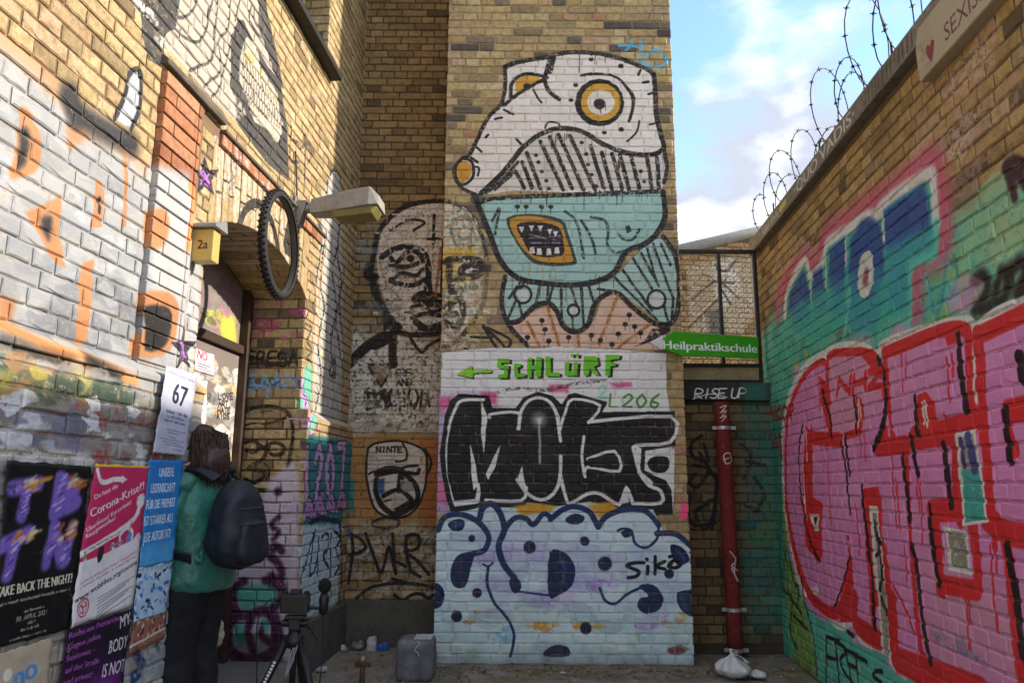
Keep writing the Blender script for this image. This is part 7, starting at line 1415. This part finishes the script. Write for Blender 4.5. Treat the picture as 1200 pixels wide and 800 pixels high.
for s in (-1, 1):
    band([H(*p) for p in spline([(-.16, s * .09, 1.37), (-.06, s * .12, 1.425), (.04, s * .13, 1.415), (.12, s * .13, 1.34), (.165, s * .13, 1.2), (.15, s * .16, 1.08), (.04, s * .215, 1.0), (-.12, s * .19, .96)], 5)], [.032] * 36, 'shoulder_strap', M_PACK, pk, .012)
for zz, ff in ((1.2, -.372), (1.12, -.405)):
    MB().tube([H(ff + .09 * (abs(l_) / .13) ** 3, l_, zz + .02 * math.cos(l_ * 9)) for l_ in np.linspace(-.13, .13, 13)], .0035, 5).build('zip', plain('zip_nylon', '2c3040', .4), pk)
MB().tube([H(-.17, -.03, 1.38), H(-.19, -.02, 1.43), H(-.19, .02, 1.43), H(-.17, .03, 1.38)], .008, 6).build('carry_loop', M_PACK, pk)
ph_ = thing('smartphone', 'smartphone held up in front of the face by the person in green', 'phone', H(.09, .145, 1.38))
rot = Matrix((tuple(PL), tuple(PF), (0, 0, 1))).transposed() @ Matrix.Rotation(.25, 3, 'X')
MB().box(H(.09, .145, 1.45), .075, .009, .15, rot).build('case', plain('phone_case', '7a6440', .5), ph_, bevel=.004); MB().box(H(.094, .145, 1.45), .066, .004, .14, rot).build('screen', plain('phone_glass', '08080a', .1), ph_)
# cream cloth hanging from the step side
cp0 = EYEV + ray(244, 748) * (4.55 / ray(244, 748).y)
cl_ = bake_remesh(ellip(ellip(ellip(MB(), cp0, .05, .04, .10), cp0 + Vector((.05, -.01, .03)), .035, .03, .07), cp0 + Vector((-.02, 0, -.06)), .03, .03, .06).build('cloth_bag', plain('cream_cloth', 'b0a890', .85), None), .009, 2, .02, 22, 9); tag(cl_, 'crumpled cream cloth bag hanging beside the black trousers', 'cloth bag')
MB().tube([cp0 + Vector((0, 0, .08)), cp0 + Vector((-.02, -.05, .16)), cp0 + Vector((-.06, -.12, .22))], .006, 5).build('handle', plain('cream_cloth_b', 'a89e84', .85), cl_) if False else None

# ------------------------------------------------------------------ tripod with camera
tp = EYEV + ray(346, 735) * (3.55 / ray(346, 735).y); TX, TY, TZ = tp.x, tp.y, tp.z
M_TRI = plain('tripod_black', '121214', .45, var=.3, scale=20, bump=.1); M_TRIG = plain('tripod_grey', '6a6c70', .4, metal=.5)
tri = thing('tripod', 'black camera tripod standing in front of the doorway', 'tripod', (TX, TY, 0))
top = Vector((TX, TY, TZ - .03))
for k, (a_, sp_) in enumerate(((R(205), .36), (R(325), .36), (R(85), .36))):
    ft = Vector((TX + math.cos(a_) * sp_, TY + math.sin(a_) * sp_, 0)); st = top + Vector((math.cos(a_) * .035, math.sin(a_) * .035, -.02)); mid = st.lerp(ft, .52)
    lg = MB().tube([st, st.lerp(ft, .25), mid], [.017, .0165, .0165], 12).build('leg', M_TRI, tri, smooth=True); MB().tube([mid.lerp(st, .06), mid.lerp(ft, .03)], .021, 12).build('clamp', M_TRIG, lg); MB().tube([mid, ft + Vector((0, 0, .02))], .0115, 10).build('lower_leg', M_TRI, lg, smooth=True); MB().lathe(ft + (st - ft).normalized() * .03, ft - st, [(-.01, .012), (.0, .016), (.02, .017), (.032, .008)], 10).build('rubber_foot', M_TRI, lg)
    if k == 0:
        d_ = (ft - st).normalized(); sd = Vector((0, -1, 0)); sd = (sd - d_ * sd.dot(d_)).normalized(); w_ = d_.cross(sd)
        for j in range(7): c0 = st + d_ * (.10 + j * .014) + sd * .0168; b = MB(); b.box8([c0 + w_ * x + d_ * y + sd * e for e in (-.001, .0012) for x, y in ((-.006, -.005), (.006, -.005), (.006, .004), (-.006, .004))]); b.build('leg_print', plain('white_print', 'c8c8c8', .5), lg)
MB().tube([top + Vector((0, 0, -.25)), top + Vector((0, 0, .03))], .014, 12).build('centre_column', M_TRI, tri, smooth=True)
MB().lathe(top, (0, 0, 1), [(-.055, .028), (-.045, .046), (-.01, .048), (.005, .03), (.02, .026)], 16).build('spider', M_TRI, tri, smooth=True)
b = MB(); b.box(top + Vector((0, 0, .045)), .05, .05, .045); b.box(top + Vector((0, 0, .077)), .085, .06, .016); b.tube([top + Vector((-.06, 0, .05)), top + Vector((.06, 0, .05))], .017, 12); tag(b.build('pan_head', M_TRI, tri, bevel=.003), kind='stuff')
MB().tube([top + Vector((.03, 0, .05)), top + Vector((.09, -.05, .03)), top + Vector((.12, -.09, .0))], .006, 8).build('pan_handle', M_TRI, tri)
cm = thing('camera_body', 'small black camera mounted on the tripod', 'camera', top + Vector((0, 0, .09))); c0 = top + Vector((-.005, 0, .135))
MB().box(c0, .125, .06, .082).build('body', M_TRI, cm, bevel=.007); MB().box(c0 + Vector((.0, 0, .05)), .045, .05, .022).build('viewfinder', M_TRI, cm, bevel=.005); MB().lathe(c0 + Vector((.01, .03, -.005)), (0, 1, 0), [(0, .034), (.03, .034), (.055, .037), (.06, .030)], 18).build('lens', M_TRI, cm, smooth=True); MB().box(c0 + Vector((0, -.0305, 0)), .08, .004, .055).build('rear_screen', plain('lcd', '0a0b0e', .12), cm)
for x in (-.045, .048): MB().lathe(c0 + Vector((x, 0, .04)), (0, 0, 1), [(0, .011), (.012, .011), (.013, .009)], 12).build('dial', M_TRI, cm)
mc = thing('microphone', 'black microphone in a clip on the right of the camera', 'microphone', c0 + Vector((.13, 0, -.04))); m0 = c0 + Vector((.128, 0, .01))
MB().lathe(m0 + Vector((0, 0, -.05)), (0, 0, 1), [(-.01, .012), (.0, .02), (.06, .022), (.085, .016)], 14).build('handle', M_TRI, mc, smooth=True); MB().lathe(m0 + Vector((0, 0, .035)), (0, 0, 1), [(0, .012), (.012, .026), (.03, .03), (.05, .026), (.062, .012)], 14).build('windshield', plain('foam', '0c0c0c', .95, bump=.6), mc, smooth=True); MB().tube([c0 + Vector((.06, 0, -.02)), m0 + Vector((0, 0, -.03))], .008, 8).build('clip_arm', M_TRI, mc)
b = MB(); b.tube([Vector(p) for p in spline([tuple(m0 + Vector((0, 0, -.06))), tuple(m0 + Vector((.005, -.01, -.2))), tuple(m0 + Vector((.0, -.02, -.36))), tuple(m0 + Vector((-.06, 0, -.55))), (TX + .02, TY - .02, .012)], 6)], .003, 5); b.build('cable', M_TRI, mc, smooth=True)
b = MB(); b.tube([Vector(p) for p in spline([tuple(c0 + Vector((-.06, 0, .02))), tuple(c0 + Vector((-.12, -.02, .01))), tuple(c0 + Vector((-.16, -.02, -.09))), tuple(c0 + Vector((-.15, -.01, -.3))), tuple(c0 + Vector((-.14, .02, -.6)))], 6)], .003, 5); b.build('strap_cord', M_TRI, cm, smooth=True)
b = MB(); 
for k in range(3): b.tube([Vector(p) for p in spline([tuple(top + Vector((.03, -.02, .0))), tuple(top + Vector((.02 - k * .008, -.045, -.06))), tuple(top + Vector((-.005 - k * .006, -.05, -.14 - k * .01))), tuple(top + Vector((.015, -.04, -.09)))], 6)], .0022, 5)
tag(b.build('coiled_cord', plain('grey_cord', '8a8c90', .5), tri), kind='stuff')

# ------------------------------------------------------------------ concrete block, standpipe, plastic bag, litter
g0 = ground(462, 798); g1 = ground(507, 798); bw_ = g1.x - g0.x
t = NT('painted_block'); t.col(t.ramp(t.noise(9, 6, .65), [(.3, lin('4e4f52')), (.55, lin('66686b')), (.72, lin('87888a'))])); t.rough(.85); t.bump(t.noise(70, 5, .7), .6, .006); M_BLK = t.m
blk = thing('concrete_block', 'rounded grey concrete block standing at the foot of the pier', 'block', ((g0.x + g1.x) / 2, g0.y + .14, 0))
def lump(name, c, sx, sy, sz, mat, root, n=7, e=.3, rough=.012, seed=1):
    from mathutils import noise as NZ
    bm = bmesh.new(); bmesh.ops.create_cube(bm, size=1); bmesh.ops.subdivide_edges(bm, edges=bm.edges, cuts=n, use_grid_fill=True)
    for v in bm.verts:
        p = v.co * 2; q = p.normalized(); m_ = max(abs(p.x), abs(p.y), abs(p.z)); r = p.copy(); ln = (abs(p.x) ** 8 + abs(p.y) ** 8 + abs(p.z) ** 8) ** (1 / 8); r = p / ln; r = r * (1 - e * .3) + q * e * .3 * 1.2
        v.co = Vector((r.x * sx / 2, r.y * sy / 2, r.z * sz / 2)); v.co += q * NZ.noise(v.co * 16 + Vector((seed, seed, 0))) * rough
    me = bpy.data.meshes.new(name); bm.to_mesh(me); bm.free(); me.materials.append(mat); me.polygons.foreach_set('use_smooth', [True] * len(me.polygons))
    o = bpy.data.objects.new(name, me); link(o, root); o.location = Vector(c) - (Vector(root.location) if root else Vector((0, 0, 0))); return o
hb_ = .285; lump('body', Vector(blk.location) + Vector((0, 0, hb_ / 2 - .01)), bw_ * 1.02, .28, hb_, M_BLK, blk, 9, .25, .006)
b = MB(); pts = [Vector(blk.location) + Vector((.02 + .02 * math.sin(k * 1.7), -.145 + .001, hb_ * .95 - k * .02 )) for k in range(6)]; b.tube(pts, .0025, 5); b.build('white_string', plain('white_string', 'c4c4c0', .8), blk)
b = MB(); q = Vector(blk.location)
for k in range(5): b.tube([q + Vector((x, -.10 + k * .04 + .006 * math.sin(x * 90 + k), hb_ - .006)) for x in np.linspace(-.01, .115, 8)], .0045, 5)
tag(b.build('paint_scrawl', plain('white_scrawl', 'b8bcc0', .7), blk), kind='stuff')
s0 = ground(424, 806); sp = thing('standpipe', 'short rusty standpipe with round cap sticking out of the ground', 'pipe', (s0.x, s0.y, 0)); M_RUST = plain('rusty_pipe', '5c4636', .75, metal=.3, var=.4, scale=24, bump=.5)
zt3 = EYE + (ray(424, 772) * (s0.y / ray(424, 772).y)).z
MB().tube([Vector((s0.x, s0.y, -.03)), Vector((s0.x, s0.y, zt3 - .02))], .019, 12).build('tube', M_RUST, sp, smooth=True); MB().lathe(Vector((s0.x, s0.y - .03, zt3)), (0, -1, 0), [(-.05, .026), (0, .03), (.012, .03), (.013, .012), (.018, .011)], 14).build('cap', plain('worn_brass', '8a7d66', .5, metal=.6), sp, smooth=True); MB().box(Vector((s0.x, s0.y, zt3 - .035)), .11, .03, .03).build('cross_bar', M_RUST, sp, bevel=.005)
t = NT('thin_plastic'); t.col(lin('c9cbca')); t.rough(.35); t.b.inputs['Subsurface Weight'].default_value = .15; t.b.inputs['Subsurface Radius'].default_value = (.05, .05, .05); t.bump(t.noise(30, 4, .6), .6, .02); M_PLAS = t.m
pg = ground(864, 797)
def sack(c, R_, h, n=72, m=12, seed=1, knot=True):
    g = random.Random(seed); from mathutils import noise as NZ
    b = MB(); fold = [(g.choice((5, 7, 9, 13)), g.uniform(0, 6), g.uniform(.04, .10)) for _ in range(4)]
    for i in range(m + 1):
        t_ = i / m
        for k in range(n):
            a = 2 * math.pi * k / n; rid = sum(am * (1 - 2 * abs(math.sin(a * q / 2 + p + t_ * 1.2))) for q, p, am in fold)
            rr = R_ * (math.sin(math.pi * (.12 + .80 * (1 - t_))) ** .7) * (1 + rid * (.35 + t_)) * (1 + .25 * NZ.noise(Vector((math.cos(a) * 1.3, math.sin(a) * 1.3, seed)))) * (1 - .86 * t_ ** 3)
            b.v.append(Vector((c.x + rr * math.cos(a), c.y + rr * math.sin(a), .004 + h * t_ * (1 + .18 * NZ.noise(Vector((math.cos(a) * 2, math.sin(a) * 2, t_ * 3 + seed)))))))
    for i in range(m): b.f += [(i * n + k, i * n + (k + 1) % n, (i + 1) * n + (k + 1) % n, (i + 1) * n + k) for k in range(n)]
    b.f.append(tuple(range(n))[::-1])
    if knot:
        k0 = len(b.v)
        for i in range(5):
            for k in range(n): a = 2 * math.pi * k / n; rr = R_ * (.13 + .10 * i * i / 6) * (1 + .35 * math.sin(a * 6 + i)); b.v.append(Vector((c.x + rr * math.cos(a) + .012 * i, c.y + rr * math.sin(a), h * .98 + .012 * i - .003 * i * i * (1 + math.cos(a)))))
        for i in range(4): b.f += [(k0 + i * n + k, k0 + i * n + (k + 1) % n, k0 + (i + 1) * n + (k + 1) % n, k0 + (i + 1) * n + k) for k in range(n)]
    else: b.f.append(tuple(m * n + k for k in range(n)))
    return b
bag_ = thing('plastic_bag', 'crumpled white plastic bag at the foot of the red drainpipe', 'plastic bag', (pg.x, pg.y + .1, 0))
sack(Vector((pg.x, pg.y + .1, 0)), .15, .15, seed=3).build('sack', M_PLAS, bag_, smooth=True); sack(Vector((pg.x + .17, pg.y + .07, 0)), .075, .055, 40, 8, 5, False).build('loose_end', M_PLAS, bag_, smooth=True)
def rag(name, px, py, sx, sy, sz, mat, label, cat, seed, amp=.02):
    p = ground(px, py); b = MB(); g = random.Random(seed)
    if p.y > 6.7: p = p * (6.7 / p.y); p.z = 0
    for k in range(4): ellip(b, (p.x + g.uniform(-.4, .4) * sx, p.y + g.uniform(-.3, .3) * sy, sz * g.uniform(.3, .7)), sx * g.uniform(.35, .6), sy * g.uniform(.35, .6), sz * g.uniform(.4, .8), None, 10)
    o = bake_remesh(b.build(name, mat, None), .008, 1, amp, 26, seed)
    for v in o.data.vertices: v.co.z = max(v.co.z, -.004)
    return tag(o, label, cat)
M_BLUE = plain('blue_plastic', '3a5aa8', .4, var=.3); M_WP = plain('crushed_paper', 'b4b4b0', .8); M_GLS = plain('dull_foil', '77776f', .5, metal=.2)
rag('crumpled_wrapper', 449, 752, .075, .05, .05, M_BLUE, 'crumpled blue wrapper against the recess skirting', 'litter', 3); rag('paper_cup', 436, 750, .05, .045, .10, M_WP, 'crushed white cup beside the blue wrapper', 'litter', 4, .012); rag('foil_scrap', 420, 755, .07, .05, .05, M_GLS, 'grey foil heap left of the crushed cup', 'litter', 5); rag('tissue_scrap', 401, 757, .04, .03, .03, M_WP, 'small pale tissue scrap in the recess corner', 'litter', 6); rag('white_scrap', 378, 786, .06, .04, .025, M_WP, 'flat white paper scrap beside the tripod', 'litter', 7); rag('foam_scrap', 659, 789, .03, .02, .015, M_WP, 'tiny white scrap on the ground before the pier', 'litter', 8, .005)
# gravel, leaves and crumbs: nobody could count these
def crumbs():
    g = random.Random(21); b = MB(); 
    for i in range(900):
        x, y = g.uniform(-1.9, 2.2), g.uniform(4.2, 6.8)
        if g.random() < .4: y = 6.12 - abs(g.gauss(0, .12)); x = g.uniform(-.7, 2.1)
        s = g.uniform(.004, .016); a = g.uniform(0, 6)
        q = [Vector((x + s * math.cos(a + k * 1.57) * g.uniform(.6, 1.2), y + s * math.sin(a + k * 1.57) * g.uniform(.6, 1.2), -.004)) for k in range(4)]; b.box8(q + [v + Vector((g.uniform(-.3, .3) * s, g.uniform(-.3, .3) * s, .006 + s * g.uniform(.3, .8))) for v in q])
    t = NT('crumbled_mortar'); oi = t.noise(9, 2); t.col(t.ramp(oi, [(.3, lin('4a443b')), (.5, lin('8a8276')), (.7, lin('6a5a44'))])); t.rough(.9); tag(b.build('gravel', t.m), 'loose crumbs of mortar and gravel along the wall feet', 'gravel', kind='stuff')
    b = MB()
    for i in range(260):
        x = g.uniform(-1.6, 2.15); y = g.choice([6.1, 6.45, 6.7]) - abs(g.gauss(0, .14)) if x > 1.4 or g.random() < .5 else g.uniform(4.6, 6.8); s = g.uniform(.012, .03); a = g.uniform(0, 6); u_ = Vector((math.cos(a), math.sin(a), g.uniform(-.2, .3))); w_ = Vector((-math.sin(a), math.cos(a), g.uniform(-.3, .3))); c = Vector((x, y, .012))
        b.add([c - u_ * s, c + w_ * s * .45 + Vector((0, 0, .004)), c + u_ * s, c - w_ * s * .45 + Vector((0, 0, .004))], [(0, 1, 2, 3)])
    t = NT('dead_leaf'); t.col(t.ramp(t.noise(14, 2), [(.3, lin('3a2a1a')), (.5, lin('6a4c2a')), (.7, lin('8a7a50'))])); t.rough(.8); tag(b.build('dead_leaves', t.m), 'dead leaves blown against the foot of the walls', 'leaves', kind='stuff')
crumbs()
